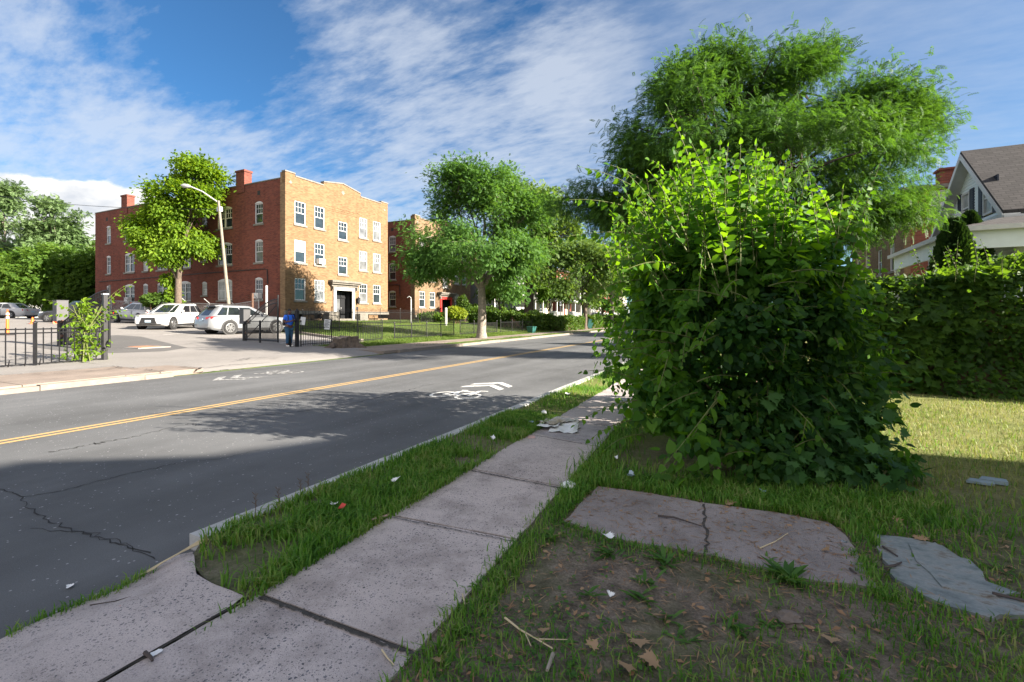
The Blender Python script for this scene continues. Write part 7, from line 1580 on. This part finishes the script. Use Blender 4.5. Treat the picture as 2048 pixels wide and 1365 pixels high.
    m_ = MB(); m_.add([A @ Vector(v) for v in ((0, .165, 1.50), (.015, .14, 1.495), (-.015, .14, 1.495), (0, .14, 1.54))], [(0, 1, 3), (0, 3, 2), (0, 2, 1)]); m_.build('nose', M['skin'], B); m_ = MB(); m_.box(-.022, .022, .13, .142, 1.468, 1.476, T=A); m_.build('mouth', M['hair'], B)
    o_ = A @ Vector((0, -.2, 1.0)); T = thing('backpack', o_, 'black backpack on the back of the person in blue', 'backpack')
    m_ = MB(); rings = []
    for zz, w, d0, d1 in ((.92, .12, -.15, -.25), (.97, .155, -.13, -.29), (1.15, .16, -.12, -.29), (1.28, .14, -.12, -.24), (1.34, .09, -.12, -.17)):
        rings += [A @ Vector(v) for v in ((-w, d0, zz), (w, d0, zz), (w, (d0 + d1) / 2, zz), (w * .8, d1, zz), (-w * .8, d1, zz), (-w, (d0 + d1) / 2, zz))]
    m_.add(rings, [(i * 6 + k, i * 6 + (k + 1) % 6, (i + 1) * 6 + (k + 1) % 6, (i + 1) * 6 + k) for i in range(4) for k in range(6)] + [(5, 4, 3, 2, 1, 0), tuple(range(24, 30))]); m_.build('bag', M['bag'], T, smooth=60)
    for s in (1, -1): m_ = MB(); m_.tube([A @ Vector(v) for v in ((s * .10, -.14, 1.3), (s * .115, -.03, 1.425), (s * .11, .1, 1.36), (s * .12, .135, 1.2), (s * .165, .03, 1.0), (s * .14, -.13, .97))], .018, 6); m_.build('strap', M['bag'], T)
    T = thing('phone', A @ Vector((0, .33, 1.17)), 'dark phone held in the hands of the person in blue', 'phone'); m_ = MB(); Q = A @ Matrix.Translation((0, .345, 1.185)) @ Matrix.Rotation(R(-35), 4, 'X'); m_.box(-.038, .038, -.075, .075, -.004, .004, T=Q); m_.build('case', M['bag'], T); m_ = MB(); m_.box(-.034, .034, -.07, .07, .0042, .005, T=Q); m_.build('screen', M['pane_dark'], T)
person()
# ------------------------------------------------------------------ litter, sticks and stones
pm('paper', (.78, .78, .77), .8, .05, 20); pm('paper_pink', (.65, .42, .38), .8, .05); pm('straw_pink', (.72, .45, .42), .5, .05); pm('card', (.42, .36, .28), .85, .2, 12, dirt=.3); pm('news', (.5, .48, .44), .85, .25, 20, dirt=.4); pm('clear_plastic', (.22, .30, .35), .15, .2, 20, spec=.9); pm('red_print', (.6, .06, .04), .6); pm('slate_chip', (.2, .26, .29), .7, .15); pm('rock', (.16, .13, .11), .9, .25, 20, .5, 60); pm('stick_grey', (.30, .26, .21), .9, .2); pm('stick_dark', (.07, .055, .05), .9, .3)
def crumple(name, px, py, s, mat, label, z=NZ + .03, sq=.45, seed=0, road=False, cat='litter', group=None):
    r_ = np.random.default_rng(seed); x, y = G(px, py, 0 if road else z); b = MB(); k = r_.normal(size=(5, 3)) * 3; zz = 0.004 if road else z
    if cat in ('rock', 'nut'):
        n, m_ = 14, 9; V = []
        for j in range(m_):
            for i in range(n):
                a, e_ = 2 * math.pi * i / n, math.pi * (j + .5) / m_ - math.pi / 2; d = np.array([math.cos(a) * math.cos(e_), math.sin(a) * math.cos(e_), math.sin(e_)]); f = 1 + .30 * sum(abs(math.sin(k[q] @ d + q)) for q in range(4)) / 2 - .3 + r_.normal() * .06
                V.append((x + d[0] * s * f, y + d[1] * s * f * .7, zz + max(0, d[2] * s * sq * f + s * sq * .8)))
        b.add(V, [(j * n + i, j * n + (i + 1) % n, (j + 1) * n + (i + 1) % n, (j + 1) * n + i) for j in range(m_ - 1) for i in range(n)] + [tuple(range(n))[::-1], tuple(range((m_ - 1) * n, m_ * n))])
    else:                                                   # a sheet folded along a few random creases, torn outline
        n = 11; rot = r_.uniform(0, 6.28); cr_ = [(r_.uniform(0, 3.14), r_.uniform(-.5, .5), r_.uniform(.5, 1.2)) for _ in range(5)]; V = []
        for j in range(n):
            for i in range(n):
                u, v = 2 * i / (n - 1) - 1, 2 * j / (n - 1) - 1; q = max(abs(u), abs(v)) / max(1e-6, math.hypot(u, v)); f = 1 - .55 * (1 - q) + .10 * r_.normal() * (max(abs(u), abs(v)) > .9); u *= f; v *= f * .72
                hgt = sum(w * abs(u * math.cos(t) + v * math.sin(t) - o) for t, o, w in cr_) / 2.2 + r_.normal() * .05
                sh = 1 - .25 * min(1, hgt); V.append((x + s * sh * (u * math.cos(rot) - v * math.sin(rot)), y + s * sh * (u * math.sin(rot) + v * math.cos(rot)), zz + max(.002, s * sq * 1.1 * hgt)))
        b.add(V, [(j * n + i, j * n + i + 1, (j + 1) * n + i + 1, (j + 1) * n + i) for j in range(n - 1) for i in range(n - 1)])
    o = b.build(name, M[mat]); return setp(o, label, cat, group)
crumple('paper_scrap', 791, 965, .045, 'paper', 'crumpled white paper lying in the middle of the verge grass', NZ + .05, .5, 1)
crumple('paper_scrap', 1215, 1076, .05, 'paper', 'torn white tissue in the grass in front of the front path', NZ + .05, .3, 2)
crumple('paper_scrap', 140, 1176, .028, 'paper', 'small white scrap alone on the dark road at lower left', 0, .2, 3, road=True)
crumple('paper_scrap', 985, 880, .05, 'paper', 'white paper ball on the verge across from the lying lid', NZ + .06, .5, 4)
crumple('paper_scrap', 1088, 828, .06, 'paper', 'flat white paper rubbish at the verge edge above the newspaper', NZ + .05, .25, 5)
crumple('paper_scrap', 1062, 846, .05, 'clear_plastic', 'pale blue plastic scrap on the verge left of the newspaper', NZ + .05, .3, 6)
crumple('paper_scrap', 1135, 790, .06, 'paper', 'white paper far along the verge near the end of the grass', NZ + .07, .4, 8)
crumple('plastic_bag', 1262, 957, .05, 'clear_plastic', 'bluish crumpled plastic under the shrub edge by the pavement', NZ + .06, .5, 9)
crumple('plastic_bag', 1525, 985, .035, 'clear_plastic', 'dull blue plastic scrap deep under the shrub', NZ + .04, .4, 10)
crumple('paper_scrap', 1232, 918, .03, 'paper', 'small white paper in the weeds beside the lid', NZ + .06, .5, 11)
crumple('paper_scrap', 1222, 1195, .025, 'paper', 'tiny white crumpled paper on the soil among rosette weeds', NZ + .02, .6, 12)
crumple('foil_scrap', 1690, 1088, .025, 'clear_plastic', 'silvery foil scrap at the right end of the front path', NZ + .03, .4, 13)
crumple('rock', 1580, 1250, .05, 'rock', 'brown stone lying in the clover below the front path', NZ, .6, 14, cat='rock')
crumple('paper_scrap', 312, 1308, .03, 'paper', 'two toned white scrap on the pavement joint at lower left', NZ + .016, .15, 15)
crumple('seed_pod', 240, 1220, .012, 'orange', 'small orange brown nut on the driveway apron', NZ - .02, .8, 16, cat='nut')
o = crumple('candy_wrapper', 668, 1012, .035, 'paper', 'white and red wrapper lying on the near verge grass', NZ + .05, .4, 17)
x, y = G(684, 1014, NZ + .06); b = MB(); b.add([(x - .02, y - .02, NZ + .05), (x + .025, y - .01, NZ + .06), (x + .02, y + .02, NZ + .075), (x - .015, y + .015, NZ + .08)], [(0, 1, 2, 3)]); b.build('printed_flap', M['red_print'], o)
x, y = G(1138, 972, NZ + .02); b = MB(); b.lathe([(.001, .03), (.045, .028), (.05, .022), (.056, .012), (.062, .004), (.060, .0), (.05, .002)], (x, y, NZ + .017), 26); setp(b.build('cup_lid', M['paper'], smooth=True), 'round white plastic cup lid lying at the pavement edge', 'lid')
x, y = G(742, 1041, NZ + .02); x2, y2 = G(779, 1031, NZ + .02); b = MB(); b.tube([(x, y, NZ + .024), (x2, y2, NZ + .024)], .006, 8); setp(b.build('drinking_straw', M['straw_pink']), 'pink drinking straw at the verge side of the pavement', 'straw')
x, y = G(1063, 874, NZ + .02); b = MB(); b.box(-.04, .04, -.055, .055, 0, .003, T=Matrix.Translation((x, y, NZ + .018)) @ Matrix.Rotation(.5, 4, 'Z')); setp(b.build('card_scrap', M['paper_pink']), 'small pink card lying on the pavement below the newspaper', 'litter')
cx, cyv = G(1120, 850, NZ + .02); T = thing('newspaper', (cx, cyv, NZ + .015), 'flattened torn newspaper spread across the near pavement', 'newspaper'); random.seed(5)
for k in range(7):
    A = Matrix.Translation((cx + random.uniform(-.16, .16), cyv + random.uniform(-.2, .2), NZ + .019 + .006 * k)) @ Matrix.Rotation(random.uniform(-.6, .6), 4, 'Z') @ Matrix.Rotation(random.uniform(-.05, .05), 4, 'X'); w, l = random.uniform(.10, .2), random.uniform(.12, .24); b = MB(); nx = 7
    for j in range(5):
        for i in range(nx): b.v.append(tuple(A @ Vector((-w + 2 * w * i / (nx - 1) + random.uniform(-.012, .012), -l + 2 * l * j / 4 + random.uniform(-.015, .015), max(0, random.gauss(.008, .01))))))
    for j in range(4):
        for i in range(nx - 1): b.f.append((j * nx + i, j * nx + i + 1, (j + 1) * nx + i + 1, (j + 1) * nx + i)); b.m.append(0)
    b.build('sheet', M[['news', 'paper', 'card', 'news'][k % 4]], T)
def stick(pts, r, mat, label, z=NZ + .02, name='stick', br=()):
    P = [Vector((*G(px, py, z), z + r)) for px, py in pts]; b = MB(); b.tube(P, [r, r * .8] + [r * .55] * (len(P) - 2) if len(P) > 2 else [r, r * .7], 6)
    for q in br: b.tube([Vector((*G(px, py, z), z + r)) for px, py in q], [r * .6, r * .3], 5)
    setp(b.build(name, M[mat]), label, 'stick')
stick([(1010, 1238), (1040, 1262), (1072, 1280), (1105, 1300)], .005, 'straw', 'pale forked dry twig on the soil plot near the pavement', br=[[(1050, 1268), (1062, 1295)], [(1072, 1281), (1135, 1282)]])
stick([(1106, 1313), (1094, 1346)], .009, 'stick_grey', 'short thick grey stick on the soil at the bottom centre')
stick([(1316, 1034), (1348, 1037), (1404, 1055)], .007, 'stick_dark', 'dark stick lying across the front path joint')
stick([(1520, 1098), (1550, 1085), (1576, 1068)], .004, 'straw', 'pale dry stalk on the right half of the front path', NZ + .014)
stick([(1765, 1095), (1795, 1115)], .006, 'stick_dark', 'dark straight twig on the upper left of the bluestone slab', NZ + .022)
stick([(1765, 1138), (1790, 1134), (1803, 1128)], .008, 'stick_dark', 'curved dark twig on the middle of the bluestone slab', NZ + .022)
stick([(1985, 1190), (2048, 1205)], .008, 'stick_dark', 'long dark stick at the right tip of the bluestone slab', NZ + .022)
stick([(1700, 1140), (1712, 1150)], .007, 'stick_dark', 'stub of dark twig near the lower edge of the front path', NZ + .014)
stick([(764, 1302), (775, 1318), (788, 1332)], .004, 'straw', 'thin straw curl on the pavement right of the lower crack', NZ + .016)
stick([(925, 1190), (930, 1210), (940, 1206)], .004, 'straw', 'bent pale straw at the grass edge of the pavement', NZ + .018)
b = MB()
for k in range(4): b.tube([Vector((*G(412 + k * 2, 1083 + k * 2, .06), .09)), Vector((*G(360 + k, 1105 + k * 2, .05), .05 + .006 * k)), Vector((*G(318 + 2 * k, 1130 + k, .03), .035 + .005 * k)), Vector((*G(282 + 6 * k, 1153 - 2 * k, .02), .03))], .0035, 5)
setp(b.build('reed_stalks', M['straw']), 'bundle of pale dry reed stalks along the apron edge by the kerb end', 'stalks')
stick([(180, 1212), (230, 1204), (278, 1190)], .003, 'stick_dark', 'thin dark twig on the apron near the grass line', .05)
stick([(290, 1310), (300, 1318), (305, 1326)], .009, 'stick_dark', 'dark brown leaf stalk lying over the lower left joint', NZ + .018)
# dead leaves lying singly
rng = np.random.default_rng(77); random.seed(77)
for i, (px, py, s, lab) in enumerate(((1277, 1280, .075, 'pale dry oak leaf standing on the soil, lower centre'), (1250, 1328, .07, 'tan dry leaf lowest left of the soil plot'), (1318, 1326, .08, 'tan dry leaf right of the lowest one'), (1330, 1232, .07, 'dry leaf tucked under a green rosette weed'), (1450, 1008, .08, 'dry leaf on the upper edge of the front path'), (1648, 1098, .05, 'small dry leaf on the path end by the foil'), (1840, 1082, .07, 'dry leaf at the upper rim of the bluestone slab'), (1090, 1258, .05, 'reddish dry leaf beside the forked twig'), (1180, 1298, .055, 'reddish small leaf right of the forked twig'), (886, 1325, .05, 'pale round leaf in the grass at the pavement corner'), (1790, 1120 - 75, .06, 'dry leaf in the weeds above the bluestone slab'), (1660, 1275, .07, 'dry curled leaf in the clover, lower right'))):
    x, y = G(px, py, NZ + .02); a = random.uniform(0, 6.28); l_ = LV(); l_.add('maple', [(x, y, NZ + .024)], s, np.array([[math.cos(a), math.sin(a), .25]]), np.array([[random.gauss(0, .3), random.gauss(0, .3), 1]])); setp(l_.build('dead_leaf', 'dead_leaf'), lab, 'leaf', 'dead leaves on the plot')
for i, (px, py) in enumerate(((1958, 964), (1984, 963))):
    x, y = G(px, py, NZ + .02); b = MB(); b.prism([(x - .09, y - .03), (x + .08, y - .05), (x + .1, y + .04), (x - .04, y + .06)], NZ + .01, NZ + .03 + .01 * i); setp(b.build('slate_chip', M['slate_chip']), ['left one of two broken slate chips in the dry turf', 'right one of two broken slate chips in the dry turf'][i], 'slate', 'broken slate chips')
# dry weed stalks at the kerb
for i, (px, py, t) in enumerate(((510, 1030, 985), (556, 1012, 975), (600, 990, 958), (615, 985, 945))):
    x, y = G(px, py, NZ + .02); d_ = (CAMZ - NZ - .02) * F / (py - HZ); b = MB(); z1 = ZD(t, d_); b.tube([(x, y, NZ), (x + .01, y, (NZ + z1) / 2), (x - .005, y + .01, z1)], [.0025, .002, .001], 5)
    for k in range(8): zz = NZ + (z1 - NZ) * (.4 + .07 * k); a = k * 2.3; b.tube([(x, y, zz), (x + .02 * math.cos(a), y + .02 * math.sin(a), zz + .02)], .0018, 4)
    setp(b.build('weed_stalk', M['twig']), 'thin brown dry weed stalk standing at the near kerb', 'weed', 'dry weed stalks at the kerb')
